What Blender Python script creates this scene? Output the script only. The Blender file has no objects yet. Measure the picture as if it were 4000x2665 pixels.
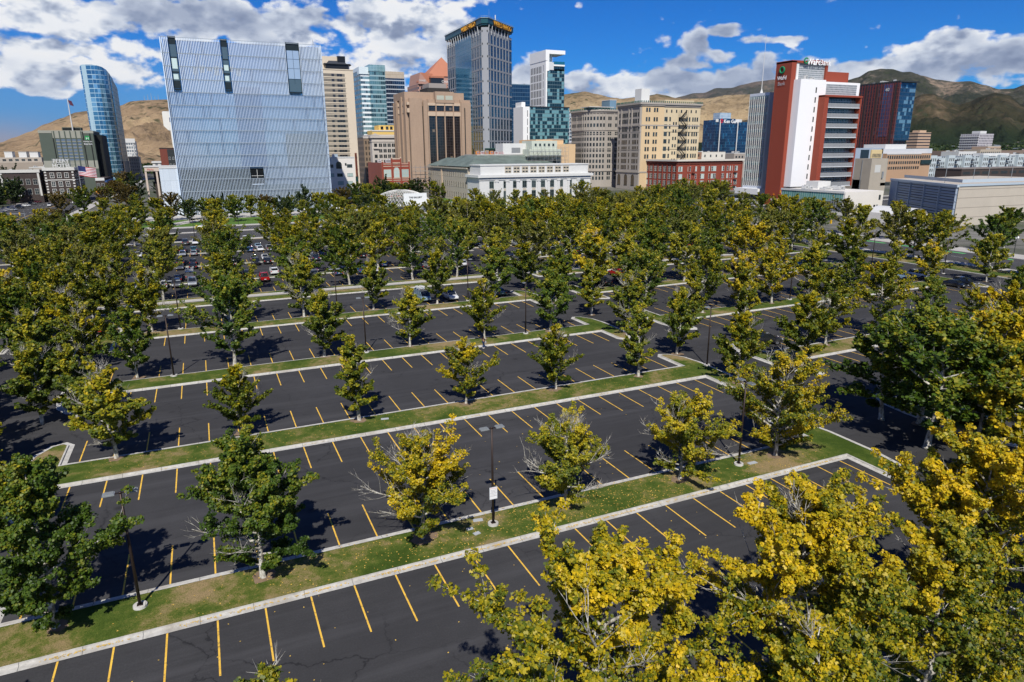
import bpy, math, random
import numpy as np
from mathutils import Vector, Matrix
PI=math.pi; R=math.radians
sc=bpy.context.scene; col=sc.collection
# ------------------------------------------------------------------ camera
# world axes: +x runs along the kerb lines (east), +y along the stall lines (north), metres
F=2645.117/4000*36; PITCH=.2725723; ROLL=-.0062177; YAW=.4208771; EYE=27.158
cam=bpy.data.cameras.new('camera'); cam.sensor_width=36; cam.lens=F; cam.clip_start=.5; cam.clip_end=60000
co=bpy.data.objects.new('camera',cam); col.objects.link(co); sc.camera=co
def _cam():
    cp,sp=math.cos(PITCH),math.sin(PITCH); fw=Vector((0,cp,-sp)); up=Vector((0,sp,cp)); rt=Vector((1,0,0))
    c,s=math.cos(ROLL),math.sin(ROLL); r2=c*rt+s*up; u2=-s*rt+c*up
    m=Matrix((r2,u2,-fw)).transposed(); return Matrix.Rotation(-YAW,3,'Z')@m
m4=_cam().to_4x4(); m4.translation=(0,0,EYE); co.matrix_world=m4
sc.render.engine='CYCLES'; sc.cycles.max_bounces=4; sc.cycles.diffuse_bounces=2; sc.cycles.glossy_bounces=2; sc.cycles.transmission_bounces=2; sc.cycles.transparent_max_bounces=4
sc.render.resolution_x=1024; sc.render.resolution_y=682
sc.view_settings.view_transform='Standard'; sc.view_settings.look='None'; sc.view_settings.exposure=.12; sc.view_settings.gamma=1
# ------------------------------------------------------------------ sun and sky
SUN_EL=47.5; SUN_AZ=24.3+180      # sun stands behind the camera; azimuth clockwise from +y
sl=bpy.data.lights.new('sun','SUN'); sl.energy=4.9; sl.angle=R(.53); sl.color=(1,.955,.87)
so=bpy.data.objects.new('sun',sl); col.objects.link(so)
sd=Vector((math.sin(R(SUN_AZ))*math.cos(R(SUN_EL)),math.cos(R(SUN_AZ))*math.cos(R(SUN_EL)),math.sin(R(SUN_EL))))
so.rotation_euler=sd.to_track_quat('Z','Y').to_euler(); so.location=(0,-60,120)

class NT:
    def __init__(s,t): s.t=t; s.n=t.nodes; s.l=t.links
    def new(s,ty,**k):
        n=s.n.new(ty)
        for a,b in k.items(): setattr(n,a,b)
        return n
    def put(s,sock,v):
        if isinstance(v,bpy.types.NodeSocket): s.l.new(v,sock)
        elif v is not None:
            if hasattr(sock.default_value,'__len__') and not hasattr(v,'__len__'): v=(v,)*len(sock.default_value)
            if hasattr(sock.default_value,'__len__') and len(sock.default_value)==4 and len(v)==3: v=(*v,1)
            sock.default_value=v
    def m(s,op,a=None,b=None,c=None,clamp=False):
        n=s.new('ShaderNodeMath',operation=op,use_clamp=clamp)
        for i,v in enumerate((a,b,c)):
            if v is not None: s.put(n.inputs[i],v)
        return n.outputs[0]
    def vm(s,op,a=None,b=None,scale=None):
        n=s.new('ShaderNodeVectorMath',operation=op)
        if a is not None: s.put(n.inputs[0],a)
        if b is not None: s.put(n.inputs[1],b)
        if scale is not None: s.put(n.inputs['Scale'],scale)
        return n.outputs[0]
    def comb(s,x=0,y=0,z=0):
        n=s.new('ShaderNodeCombineXYZ'); s.put(n.inputs[0],x); s.put(n.inputs[1],y); s.put(n.inputs[2],z); return n.outputs[0]
    def sep(s,v):
        n=s.new('ShaderNodeSeparateXYZ'); s.put(n.inputs[0],v); return n.outputs
    def noise(s,vec,scale=1,detail=4,rough=.55,dist=0,lac=2):
        n=s.new('ShaderNodeTexNoise'); s.put(n.inputs['Vector'],vec); s.put(n.inputs['Scale'],scale); n.inputs['Detail'].default_value=detail
        n.inputs['Roughness'].default_value=rough; n.inputs['Distortion'].default_value=dist; n.inputs['Lacunarity'].default_value=lac
        return n.outputs['Fac']
    def mix(s,f,a,b,bt='MIX'):
        n=s.new('ShaderNodeMix',data_type='RGBA',blend_type=bt); s.put(n.inputs[0],f); s.put(n.inputs[6],a); s.put(n.inputs[7],b); return n.outputs[2]
    def ramp(s,f,stops,interp='LINEAR'):
        n=s.new('ShaderNodeValToRGB'); s.put(n.inputs[0],f); cr=n.color_ramp; cr.interpolation=interp
        while len(cr.elements)<len(stops): cr.elements.new(.5)
        for e,(p,c) in zip(cr.elements,stops): e.position=p; e.color=(*c,1) if len(c)==3 else c
        return n.outputs[0]
    def mr(s,v,a,b,c=0,d=1,smooth=False):
        n=s.new('ShaderNodeMapRange'); n.interpolation_type='SMOOTHSTEP' if smooth else 'LINEAR'
        s.put(n.inputs[0],v); s.put(n.inputs[1],a); s.put(n.inputs[2],b); s.put(n.inputs[3],c); s.put(n.inputs[4],d); return n.outputs[0]

w=bpy.data.worlds.new('World'); sc.world=w; w.use_nodes=True
def build_sky():
    t=NT(w.node_tree); t.n.clear(); out=t.new('ShaderNodeOutputWorld'); bg=t.new('ShaderNodeBackground')
    sky=t.new('ShaderNodeTexSky'); sky.sky_type='NISHITA'; sky.sun_disc=False; sky.sun_elevation=R(SUN_EL); sky.sun_rotation=R(SUN_AZ)
    sky.altitude=1300; sky.air_density=1.0; sky.dust_density=.15; sky.ozone_density=3.0
    g=t.new('ShaderNodeTexCoord').outputs['Generated']; x,y,z=t.sep(g)
    deg=180/PI
    az=t.m('MULTIPLY',t.m('ARCTAN2',x,y),deg); el=t.m('MULTIPLY',t.m('ARCSINE',z),deg)
    # cloud deck: blobs given as azimuth, elevation, half-width, half-height (degrees), strength
    blobs=CLOUDS
    wv=t.noise(t.comb(az,t.m('MULTIPLY',el,1.6),3.1),.22,3,.5)
    wv2=t.noise(t.comb(az,t.m('MULTIPLY',el,1.6),9.7),.22,3,.5)
    az2=t.m('ADD',az,t.m('MULTIPLY',t.m('SUBTRACT',wv,.5),3)); el2=t.m('ADD',el,t.m('MULTIPLY',t.m('SUBTRACT',wv2,.5),1.6))
    acc=None
    for (a,e,ra,re,st) in blobs:
        dx=t.m('DIVIDE',t.m('SUBTRACT',az2,a),ra); dy=t.m('DIVIDE',t.m('SUBTRACT',el2,e),re)
        d=t.m('SUBTRACT',1,t.m('ADD',t.m('MULTIPLY',dx,dx),t.m('MULTIPLY',dy,dy)))
        d=t.m('MULTIPLY',t.m('MAXIMUM',d,-1.6),st)
        acc=d if acc is None else t.m('SMOOTH_MAX',acc,d,.35)
    def dens(off):
        p=t.comb(t.m('ADD',az,off[0]),t.m('MULTIPLY',t.m('ADD',el,off[1]),1.7),0)
        big=t.noise(p,.24,8,.60,.15)
        puff=t.new('ShaderNodeTexVoronoi'); puff.feature='SMOOTH_F1'; t.put(puff.inputs['Vector'],p); puff.inputs['Scale'].default_value=.55; puff.inputs['Smoothness'].default_value=.7
        puff.inputs['Detail'].default_value=2.0; puff.inputs['Roughness'].default_value=.5
        pf=t.m('SUBTRACT',.62,puff.outputs['Distance'])
        return t.m('ADD',t.m('MULTIPLY',t.m('SUBTRACT',big,.5),3.6),t.m('MULTIPLY',pf,1.25))
    n0=dens((0,0)); n1=dens((-.35,1.1))
    D0=t.m('ADD',t.m('ADD',acc,.20),n0)
    mask=t.mr(D0,-.08,.50,0,1,True)
    # self shading: thick towards the light (up) means grey base
    lit=t.mr(t.m('SUBTRACT',n0,n1),-1.1,.6,0,1,True)
    # broad flat grey bases
    broad=t.noise(t.comb(t.m('MULTIPLY',az,.6),t.m('MULTIPLY',el,2.2),5.5),.12,3,.5,0)
    lit=t.m('MULTIPLY',lit,t.mr(broad,.38,.60,.48,1.12,True))
    thick=t.mr(D0,.1,1.3,1,.0,True)
    lit=t.m('ADD',t.m('MULTIPLY',lit,.75),t.m('MULTIPLY',thick,.3),clamp=True)
    cc=t.ramp(lit,[(0,(.19,.24,.37)),(.28,(.33,.39,.53)),(.55,(.64,.70,.81)),(.8,(.95,.97,1.0)),(1,(1.0,1.0,1.0))])
    hs=t.new('ShaderNodeHueSaturation'); hs.inputs['Saturation'].default_value=1.28; t.put(hs.inputs['Color'],sky.outputs[0])
    skyc=t.mix(1,hs.outputs[0],(.10,.62,1.18),'MULTIPLY')
    # low haze over the lake to the left, warm in the first degree above the hills
    hz=t.m('MULTIPLY',t.mr(el,9,0,0,1,True),t.mr(az,8,-6,.0,1,True))
    hz2=t.mr(el,3.5,-.5,0,.6,True)
    hcol=t.mix(t.m('MULTIPLY',t.mr(el,3.2,.5,0,1,True),t.mr(az,-6,-12,0,1,True)),(1.5,3.1,6.6),(4.6,3.4,4.0))
    skyc=t.mix(t.m('MAXIMUM',t.m('MULTIPLY',hz,.8),t.m('MULTIPLY',hz2,.6)),skyc,hcol)
    t.put(bg.inputs[0],skyc); bg.inputs[1].default_value=.075
    bgc=t.new('ShaderNodeBackground'); t.put(bgc.inputs[0],cc); bgc.inputs[1].default_value=.86
    mx=t.new('ShaderNodeMixShader'); t.put(mx.inputs[0],t.m('MULTIPLY',mask,.97)); t.l.new(bg.outputs[0],mx.inputs[1]); t.l.new(bgc.outputs[0],mx.inputs[2])
    t.l.new(mx.outputs[0],out.inputs[0])
    w.cycles.sampling_method='MANUAL'; w.cycles.sample_map_resolution=256
CLOUDS=[(-6.9,8.8,6.5,1.67,1.0),(1.7,9.3,8.9,1.5,1.1),(6.9,8.9,9.5,1.9,1.1),(-8.9,5.4,3.4,1.9,1.3),(-9.1,7.0,4.4,1.2,.9),(-2.8,5.1,2.3,1.5,.7),(13.4,8.9,5.1,2.1,1.1),
 (17.3,9.5,4.7,1.9,1.2),(18.3,7.7,4.0,1.6,1.1),(14.3,6.4,5.6,1.6,.9),(19.4,10.9,2.9,.5,.7),(25.9,5.9,2.2,1.85,.9),(28.3,4.9,4.0,1.1,.8),(34.3,5.4,3.5,1.3,.8),(38.4,7.8,1.3,1.05,1.0),
 (40.7,8.5,1.6,.65,1.1),(39.2,6.4,3.4,.9,.9),(37.2,5.2,7.4,1.4,1.0),(43.7,7.8,1.8,.31,.6),(44.5,5.8,5.1,1.2,.9),(50.0,5.8,4.1,1.0,.9),(54.9,6.6,2.4,1.25,1.3),(53.6,5.4,7.1,1.2,1.2),
 (58.5,5.6,3.3,1.2,1.2),(-.2,7.2,5.2,1.0,.7),(-3.9,6.2,2.1,1,.4),(46,5.0,15,1.5,1.3),(54,6.0,7,1.2,.9),(30,4.6,6,.9,.8),(66,5.5,6,1.6,1.1),(-20,8,7,3,1),(-35,12,12,6,1),(10,34,20,6,.7),(150,22,60,9,1),(-120,18,40,9,1)]
build_sky()

# ------------------------------------------------------------------ materials
MATS={}
def mat(name,color=None,rough=.8,metal=0,spec=.3,noise=0,nscale=1.0,bump=0,fn=None,coat=0):
    if name in MATS: return MATS[name]
    m=bpy.data.materials.new(name); m.use_nodes=True; t=NT(m.node_tree); b=t.n['Principled BSDF']
    b.inputs['Roughness'].default_value=rough; b.inputs['Metallic'].default_value=metal; b.inputs['Specular IOR Level'].default_value=spec
    if coat: b.inputs['Coat Weight'].default_value=coat; b.inputs['Coat Roughness'].default_value=.05
    if color is not None:
        if noise:
            P=t.new('ShaderNodeNewGeometry').outputs['Position']
            f=t.noise(P,nscale,5,.6); f2=t.noise(t.vm('MULTIPLY',P,(1,1,.25)),nscale*.22,4,.6)
            k=t.m('ADD',t.m('MULTIPLY',t.m('SUBTRACT',f,.5),noise*2),t.m('MULTIPLY',t.m('SUBTRACT',f2,.5),noise*2.4))
            k=t.m('ADD',k,1.0); t.put(b.inputs['Base Color'],t.mix(1,color,t.comb(k,k,k),'MULTIPLY'))
        else: t.put(b.inputs['Base Color'],color)
        if bump:
            P=t.new('ShaderNodeNewGeometry').outputs['Position']; bn=t.new('ShaderNodeBump'); bn.inputs['Strength'].default_value=bump
            t.put(bn.inputs['Height'],t.noise(P,nscale*4,3,.6)); t.l.new(bn.outputs[0],b.inputs['Normal'])
    if fn: fn(t,b)
    MATS[name]=m; return m
def asphalt_fn(dark,cracks=True):
    def fn(t,b):
        P=t.new('ShaderNodeNewGeometry').outputs['Position']
        grain=t.noise(P,9,3,.7); patch=t.noise(P,.07,4,.6); mid=t.noise(P,.9,4,.6)
        k=t.m('ADD',t.m('MULTIPLY',grain,.55),t.m('ADD',t.m('MULTIPLY',patch,.75),t.m('MULTIPLY',mid,.25)))
        c=t.ramp(k,[(.45,tuple(x*.72 for x in dark)),(.78,dark),(1.05,tuple(x*1.35 for x in dark))])
        # tyre-polished bands down the middle of the aisles
        if cracks:
            wp=t.vm('ADD',P,t.vm('MULTIPLY',t.vm('SUBTRACT',t.comb(t.noise(P,.35,4,.65),t.noise(t.vm('ADD',P,(37,11,0)),.35,4,.65),0),(.5,.5,0)),(3.2,3.2,0)))
            v=t.new('ShaderNodeTexVoronoi'); v.feature='DISTANCE_TO_EDGE'; t.put(v.inputs['Vector'],wp); v.inputs['Scale'].default_value=.115
            gate=t.mr(t.noise(P,.05,2,.5),.42,.52,0,1)
            cr=t.m('MULTIPLY',t.mr(v.outputs['Distance'],.0018,.0055,1,0),gate)
            # sealed cracks with spilt sealer alongside
            sm=t.m('MULTIPLY',t.mr(v.outputs['Distance'],.0,.02,.25,0),gate)
            c=t.mix(sm,c,tuple(x*.55 for x in dark)); c=t.mix(t.m('MULTIPLY',cr,.75),c,(.016,.016,.018))
            spots=t.new('ShaderNodeTexVoronoi'); t.put(spots.inputs['Vector'],P); spots.inputs['Scale'].default_value=.22
            c=t.mix(t.mr(spots.outputs['Distance'],.02,.12,.6,0,True),c,tuple(x*.35 for x in dark)); sp2=t.new('ShaderNodeTexVoronoi'); t.put(sp2.inputs['Vector'],t.vm('ADD',P,(3.3,8.1,0))); sp2.inputs['Scale'].default_value=.37; c=t.mix(t.m('MULTIPLY',t.mr(sp2.outputs['Distance'],.03,.16,.45,0,True),t.mr(t.noise(P,.6,3,.6),.4,.6,0,1)),c,tuple(x*.5 for x in dark)); fad=t.noise(t.vm('MULTIPLY',P,(.02,.35,1)),1.0,4,.65); c=t.mix(t.mr(fad,.50,.66,0,.5),c,tuple(x*1.7 for x in dark)); lane=t.noise(t.vm('MULTIPLY',P,(.012,.9,1)),1.0,3,.6); c=t.mix(t.mr(lane,.55,.7,0,.35),c,tuple(x*.6 for x in dark))
        t.put(b.inputs['Base Color'],c); b.inputs['Roughness'].default_value=.88; b.inputs['Specular IOR Level'].default_value=.2
        bn=t.new('ShaderNodeBump'); bn.inputs['Strength'].default_value=.25; bn.inputs['Distance'].default_value=.03; t.put(bn.inputs['Height'],grain); t.l.new(bn.outputs[0],b.inputs['Normal'])
    return fn
ASPH=mat('asphalt',fn=asphalt_fn((.043,.0425,.0445)))
ROAD=mat('road_asphalt',fn=asphalt_fn((.062,.061,.062),False))
def kerb_fn(t,b):
    P=t.new('ShaderNodeNewGeometry').outputs['Position']; x,y,z=t.sep(P)
    n=t.noise(P,2.5,5,.65); c=t.ramp(n,[(.3,(.38,.37,.34)),(.6,(.53,.515,.48)),(.8,(.60,.585,.55))])
    j=t.m('LESS_THAN',t.m('FRACT',t.m('DIVIDE',t.m('ADD',x,t.m('MULTIPLY',t.noise(P,.3,1),.0)),3.05)),.012)
    c=t.mix(t.m('MULTIPLY',j,.8),c,(.08,.08,.075)); st=t.noise(P,.35,4,.6)
    c=t.mix(t.mr(st,.5,.7,0,.5),c,(.25,.21,.16)); c=t.mix(t.mr(t.noise(P,1.1,5,.75),.58,.70,0,.55),c,(.16,.145,.12)); t.put(b.inputs['Base Color'],c); b.inputs['Roughness'].default_value=.9
KERB=mat('kerb_concrete',fn=kerb_fn)
PAVE=mat('pavement',(.42,.40,.37),.9,noise=.12,nscale=1.2)
def grass_fn(t,b):
    P=t.new('ShaderNodeNewGeometry').outputs['Position']
    pt=t.noise(P,.16,4,.62,.4); f=t.noise(P,1.6,5,.7); ff=t.noise(P,14,2,.7)
    k=t.m('ADD',t.m('MULTIPLY',pt,.62),t.m('ADD',t.m('MULTIPLY',f,.26),t.m('MULTIPLY',ff,.12)))
    c=t.ramp(k,[(.40,(.05,.085,.012)),(.47,(.085,.125,.02)),(.51,(.15,.16,.035)),(.545,(.25,.205,.08)),(.60,(.34,.245,.125))])
    c=t.mix(t.mr(ff,.3,.7,.45,0),c,(.02,.035,.006))
    t.put(b.inputs['Base Color'],c); b.inputs['Roughness'].default_value=.95; b.inputs['Specular IOR Level'].default_value=.1
    bn=t.new('ShaderNodeBump'); bn.inputs['Strength'].default_value=.7; bn.inputs['Distance'].default_value=.08; t.put(bn.inputs['Height'],ff); t.l.new(bn.outputs[0],b.inputs['Normal'])
GRASS=mat('lawn_grass',fn=grass_fn)
GREEN=mat('green_lawn',(.075,.15,.02),.95,noise=.2,nscale=.8)
PAINT_Y=mat('yellow_paint',fn=lambda t,b:(lambda P:(t.put(b.inputs['Base Color'],t.mix(t.mr(t.noise(P,3.2,5,.75),.54,.66,0,.8),t.ramp(t.noise(P,1.1,3,.6),[(.3,(.68,.40,.055)),(.7,(.88,.54,.07))]),(.06,.055,.04)))))(t.new('ShaderNodeNewGeometry').outputs['Position']))
PAINT_W=mat('white_paint',(.6,.6,.58),.7,noise=.15,nscale=2)
def leaf_mat(name,stops,shift=.16):
    def fn(t,b):
        a=t.new('ShaderNodeAttribute'); a.attribute_name='tint'; oi=t.new('ShaderNodeObjectInfo')
        f=t.m('ADD',a.outputs['Fac'],t.m('MULTIPLY',t.m('SUBTRACT',oi.outputs['Random'],.5),shift))
        c=t.ramp(f,stops); t.put(b.inputs['Base Color'],c); b.inputs['Roughness'].default_value=.5; b.inputs['Specular IOR Level'].default_value=.35
        tr=t.new('ShaderNodeBsdfTranslucent'); t.put(tr.inputs[0],t.mix(1,c,(1.15,1.1,.5),'MULTIPLY')); mx=t.new('ShaderNodeMixShader'); mx.inputs[0].default_value=.30
        t.l.new(b.outputs[0],mx.inputs[1]); t.l.new(tr.outputs[0],mx.inputs[2]); t.l.new(mx.outputs[0],t.n['Material Output'].inputs[0])
    return mat(name,fn=fn)
LEAF={'green':leaf_mat('leaves_green',[(0,(.028,.060,.007)),(.4,(.070,.125,.010)),(.7,(.18,.20,.014)),(1,(.48,.37,.02))]),
 'mixed':leaf_mat('leaves_turning',[(0,(.036,.070,.008)),(.33,(.115,.150,.011)),(.6,(.30,.28,.013)),(1,(.62,.46,.016))]),
 'yellow':leaf_mat('leaves_yellow',[(0,(.035,.070,.008)),(.25,(.115,.145,.009)),(.55,(.40,.325,.009)),(1,(.78,.52,.012))]),
 'dark':leaf_mat('leaves_dark',[(0,(.012,.028,.006)),(.5,(.028,.055,.010)),(1,(.075,.10,.02))]),
 'olive':leaf_mat('leaves_olive',[(0,(.045,.065,.010)),(.5,(.15,.165,.022)),(1,(.34,.27,.04))]),
 'brown':leaf_mat('leaves_russet',[(0,(.05,.045,.010)),(.5,(.12,.09,.016)),(1,(.20,.12,.02))])}
BARK=mat('pale_bark',fn=lambda t,b:(lambda P:(t.put(b.inputs['Base Color'],t.ramp(t.noise(t.vm('MULTIPLY',P,(1,1,.5)),5,4,.7),[(.38,(.16,.14,.11)),(.5,(.38,.36,.31)),(.62,(.60,.58,.53))]))))(t.new('ShaderNodeNewGeometry').outputs['Position']))
BARKD=mat('dark_bark',(.09,.07,.05),.9,noise=.3,nscale=4)
def gridmat(name,c1,c2,line,cw,ch,lw=.1,lh=.1,rough=.12,metal=.0,spec=.8,c3=None,t3=.9,bandz=None,z0=0.0,linerough=.6):
    """wall cladding of panes cw x ch metres with lines between them; pane tone varies pane by pane"""
    def fn(t,b):
        P=t.new('ShaderNodeNewGeometry').outputs['Position']; x,y,z=t.sep(P)
        s=t.m('DIVIDE',t.m('ADD',x,y),cw); r=t.m('DIVIDE',t.m('SUBTRACT',z,z0),ch)
        wn=t.new('ShaderNodeTexWhiteNoise',noise_dimensions='2D'); t.put(wn.inputs['Vector'],t.comb(t.m('FLOOR',s),t.m('FLOOR',r),0)); v=wn.outputs['Value']
        c=t.mix(v,c1,c2)
        if c3 is not None: c=t.mix(t.m('GREATER_THAN',v,t3),c,c3)
        ln=t.m('MAXIMUM',t.m('LESS_THAN',t.m('FRACT',s),lw),t.m('LESS_THAN',t.m('FRACT',r),lh))
        t.put(b.inputs['Base Color'],t.mix(ln,c,line)); t.put(b.inputs['Roughness'],t.mr(ln,0,1,rough,linerough)); t.put(b.inputs['Metallic'],t.mr(ln,0,1,metal,0))
        b.inputs['Specular IOR Level'].default_value=spec
        bn=t.new('ShaderNodeBump'); bn.inputs['Strength'].default_value=.05; t.put(bn.inputs['Height'],t.noise(P,.25,2,.5)); t.l.new(bn.outputs[0],b.inputs['Normal'])
    return mat(name,fn=fn)
GLASS=mat('window_glass',fn=lambda t,b:(lambda o:(t.put(b.inputs['Base Color'],t.mix(o,(.012,.016,.02),(.05,.065,.07))),b.inputs['Roughness'].__setattr__('default_value',.08)))(t.new('ShaderNodeObjectInfo').outputs['Random']),spec=.7)
BLIND=mat('window_blinds',fn=lambda t,b:(lambda o:(t.put(b.inputs['Base Color'],t.mix(t.m('GREATER_THAN',o,.55),(.02,.03,.03),t.mix(o,(.18,.28,.27),(.45,.55,.52)))),b.inputs['Roughness'].__setattr__('default_value',.15)))(t.new('ShaderNodeObjectInfo').outputs['Random']),spec=.6)

# ------------------------------------------------------------------ mesh tools
class MB:
    def __init__(s): s.v=[]; s.f=[]; s.mi=[]; s.M=None
    def add(s,vs,fs,mi=0):
        n=len(s.v)
        if s.M is not None: vs=[tuple(s.M@Vector(p)) for p in vs]
        s.v+=vs; s.f+=[tuple(i+n for i in f) for f in fs]; s.mi+=[mi]*len(fs); return s
    def box(s,x0,x1,y0,y1,z0,z1,mi=0):
        return s.add([(x0,y0,z0),(x1,y0,z0),(x1,y1,z0),(x0,y1,z0),(x0,y0,z1),(x1,y0,z1),(x1,y1,z1),(x0,y1,z1)],
            [(0,3,2,1),(4,5,6,7),(0,1,5,4),(1,2,6,5),(2,3,7,6),(3,0,4,7)],mi)
    def prism(s,poly,z0,z1,mi=0,top=None):
        n=len(poly); t=top or poly
        return s.add([(p[0],p[1],z0) for p in poly]+[(p[0],p[1],z1) for p in t],[tuple(range(n-1,-1,-1)),tuple(range(n,2*n))]+[(i,(i+1)%n,(i+1)%n+n,i+n) for i in range(n)],mi)
    def sheet(s,poly,z,mi=0): return s.add([(p[0],p[1],z) for p in poly],[tuple(range(len(poly)))],mi)
    def tube(s,pts,rad,n=6,mi=0,cap=True):
        vs=[];fs=[]; pts=[Vector(p) for p in pts]
        for i,p in enumerate(pts):
            d=(pts[min(i+1,len(pts)-1)]-pts[max(i-1,0)]).normalized()
            a=d.orthogonal().normalized() if abs(d.z)<.95 else Vector((1,0,0)); a=(a-d*a.dot(d)).normalized(); b=d.cross(a); r=rad[i] if hasattr(rad,'__len__') else rad
            vs+=[tuple(p+a*r*math.cos(2*PI*k/n)+b*r*math.sin(2*PI*k/n)) for k in range(n)]
        for i in range(len(pts)-1):
            fs+=[(i*n+k,i*n+(k+1)%n,(i+1)*n+(k+1)%n,(i+1)*n+k) for k in range(n)]
        if cap: fs+=[tuple(range(n-1,-1,-1)),tuple((len(pts)-1)*n+k for k in range(n))]
        return s.add(vs,fs,mi)
    def mesh(s,name,mats,smooth=False):
        me=bpy.data.meshes.new(name); me.from_pydata(s.v,[],s.f)
        for m in (mats if isinstance(mats,(list,tuple)) else [mats]): me.materials.append(m)
        me.polygons.foreach_set('material_index',s.mi)
        if smooth: me.polygons.foreach_set('use_smooth',[True]*len(s.f))
        me.update(); return me
    def obj(s,name,mats,parent=None,smooth=False,loc=None):
        o=bpy.data.objects.new(name,s.mesh(name,mats,smooth)); col.objects.link(o)
        if parent is not None:
            o.parent=parent
            if loc is None: o.location=-parent.location   # mesh given in world coordinates
            else: o.location=loc
        elif loc is not None: o.location=loc
        return o
def tag(o,label=None,cat=None,group=None,kind=None):
    if label: o['label']=label
    if cat: o['category']=cat
    if group: o['group']=group
    if kind: o['kind']=kind
    return o
def empty(name,loc,label,cat,group=None,rz=0):
    o=bpy.data.objects.new(name,None); o.empty_display_size=.5; col.objects.link(o); o.location=loc; o.rotation_euler=(0,0,rz); return tag(o,label,cat,group)
def inst(name,me,parent,loc=(0,0,0),rz=0,scale=None):
    o=bpy.data.objects.new(name,me); col.objects.link(o); o.parent=parent; o.location=loc
    if rz: o.rotation_euler=(0,0,rz)
    if scale: o.scale=scale
    return o
def copy_tree(o,parent=None):
    c=o.copy(); col.objects.link(c); c.parent=parent
    for ch in o.children: copy_tree(ch,c)
    return c
def struct(mb,name,mats): return tag(mb.obj(name,mats),kind='structure')
# ------------------------------------------------------------------ ground, lot, kerbs, markings
def offs(poly,d):
    n=len(poly); out=[]
    for i in range(n):
        a=Vector(poly[i-1]);b=Vector(poly[i]);c=Vector(poly[(i+1)%n]); e1=(b-a).normalized(); e2=(c-b).normalized()
        n1=Vector((-e1.y,e1.x)); n2=Vector((-e2.y,e2.x)); m=(n1+n2); k=1+n1.dot(n2); m=m/max(k,.35); out.append((b.x+m.x*d,b.y+m.y*d))
    return out
pan=MB(); kerb=MB(); lawn=MB(); lines=MB(); path=MB(); asph=MB(); road=MB(); white=MB()
def ring(mb,A,B,z0,z1):
    n=len(A); mb.add([(p[0],p[1],z0) for p in A]+[(p[0],p[1],z1) for p in B],[(i,(i+1)%n,(i+1)%n+n,i+n) for i in range(n)])
def island(poly,grass=True,p=.45,k=.16):
    a=offs(poly,p); b=offs(a,.02); c=offs(a,k); ring(pan,poly,a,.012,.014)
    ring(kerb,a,b,.0,.14); ring(kerb,b,c,.14,.14); (lawn if grass else path).sheet(c,.125)
    return c
def shear(u): return .022*(u-60) if u>60 else 0
def isl_poly(u0,u1,v0,v1,cap=5.2,cw=3.8,west=True,east=True,sh=False):
    q=[(u0,v0),(u1,v0)]
    if east: q+=[(u1,v0-cap+.6),(u1+.8,v0-cap-.4),(u1+2.2,v0-cap+.2),(u1+3.4,v0-cap+2.4),(u1+cw,v0),(u1+cw,v1),(u1+3.4,v1+cap-2.4),(u1+2.2,v1+cap-.2),(u1+.8,v1+cap+.4),(u1,v1+cap-.6)]
    q+=[(u1,v1),(u0,v1)]
    if west: q+=[(u0,v1+cap-.6),(u0-.8,v1+cap+.4),(u0-2.2,v1+cap-.2),(u0-3.4,v1+cap-2.4),(u0-cw,v1),(u0-cw,v0),(u0-3.4,v0-cap+2.4),(u0-2.2,v0-cap+.2),(u0-.8,v0-cap-.4),(u0,v0-cap+.6)]
    if sh:
        r=[]
        for i,(a,b) in enumerate(q): r.append((a,b+shear(a)))
        q=r
    return q
ROWS=[(14.9,20.3),(39.15,44.3),(62.85,68.2),(87.5,92.6),(113.2,118.0)]
THIN=[(160.6,163.0),(185.2,187.4),(209.7,212.0)]
for i,(a,b) in enumerate(ROWS):
    island(isl_poly(-14,51 if i<2 else 54.4,a,b)); island(isl_poly(69.5,143,a,b,sh=True))
    island([(-200,a),(-28,a),(-28,b),(-200,b)])
for a,b in THIN:
    island(isl_poly(-12,54.4,a,b,cap=4.6,cw=3.4)); island(isl_poly(69.5,143,a,b,cap=4.6,sh=True)); island([(-200,a),(-26,a),(-26,b),(-200,b)])
# long island with the footpath through it
def pathisland(u0,u1,sh):
    f=shear if sh else (lambda u:0)
    for a,b,g in ((134.7,139.6,1),(141.4,144.0,1)):
        P_=[(u0,a+f(u0)),(u1,a+f(u1)),(u1,b+f(u1)),(u0,b+f(u0))]
        c=island(P_) if a<136 else island(P_,p=.3)
    path.box(u0,u1,0,0.01,0,0) if 0 else path.add([(u0-1,139.5+f(u0),.13),(u1+1,139.5+f(u1),.13),(u1+1,141.5+f(u1),.13),(u0-1,141.5+f(u0),.13)],[(0,1,2,3)])
pathisland(-20,58.5,False); pathisland(67,150,True); pathisland(-200,-28,False)
# stall lines
def stall(u,va,vb,wd=.105,jit=None):
    k=shear(u); lines.add([(u-wd/2,va+k,.006),(u+wd/2,va+k,.006),(u+wd/2,vb+k,.006),(u-wd/2,vb+k,.006)],[(0,1,2,3)])
rnd=random.Random(5)
bands=ROWS+[(134.7,144.0)]+THIN
for i,(a,b) in enumerate(bands):
    for u0,u1 in ((-14,51 if i<2 else 54.4),(69.5,143)):
        k0=math.ceil((u0-.67)/2.74)
        u=.67+2.74*k0
        while u<u1-.5:
            L=5.0+rnd.uniform(-.12,.12)
            if not(i==5): stall(u,a-L,a-.02)
            stall(u,b+.02,b+L) if i!=4 or True else None
            u+=2.74
asph.sheet([(-200,-40),(160,-40),(160,239),(-200,239)],0)
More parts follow.
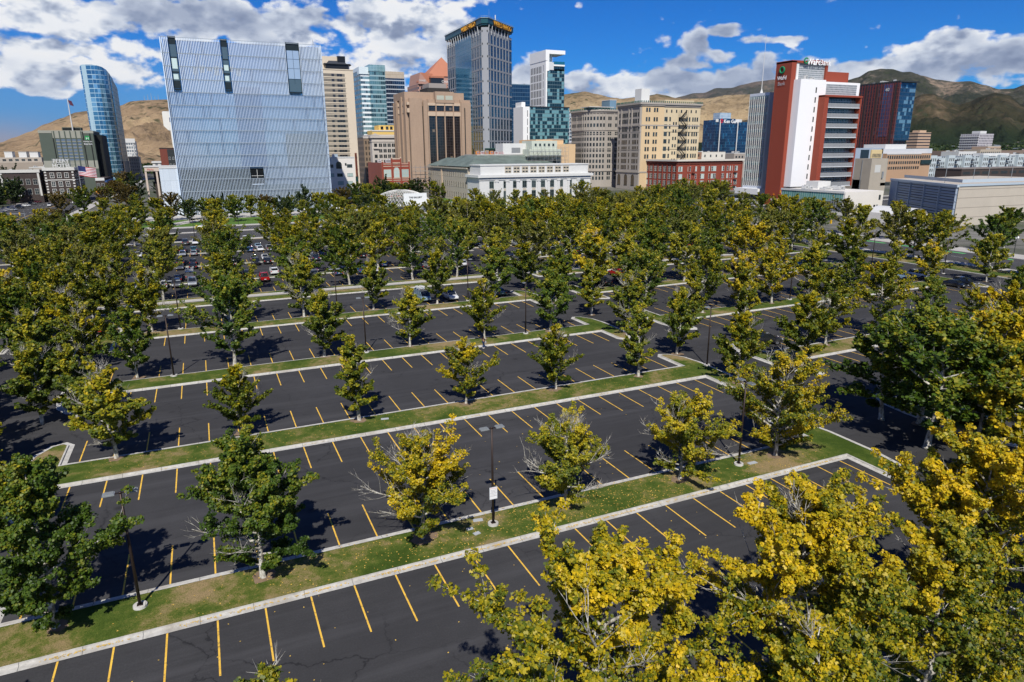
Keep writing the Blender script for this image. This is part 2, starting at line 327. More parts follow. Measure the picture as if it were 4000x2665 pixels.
# 4-track street north of the lot, street along the east side, avenue far left
road.sheet([(-700,243),(900,243),(900,286),(-700,286)],.004)
road.sheet([(170,-60),(188,-60),(188,242.9),(170,242.9)],.008)
road.sheet([(-90,-100),(-58,-100),(-58,1500),(-90,1500)],.012)
road.sheet([(126,286.1),(141,286.1),(141,1200),(126,1200)],.016) if 0 else None
path.box(-57,169,239,242.9,0,.13); path.box(-56.5,800,286.2,291,0,.13); path.box(-250,-90.3,286.2,291,0,.13)
path.box(160.6,162,-60,238,0,.12) if 0 else None
path.box(166.5,169.9,-60,238.9,0,.13); path.box(188.1,196,-60,242,0,.13); path.box(-58,-53,291.1,900,0,.14); path.box(-97,-90.1,291.1,900,0,.14)
kerb.box(-400,600,267.4,267.7,0,.16); kerb.box(-400,600,269.6,269.9,0,.16); path.box(-400,600,267.7,269.6,0,.14)
kerb.box(157.4,157.7,-40,238.9,0,.15)
lawn.box(157.7,166.5,-60,238.9,0,.125); lawn.box(-56,165,238.4,239,0,.1)
for v in (247,250.6,254.2,257.8,261.4,273,277,281):
    u=-300
    while u<400: white.add([(u,v,.012),(u+3,v,.012),(u+3,v+.13,.012),(u,v+.13,.012)],[(0,1,2,3)]); u+=9
for u in (-82,-77.5,-70.5,-66):
    v=292
    while v<900: white.add([(u,v,.018),(u+.15,v,.018),(u+.15,v+3,.018),(u,v+3,.018)],[(0,1,2,3)]); v+=10
for u in (-88.5,-86.5,-84.5,-82.5,-79,-76,-73,-70,-67,-64,-61): white.add([(u,288,.02),(u+1,288,.02),(u+1,291,.02),(u,291,.02)],[(0,1,2,3)])
for u in (-74.3,-73.9): lines.add([(u,292,.02),(u+.12,292,.02),(u+.12,1200,.02),(u,1200,.02)],[(0,1,2,3)])
bike=MB()
for a in range(-40,230,12): bike.add([(185,a,.014),(186.6,a,.014),(186.6,a+8,.014),(185,a+8,.014)],[(0,1,2,3)])
for v in range(-50,240,9): white.add([(178.5,v,.016),(178.65,v,.016),(178.65,v+3,.016),(178.5,v+3,.016)],[(0,1,2,3)])
struct(asph,'parking_lot',ASPH); struct(road,'road',ROAD); struct(pan,'gutter',KERB); struct(kerb,'kerb',KERB); struct(lawn,'lawn',GRASS)
struct(path,'footpath',PAVE); struct(lines,'yellow_stall_lines',PAINT_Y); struct(white,'white_road_lines',PAINT_W); struct(bike,'bike_lane',mat('bike_lane_green',(.10,.36,.12),.8,noise=.2,nscale=1))
park=MB(); park.sheet([(-52,291.2),(118,291.2),(118,344),(-52,344)],.10); struct(park,'park_lawn',GREEN)
plaza=MB(); plaza.sheet([(-22,291.3),(-14,291.3),(4,322),(-4,322)],.14); plaza.sheet([(-30,322),(74,322),(74,345),(-30,345)],.14); plaza.sheet([(78,300),(110,300),(110,311),(78,311)],.15); struct(plaza,'plaza',PAVE)
def ground_fn(t,b):
    P=t.new('ShaderNodeNewGeometry').outputs['Position']; n=t.noise(P,.01,5,.6); n2=t.noise(P,.12,3,.6)
    t.put(b.inputs['Base Color'],t.ramp(t.m('ADD',t.m('MULTIPLY',n,.6),t.m('MULTIPLY',n2,.4)),[(.35,(.04,.06,.02)),(.5,(.10,.10,.08)),(.62,(.20,.19,.17))])); b.inputs['Roughness'].default_value=.95
gr=MB(); S=14800; gr.sheet([(-S,-3000),(S,-3000),(S,17300),(-S,17300)],-.05); struct(gr,'ground',mat('ground',fn=ground_fn))
# fallen leaves: thick along the gutters of the nearest islands, sparse on grass and asphalt
fl=MB(); rl=random.Random(11)
def leafat(u,v,z,s=None):
    s=s or rl.uniform(.03,.065); a=rl.uniform(0,6.3); q=[]
    for k in range(5): an=a+k*2*PI/5; rr=s*(1 if k%2==0 else .75); q.append((u+rr*math.cos(an),v+rr*math.sin(an),z+rl.uniform(.005,.035)))
    fl.add(q,[(0,1,2,3,4)])
for c in range(46):
    u=rl.uniform(2,51) if rl.random()<.85 else rl.uniform(-12,2)
    for k in range(rl.randint(8,30)): leafat(u+rl.gauss(0,.7),39.15+.37+rl.gauss(0,.07),.02)
for k in range(1300):
    u=rl.triangular(-8,51,26); v=rl.uniform(39.9,44.0) ; leafat(u,v,.13)
for k in range(150): leafat(rl.uniform(-10,52),rl.uniform(20.5,39),.01,.05)
for k in range(60): leafat(rl.uniform(10,52),rl.uniform(44.3,62),.01,.06)
for c in range(12):
    u=rl.uniform(-5,50)
    for k in range(rl.randint(5,16)): leafat(u+rl.gauss(0,.6),62.85+.37+rl.gauss(0,.07),.02)
for k in range(500): leafat(rl.uniform(-12,53),rl.uniform(63.6,67.8),.13,.05)
tag(fl.obj('fallen_leaves',mat('fallen_leaf',(.55,.36,.07),.7,noise=.5,nscale=3)),'yellow and brown fallen leaves strewn along the gutters and near grass islands','fallen leaves',kind='stuff')
# ------------------------------------------------------------------ trees
def leaf_mesh(name,C,N,size,tint,m,shape):
    """many leaf-sized faces; C centres, N normals"""
    n=len(C); rg=np.random.default_rng(len(C)+7)
    t=rg.normal(size=(n,3)); t-=N*(t*N).sum(1,keepdims=True); t/=np.linalg.norm(t,axis=1,keepdims=True)+1e-9; b=np.cross(N,t)
    if shape=='maple': pr=[(0,-.5,0),(.62,-.15,.12),(.26,.12,.0),(.42,.55,.05),(0,.85,-.08),(-.42,.55,.05),(-.26,.12,0),(-.62,-.15,.12)]
    elif shape=='five': pr=[(0,-.5,0),(.55,-.15,.1),(.32,.5,0),(0,.75,-.1),(-.32,.5,0),(-.55,-.15,.1)]
    else: pr=[(0,-.62,0),(.5,0,.1),(0,.62,0),(-.5,0,.1)]
    K=len(pr); s=size*rg.uniform(.42,1.35,size=(n,1)); V=np.empty((n,K,3))
    for k,(x,y,z) in enumerate(pr): V[:,k]=C+s*(x*t+y*b+z*N)
    me=bpy.data.meshes.new(name); me.vertices.add(n*K); me.vertices.foreach_set('co',V.reshape(-1).astype(np.float32))
    me.loops.add(n*K); me.loops.foreach_set('vertex_index',np.arange(n*K,dtype=np.int32)); me.polygons.add(n)
    me.polygons.foreach_set('loop_start',np.arange(0,n*K,K,dtype=np.int32)); me.polygons.foreach_set('loop_total',np.full(n,K,dtype=np.int32))
    at=me.attributes.new('tint','FLOAT','FACE'); at.data.foreach_set('value',tint.astype(np.float32)); me.materials.append(m); me.update(); me.validate(); return me
def make_tree(seed,H,Rm,nleaf,lsize,shape,kind,bare=0,limbs=24,clear=.13,dense=1.0,profile='cone',bark=None,tw=5):
    """crown mesh and trunk mesh of one tree kind; base at the origin"""
    rg=random.Random(seed); ng=np.random.default_rng(seed); tb=MB()
    lean=(rg.uniform(-.03,.03),rg.uniform(-.03,.03)); r0=.017*H+.02
    def ax(z): return Vector((lean[0]*z+.10*math.sin(z*.9+seed),lean[1]*z+.10*math.cos(z*.7+seed*2)-.1*math.cos(seed*2),z))
    zs=[0,.15,.6,H*clear,H*.35,H*.5,H*.65,H*.8,H*.93]
    tb.tube([ax(z) for z in zs],[r0*1.5,r0*1.1,r0]+[max(r0*(1-z/H)*.95,.012) for z in zs[3:]],7)
    clus=[]
    def prof(t):
        if profile=='cone': return (min(1,(t/.22))**.6)*(1-max(0,(t-.22)/.78))**.72+.06
        if profile=='round': return math.sqrt(max(.02,1-(2*t-1)**2*.9))
        if profile=='column': return .62*(min(1,t/.15)**.5)*(1-max(0,(t-.4)/.6))**.6+.08
        return (min(1,t/.3)**.7)*(1-max(0,(t-.45)/.55))**.8+.08
    lobe=[rg.uniform(.72,1.12) for _ in range(9)]
    for i in range(limbs):
        t=(i+.5)/limbs*.96; z0=H*(clear+(1-clear)*t*.93)-.25; a=i*2.4+rg.uniform(-.4,.4); L=Rm*prof(t)*rg.uniform(.78,1.16)*lobe[int((a%(2*PI))/(2*PI)*9)%9]
        up=rg.uniform(.0,.42)+t*.95; d=Vector((math.cos(a),math.sin(a),up)).normalized(); p=ax(max(z0,.4)); pts=[p]
        for k in range(4):
            d=(d+Vector((rg.uniform(-.16,.16),rg.uniform(-.16,.16),rg.uniform(-.06,.14)))).normalized(); p=p+d*L/4*1.08; pts.append(p)
        rr=.028+.022*L*(1-t*.5); tb.tube(pts,[rr,rr*.75,rr*.55,rr*.38,rr*.16],5,cap=False)
        isbare=rg.random()<bare
        ct=rg.uniform(0,1); axd=(pts[4]-pts[0]).normalized()
        for f in (.35,.5,.65,.8,.92,1.04):
            q=pts[min(int(f*4),3)].lerp(pts[min(int(f*4)+1,4)],f*4-int(f*4)) if f<1 else pts[4]+axd*.04*L
            if not isbare or f<.6: clus.append((q,.20+.045*L,ct,.9))
        for k in range(tw):
            f=rg.uniform(.22,1.0); j=min(int(f*4),3); q=pts[j].lerp(pts[j+1],f*4-j); dd=(axd*.9+Vector((rg.uniform(-1,1),rg.uniform(-1,1),rg.uniform(-.25,.95)))).normalized(); l2=rg.uniform(.3,.62)*max(L,1.1)*.85
            e=q+dd*l2; mid=q+dd*l2*.5+Vector((rg.uniform(-.1,.1),rg.uniform(-.1,.1),rg.uniform(-.06,.1))); tb.tube([q,mid,e],[.020,.013,.005],4,cap=False)
            if isbare or rg.random()<bare*.5:
                for _ in range(4):
                    g=mid.lerp(e,rg.random()); tb.tube([g,g+(dd+Vector((rg.uniform(-1,1),rg.uniform(-1,1),rg.uniform(0,1)))).normalized()*rg.uniform(.25,.7)],[.011,.003],3,cap=False)
            else:
                c2=min(1,max(0,ct+rg.uniform(-.35,.35)))
                for g,wt in ((0.0,.5),(.35,.8),(.7,1.0),(1.0,1.0)): clus.append((q.lerp(mid,g*2) if g<.5 else mid.lerp(e,g*2-1),.15+.035*L,c2,wt))
    # heart of the crown
    for k in range(int(8*dense)):
        t=rg.uniform(.1,.8); clus.append((ax(H*(clear+(1-clear)*t)),.26*Rm*prof(t)+.15,rg.uniform(0,.3),.5))
    W=np.array([c[3]*c[1]**1.2 for c in clus]); W/=W.sum(); idx=ng.choice(len(clus),size=nleaf,p=W)
    cc=np.array([tuple(c[0]) for c in clus])[idx]; cr=np.array([c[1] for c in clus])[idx]; ctt=np.array([c[2] for c in clus])[idx]
    dv=ng.normal(size=(nleaf,3)); dv/=np.linalg.norm(dv,axis=1,keepdims=True); rad=ng.uniform(0,1,size=(nleaf,1))**.45
    C=cc+dv*rad*cr[:,None]*np.array([1,1,.8]); C[:,2]=np.maximum(C[:,2],H*clear*.75)
    ctr=np.array([0,0,H*.45]); out=C-ctr; out/=np.linalg.norm(out,axis=1,keepdims=True)+1e-6
    N=out*.25+dv*.3+ng.normal(size=(nleaf,3))*.6+np.array([-.12,-.28,.55])*.9; N/=np.linalg.norm(N,axis=1,keepdims=True)
    hgt=(C[:,2]/H); tint=np.clip(ctt*.45+ng.uniform(0,1,nleaf)*.5+(hgt-.5)*.3-.06,0,1)
    cm=leaf_mesh('crown',C,N,lsize,tint,LEAF[kind],shape)
    return tb.mesh('trunk',bark or BARK,True),cm,H
SOIL=[]
WORD={'green':'green','mixed':'yellow-green','yellow':'yellowing','dark':'dark green','olive':'olive','brown':'russet'}
def plant(kindmesh,x,y,h,label,group,cat='tree',name='plane_tree',rz=0,wid=1.0,z=0):
    tm,cm,H=kindmesh; s=h/H; e=empty(name,(x,y,z),label,cat,group,rz); sx=s*wid
    inst('trunk',tm,e,scale=(sx,sx,s)); SOIL.append((x,y,h)); inst('crown',cm,e,scale=(sx,sx,s)); return e
rt=random.Random(21)
# close trees: own meshes with lobed leaves
def near(seed,H,Rm,kind,n,ls,bare=0,shape='maple',**k): return make_tree(seed,H,Rm,int(n*2.6),ls*.56,shape,kind,bare=bare,tw=10,clear=(.085 if H>10 else .12) if H<11.65 else .16,**k)
FR=[ # x, y, height, radius, leaf kind, leaves, leaf size, bare share, x-order label detail
 (-10.6,17.6,11.5,3.0,'yellow',9000,.22,.1),(-.2,18.2,13.2,2.6,'yellow',9000,.22,.1),(11.9,18.3,14.4,4.3,'yellow',26000,.21,.16),(22.8,19.2,13.6,4.4,'yellow',26000,.21,.22),
 (29.0,16.5,11.5,4.2,'yellow',17000,.22,.1),(18.2,14.2,11.6,3.6,'yellow',12000,.22,.15),(41.0,15.0,11.8,4.2,'yellow',14000,.23,.1),(35.4,19.0,13.4,4.6,'yellow',24000,.23,.1),(45.6,18.2,12.6,4.4,'yellow',14000,.25,.1)]
R1=[(-10.8,42.4,11.6,4.0,'green',26000,.23,0),(.9,42.4,10.9,4.3,'green',26000,.22,.06),(11.9,42.5,8.7,4.3,'yellow',15000,.20,.3),(23.4,42.2,8.3,4.1,'mixed',12000,.20,.4),(34.4,42.1,7.7,4.2,'mixed',12500,.20,.22),(45.3,42.3,10.2,4.5,'yellow',16000,.22,.15)]
ORD=['first','second','third','fourth','fifth','sixth','seventh','eighth','ninth','tenth','eleventh','twelfth','thirteenth','fourteenth','fifteenth','sixteenth','seventeenth','eighteenth','nineteenth','twentieth']
allrows=[]
for row,name in ((FR,'island at the bottom edge'),(R1,'first full grass island')):
    for i,(x,y,h,r,kd,n,ls,br) in enumerate(sorted(row)):
        prof='cone' if h<13 else 'oval'
        m=near(100+i*7+int(y),h,r,kd,n,ls,br,profile=prof,limbs=42 if n>15000 else 34,shape='maple' if y<30 else 'five')
        plant(m,x,y,h,f'{WORD[kd]} plane tree, {ORD[i]} from the left on the {name}','plane trees on the parking lot islands')
# shared kinds for the rest
KINDS=[]
specs=[('mixed',8.8,2.9,'cone',.06),('green',9.4,3.2,'cone',0),('yellow',9,3.1,'cone',.2),('mixed',10.5,2.9,'column',.12),('green',11,3.6,'oval',.0),('mixed',11.5,3.7,'oval',.05),('mixed',9.2,2.7,'cone',.2),('yellow',9.6,3.3,'oval',.08)]
for i,(kd,H,Rm,pf,br) in enumerate(specs): KINDS.append((kd,make_tree(300+i*13,H,Rm*1.08,15000,.19,'five',kd,bare=br,profile=pf,limbs=28,clear=.15,tw=9)))
FAR=[(kd,make_tree(500+i*17,H,Rm*1.1,11000,.26,'quad',kd,profile=pf,limbs=26,tw=8)) for i,(kd,H,Rm,pf) in enumerate([('mixed',10.5,3.5,'cone'),('green',11,3.8,'oval'),('olive',11.5,3.7,'oval'),('mixed',11,3.6,'oval'),('mixed',10,3.4,'cone')])]
CITY=[(kd,make_tree(700+i*17,H,Rm*1.15,8000,.34,'quad',kd,profile=pf,limbs=22,tw=7,clear=.16,bark=BARKD)) for i,(kd,H,Rm,pf) in enumerate([('dark',10,4.4,'round'),('green',9,3.5,'oval'),('brown',10,4.2,'round'),('mixed',9,2.9,'oval')])]
def row(pts,where,kinds=None,src=KINDS,group='plane trees on the parking lot islands',name='plane_tree',word='plane tree'):
    pts=sorted(pts,key=lambda p:p[0])
    for i,p in enumerate(pts):
        x,y,h=p[:3]; pick=p[3] if len(p)>3 else None
        k=src[pick] if pick is not None else rt.choice(kinds and [src[j] for j in kinds] or src)
        plant(k[1],x,y,h,f'{WORD[k[0]]} {word}, {ORD[i]} from the left {where}',group,name=name,rz=rt.uniform(0,6.28),wid=rt.uniform(.92,1.12))
row([(-10,67.3,9.9,6),(1,68.6,7.6,0),(12.4,67,9.9,3),(24.3,66.9,7.7,2),(35.5,66.9,8.3,0),(47.1,66.7,10,3),(57.4,72.4,9.8,0),(56.6,59.6,9.2,0)],'on the second full island')
row([(-9.9,92.7,9.6,1),(1.4,93.2,12.4,4),(13,92.1,9.8,0),(25.1,92,9.2,0),(36.2,91.2,9.6,0),(47.4,91,10.4,1),(58.7,97.6,10.2,3),(57.6,84.5,9.6,0)],'on the third full island')
row([(-9.7,118,10.4,0),(2.2,117.4,12.4,5),(13.7,117.8,11.6,0),(25.8,118,9.7,0),(37.6,117.6,10.6,0),(49,117,10.4,1),(58.2,123,10,0),(57.8,109,10.4,1)],'on the fourth full island')
row([(-9,143.5,12,5),(3.6,143,13.5,4),(15,138,12,1),(26.5,143.7,13,1),(40.4,143.6,12.6,4),(50.4,142.8,13,4),(60.5,143.5,11,5)],'on the island with the footpath',[1,4,5])
for (v,nm) in ((161.8,'first narrow'),(186.3,'second narrow'),(210.8,'third narrow')):
    row([(u+rt.uniform(-1,1),v,rt.uniform(10.5,12.5)) for u in (-10.5,2.2,18,27.5,37,44.5,52,59.5)],f'on the {nm} island behind the footpath',src=FAR)
row([(u+rt.uniform(-1,1),239.5+rt.uniform(-1,1),rt.uniform(9.5,11.5)) for u in (-13,1.8,19,25,33,40,47,54,61,68,75,82,89,96,103)],'along the street north of the lot',src=FAR)
row([(u+rt.uniform(-1,1),240+rt.uniform(-2,2),rt.uniform(10,12.5)) for u in (116,124,132,140,148,156)],'on the right half of the lot\'s north edge',src=FAR)
# right-hand lot, sheared rows
def rr(v,us,hs=(9,12.5),dv=0): return [(u+rt.uniform(-.6,.6),v+shear(u)+dv+rt.uniform(-.4,.4),rt.uniform(*hs)) for u in us]
row([(64.2,41.8,12.4,4),(71.2,38.6,12.6,7),(62.8,31.6,11.5,7),(75.5,34,13.0,7),(79.5,43.2,13.4,7),(60,22,11.5,7),(55,24.5,11.5,7),(88,43.5,11,7),(64,36,10.5,4)],'on the right lot\'s nearest island')
row([(70.7,74,9.6,3),(69.0,61.5,10.2,0),(79.5,67,11.5,5),(90.5,67.4,11.8,5),(102.1,67.9,8.6,1),(112.9,67.8,6.4,6),(124.1,67.9,8.6,1),(135,68.5,9,4)],'on the right lot\'s second island')
row([(70.4,85.3,10.6,3),(70.0,98.5,10.6,4)]+rr(90.5,(77.5,84.5,92.5,102.5),(10,12.5))+[(115.3,92.4,9.2,1),(126.9,92.8,10,3),(138,93,9,2)],'on the right lot\'s third island')
row(rr(115.8,(70,77,84.5,92.5,100.5,109.5,121,132.5,143),(10.5,13.5)),'on the right lot\'s fourth island')
row(rr(138,(69,76.5,84.5,92.5,101.5,110,120,130,139,148),(11,14)),'on the right lot\'s footpath island',src=FAR)
for v,nm in ((161.8,'fifth'),(186.3,'sixth'),(210.8,'seventh')):
    row(rr(v,(69,76,83.5,91.5,99,107,115,123,131,139,146),(11.5,14.5)),f'on the right lot\'s {nm} island',src=FAR)
# strip along the east street
es=[(149.1,87.7,10),(163,84,11.5),(163.6,96,12.5),(162.5,108,12),(163.4,120,13),(162,72,11),(163.3,131,12.5),(162.6,145,13),(163.4,160,13.5),(162.3,176,13.5),(163,192,14),(163.2,208,13.5),(163,224,14),(159.5,66,12),(168.5,54,12),(161,153,13.5),(165,116,12)]
for i,(x,y,h) in enumerate(sorted(es,key=lambda p:p[1])):
    k=FAR[(i*2+1)%5]; plant(k[1],x,y,h*1.08,f'{WORD[k[0]]} tree, {ORD[i]} from the near end along the east street lawn','trees along the east street',name='street_tree',rz=i*1.3)
# dense left edge
k=0
for v,us,h in ((30,(-16.5,),(9,10)),(43,(-19.5,),(9,10)),(55,(-19,-24),(9,10)),(68,(-22,-29),(9.5,11)),(80,(-18.6,-25),(8,9)),(92.5,(-19.6,-27),(9.5,11)),(106,(-18.5,-25),(9.5,11)),(118.5,(-20,-28.5),(10,12)),(131,(-19,-27),(9.5,12)),(143.6,(-21,-29),(10,12.5)),(157,(-19,-27),(10,12)),(170,(-23,-31.5),(10.5,12.5)),(184,(-21,-30,-39),(11,13)),(198,(-25,-34,-43),(11,13)),(212,(-22,-31,-41),(11.5,13)),(226,(-28,-38,-48),(11.5,13)),(238,(-21,-32,-43,-53),(11,13))):
    src=KINDS if v<125 else FAR
    row([(u+rt.uniform(-.8,.8),v+rt.uniform(-1.5,1.5),rt.uniform(*h)) for u in us],f'in left border rank {k+1} from the front',src=src,group='trees crowding the left border of the lot'); k+=1
# park and far street trees
row([(-24+i*6.0+rt.uniform(-1,1),322+rt.uniform(-2,2),rt.uniform(8,10.5),[3,3,2,3,1,0][i%6]) for i in range(17)],'in the row before the glass courthouse',src=CITY,group='park trees before the courthouse',name='park_tree',word='park tree')
row([(-30+i*8.5+rt.uniform(-2,2),302+rt.uniform(-5,5),rt.uniform(7.5,10),[3,1,3,0][i%4]) for i in range(13)],'on the lawn across the street',src=CITY,group='park trees on the lawn',name='park_tree',word='park tree')
row([(76+rt.uniform(-1,1)+i*4.6,372+rt.uniform(-14,14),rt.uniform(10,12.5),[1,3,1,0][i%4]) for i in range(11)],'behind the white dome',src=CITY,group='trees behind the dome',name='park_tree',word='tree')
row([(112+i*9+rt.uniform(-2,2),291+rt.uniform(-2,2),rt.choice([8.5,9.5,10.5,11,12,14])) for i in range(17)],'in front of the old stone building row',src=FAR,group='trees before the stone office',name='street_tree',word='tree')
row([(186+i*6.5+rt.uniform(-2,2),258+i*3+rt.uniform(-6,6),rt.uniform(11,14)) for i in range(12)],'before the red brick block',src=FAR,group='trees before the brick block',name='street_tree',word='tree')
row([(192+i*1.0,196-i*17+rt.uniform(-2,2),rt.uniform(9,13)) for i in range(8)],'on the far side of the east street',src=FAR,group='trees across the east street',name='street_tree',word='tree')
for i in range(17):
    side=i%2; v=330+ (i//2)*46+rt.uniform(-8,8); kk=CITY[[0,2,0,1][i%4]]
    plant(kk[1],(-52+rt.uniform(-2,4)) if side else (-98+rt.uniform(-6,3)),v,rt.uniform(9,13),f'{WORD[kk[0]]} street tree, {ORD[i//2]} along the {"right" if side else "left"} side of the far avenue','trees along the far avenue',name='street_tree',rz=i)
for i,(x,y,h,k_) in enumerate([(-101,352,17,0),(-112,372,16,0),(-94,322,13,0),(-118,340,13,0),(-40,420,12,2),(-34,396,11,2),(-29,372,9,1),(-40,352,9,3),(-33,450,12,0),(-22,470,11,0)]):
    kk=CITY[k_]; plant(kk[1],x,y,h,['broad dark tree behind the left avenue, tallest of its cluster','second broad dark tree at the far left avenue','lower dark tree nearest the avenue crossing','dark tree at the left picture edge by the avenue','large russet tree right of the avenue flag','smaller russet tree right of the avenue','green tree left of the pale annex','yellow-green tree left of the pale annex','dark tree before the white portico','dark tree behind the pale annex'][i],None,'tree','street_tree',rz=i*.7)

row([(-92-7*i+rt.uniform(-2,2),[300,312,330,345,365,390,415,440,402,318,352,380,296,306][i%14]+rt.uniform(-3,3),rt.uniform(10,15),[0,0,1,0][i%4]) for i in range(14)],'in the dark clump left of the avenue',src=CITY,group='dark trees left of the avenue',name='street_tree',word='tree')
sm=MB()
for x,y,h in SOIL:
    if y>125 or not(-14<x<150): continue
    n=14; r0=rt.uniform(.55,1.0); sm.add([(x+r0*rt.uniform(.7,1.25)*math.cos(2*PI*k/n),y+r0*rt.uniform(.6,1.1)*math.sin(2*PI*k/n),.131) for k in range(n)],[tuple(range(n))])
struct(sm,'bare_soil',mat('bare_soil',(.20,.14,.09),.95,noise=.3,nscale=2.5,bump=.5))

plant(KINDS[4][1],59.6,37.6,12.6,'broad dark green plane tree right of the first island\'s corner, widest there','plane trees on the parking lot islands',wid=1.32,rz=1.0)
plant(KINDS[1][1],62.0,44.5,11.4,'green plane tree just behind the broad dark green one','plane trees on the parking lot islands',wid=1.2,rz=2.0)
row([(-94-rt.uniform(0,4),418+i*15,rt.uniform(10,13),[0,0,1,0][i%4]) for i in range(15)],'of the thick rank left of the avenue',src=CITY,group='trees in ranks along the avenue',name='street_tree',word='tree')
row([(x,y,h,0) for x,y,h in ((-106,470,11),(-108,502,15),(-118,520,17),(-112,545,16.5),(-101,452,10),(-121,555,15),(-97.5,437,9.5),(-95,408,9),(-127,590,14),(-112,600,13))],'in the tall dark clump beside the brick hotel',src=CITY,group='dark clump by the brick hotel',name='street_tree',word='tree')

row([(x,y,h,k) for x,y,h,k in ((-14.6,80,8.6,0),(-24,73,10,5),(-16,99.5,9.6,6),(-23.5,112,10.4,5),(-15.5,125,10.2,0),(-26.5,86,10.4,3),(-31,100,11,5),(-16.5,54,8.8,0),(-27,62,10,1),(-33,124,11.5,5),(-16,137,11,3),(-17,150,11,5))],'in the thicket inside the left border',group='trees thickening the left border')
# ------------------------------------------------------------------ vehicles
CARC={'white':(.62,.63,.64),'silver':(.30,.32,.34),'grey':(.10,.105,.115),'black':(.012,.013,.015),'red':(.42,.012,.01),'blue':(.02,.10,.26),'navy':(.012,.025,.06),'teal':(.02,.12,.14),'pale blue':(.25,.38,.48),'maroon':(.09,.012,.02)}
def paint(c): return mat('car_paint_'+c.replace(' ','_'),CARC[c],.28,.25 if c not in('white',) else 0,.5,coat=.8)
TYRE=mat('tyre_rubber',(.02,.02,.02),.85); RIM=mat('alloy',(.45,.46,.48),.35,.8); CGL=mat('car_glass',(.012,.015,.018),.05,spec=.9); LAMPW=mat('headlamp_lens',(.75,.78,.8),.1,spec=.9); LAMPR=mat('tail_lamp',(.35,.01,.01),.15,spec=.8); TRIM=mat('black_trim',(.025,.025,.027),.5); PLATE=mat('number_plate',(.7,.72,.74),.5)
def loft(mb,secs,mi=0):
    """secs: list of (y, [(x,z)...]) rings"""
    n=len(secs[0][1]); vs=[(x,y,z) for y,r in secs for x,z in r]; fs=[]
    for i in range(len(secs)-1): fs+=[(i*n+k,i*n+(k+1)%n,(i+1)*n+(k+1)%n,(i+1)*n+k) for k in range(n)]
    fs+=[tuple(range(n-1,-1,-1)),tuple((len(secs)-1)*n+k for k in range(n))]; mb.add(vs,fs,mi)
def ringsec(w,zl,zh): return [(-w*.93,zl),(w*.93,zl),(w,zl+.12),(w*1.0,zl+(zh-zl)*.62),(w*.90,zh-.02),(w*.78,zh),(-w*.78,zh),(-w*.90,zh-.02),(-w*1.0,zl+(zh-zl)*.62),(-w,zl+.12)]
def roofsec(w0,w1,zl,zh): return [(-w0,zl),(w0,zl),(w1,zh-.06),(w1*.86,zh),(-w1*.86,zh),(-w1,zh-.06)]
CT={ # length halves, body sections (y,halfw,zlow,zhigh); y+ is the nose
 'sedan':dict(L=2.35,body=[(-2.35,.80,.42,.86),(-2.25,.88,.30,.98),(-1.5,.91,.24,1.02),(0,.92,.22,.98),(1.0,.91,.24,.96),(1.9,.87,.28,.82),(2.28,.80,.34,.68),(2.35,.74,.40,.60)],cab=[(-1.75,.74,.70,.98,1.00),(-1.05,.78,.60,.98,1.38),(-.2,.79,.61,.97,1.44),(.45,.79,.60,.96,1.38),(1.15,.76,.68,.95,.98)],roof=(-1.0,.40,1.44,.56)),
 'suv':dict(L=2.35,body=[(-2.35,.86,.50,1.02),(-2.28,.92,.36,1.12),(-1.3,.94,.30,1.12),(0,.95,.28,1.10),(1.1,.94,.30,1.08),(1.9,.91,.34,1.0),(2.25,.86,.40,.86),(2.35,.80,.48,.72)],cab=[(-2.2,.82,.72,1.08,1.14),(-1.9,.84,.70,1.08,1.60),(-.6,.85,.71,1.07,1.72),(.35,.84,.70,1.06,1.66),(1.2,.80,.76,1.04,1.08)],roof=(-1.9,.35,1.71,.66)),
 'pickup':dict(L=2.8,body=[(-2.8,.92,.55,1.12),(-2.72,.95,.45,1.16),(-.95,.97,.42,1.16),(-.9,.97,.42,1.16),(1.4,.97,.42,1.18),(2.4,.95,.46,1.14),(2.75,.90,.52,.98),(2.8,.86,.60,.86)],cab=[(-.9,.84,.78,1.14,1.18),(-.75,.84,.72,1.14,1.78),(.1,.85,.73,1.14,1.86),(.8,.84,.72,1.14,1.80),(1.5,.82,.78,1.14,1.18)],roof=(-.75,.75,1.85,.68)),
 'van':dict(L=2.7,body=[(-2.7,.92,.45,1.15),(-2.65,.96,.35,1.25),(0,.98,.32,1.25),(1.4,.98,.32,1.22),(2.2,.95,.36,1.12),(2.6,.90,.42,.95),(2.7,.84,.48,.8)],cab=[(-2.65,.90,.84,1.2,2.0),(-1,.92,.85,1.2,2.12),(.8,.91,.84,1.2,2.1),(1.3,.90,.82,1.2,1.98),(2.15,.86,.80,1.1,1.16)],roof=(-2.6,1.0,2.11,.80))}
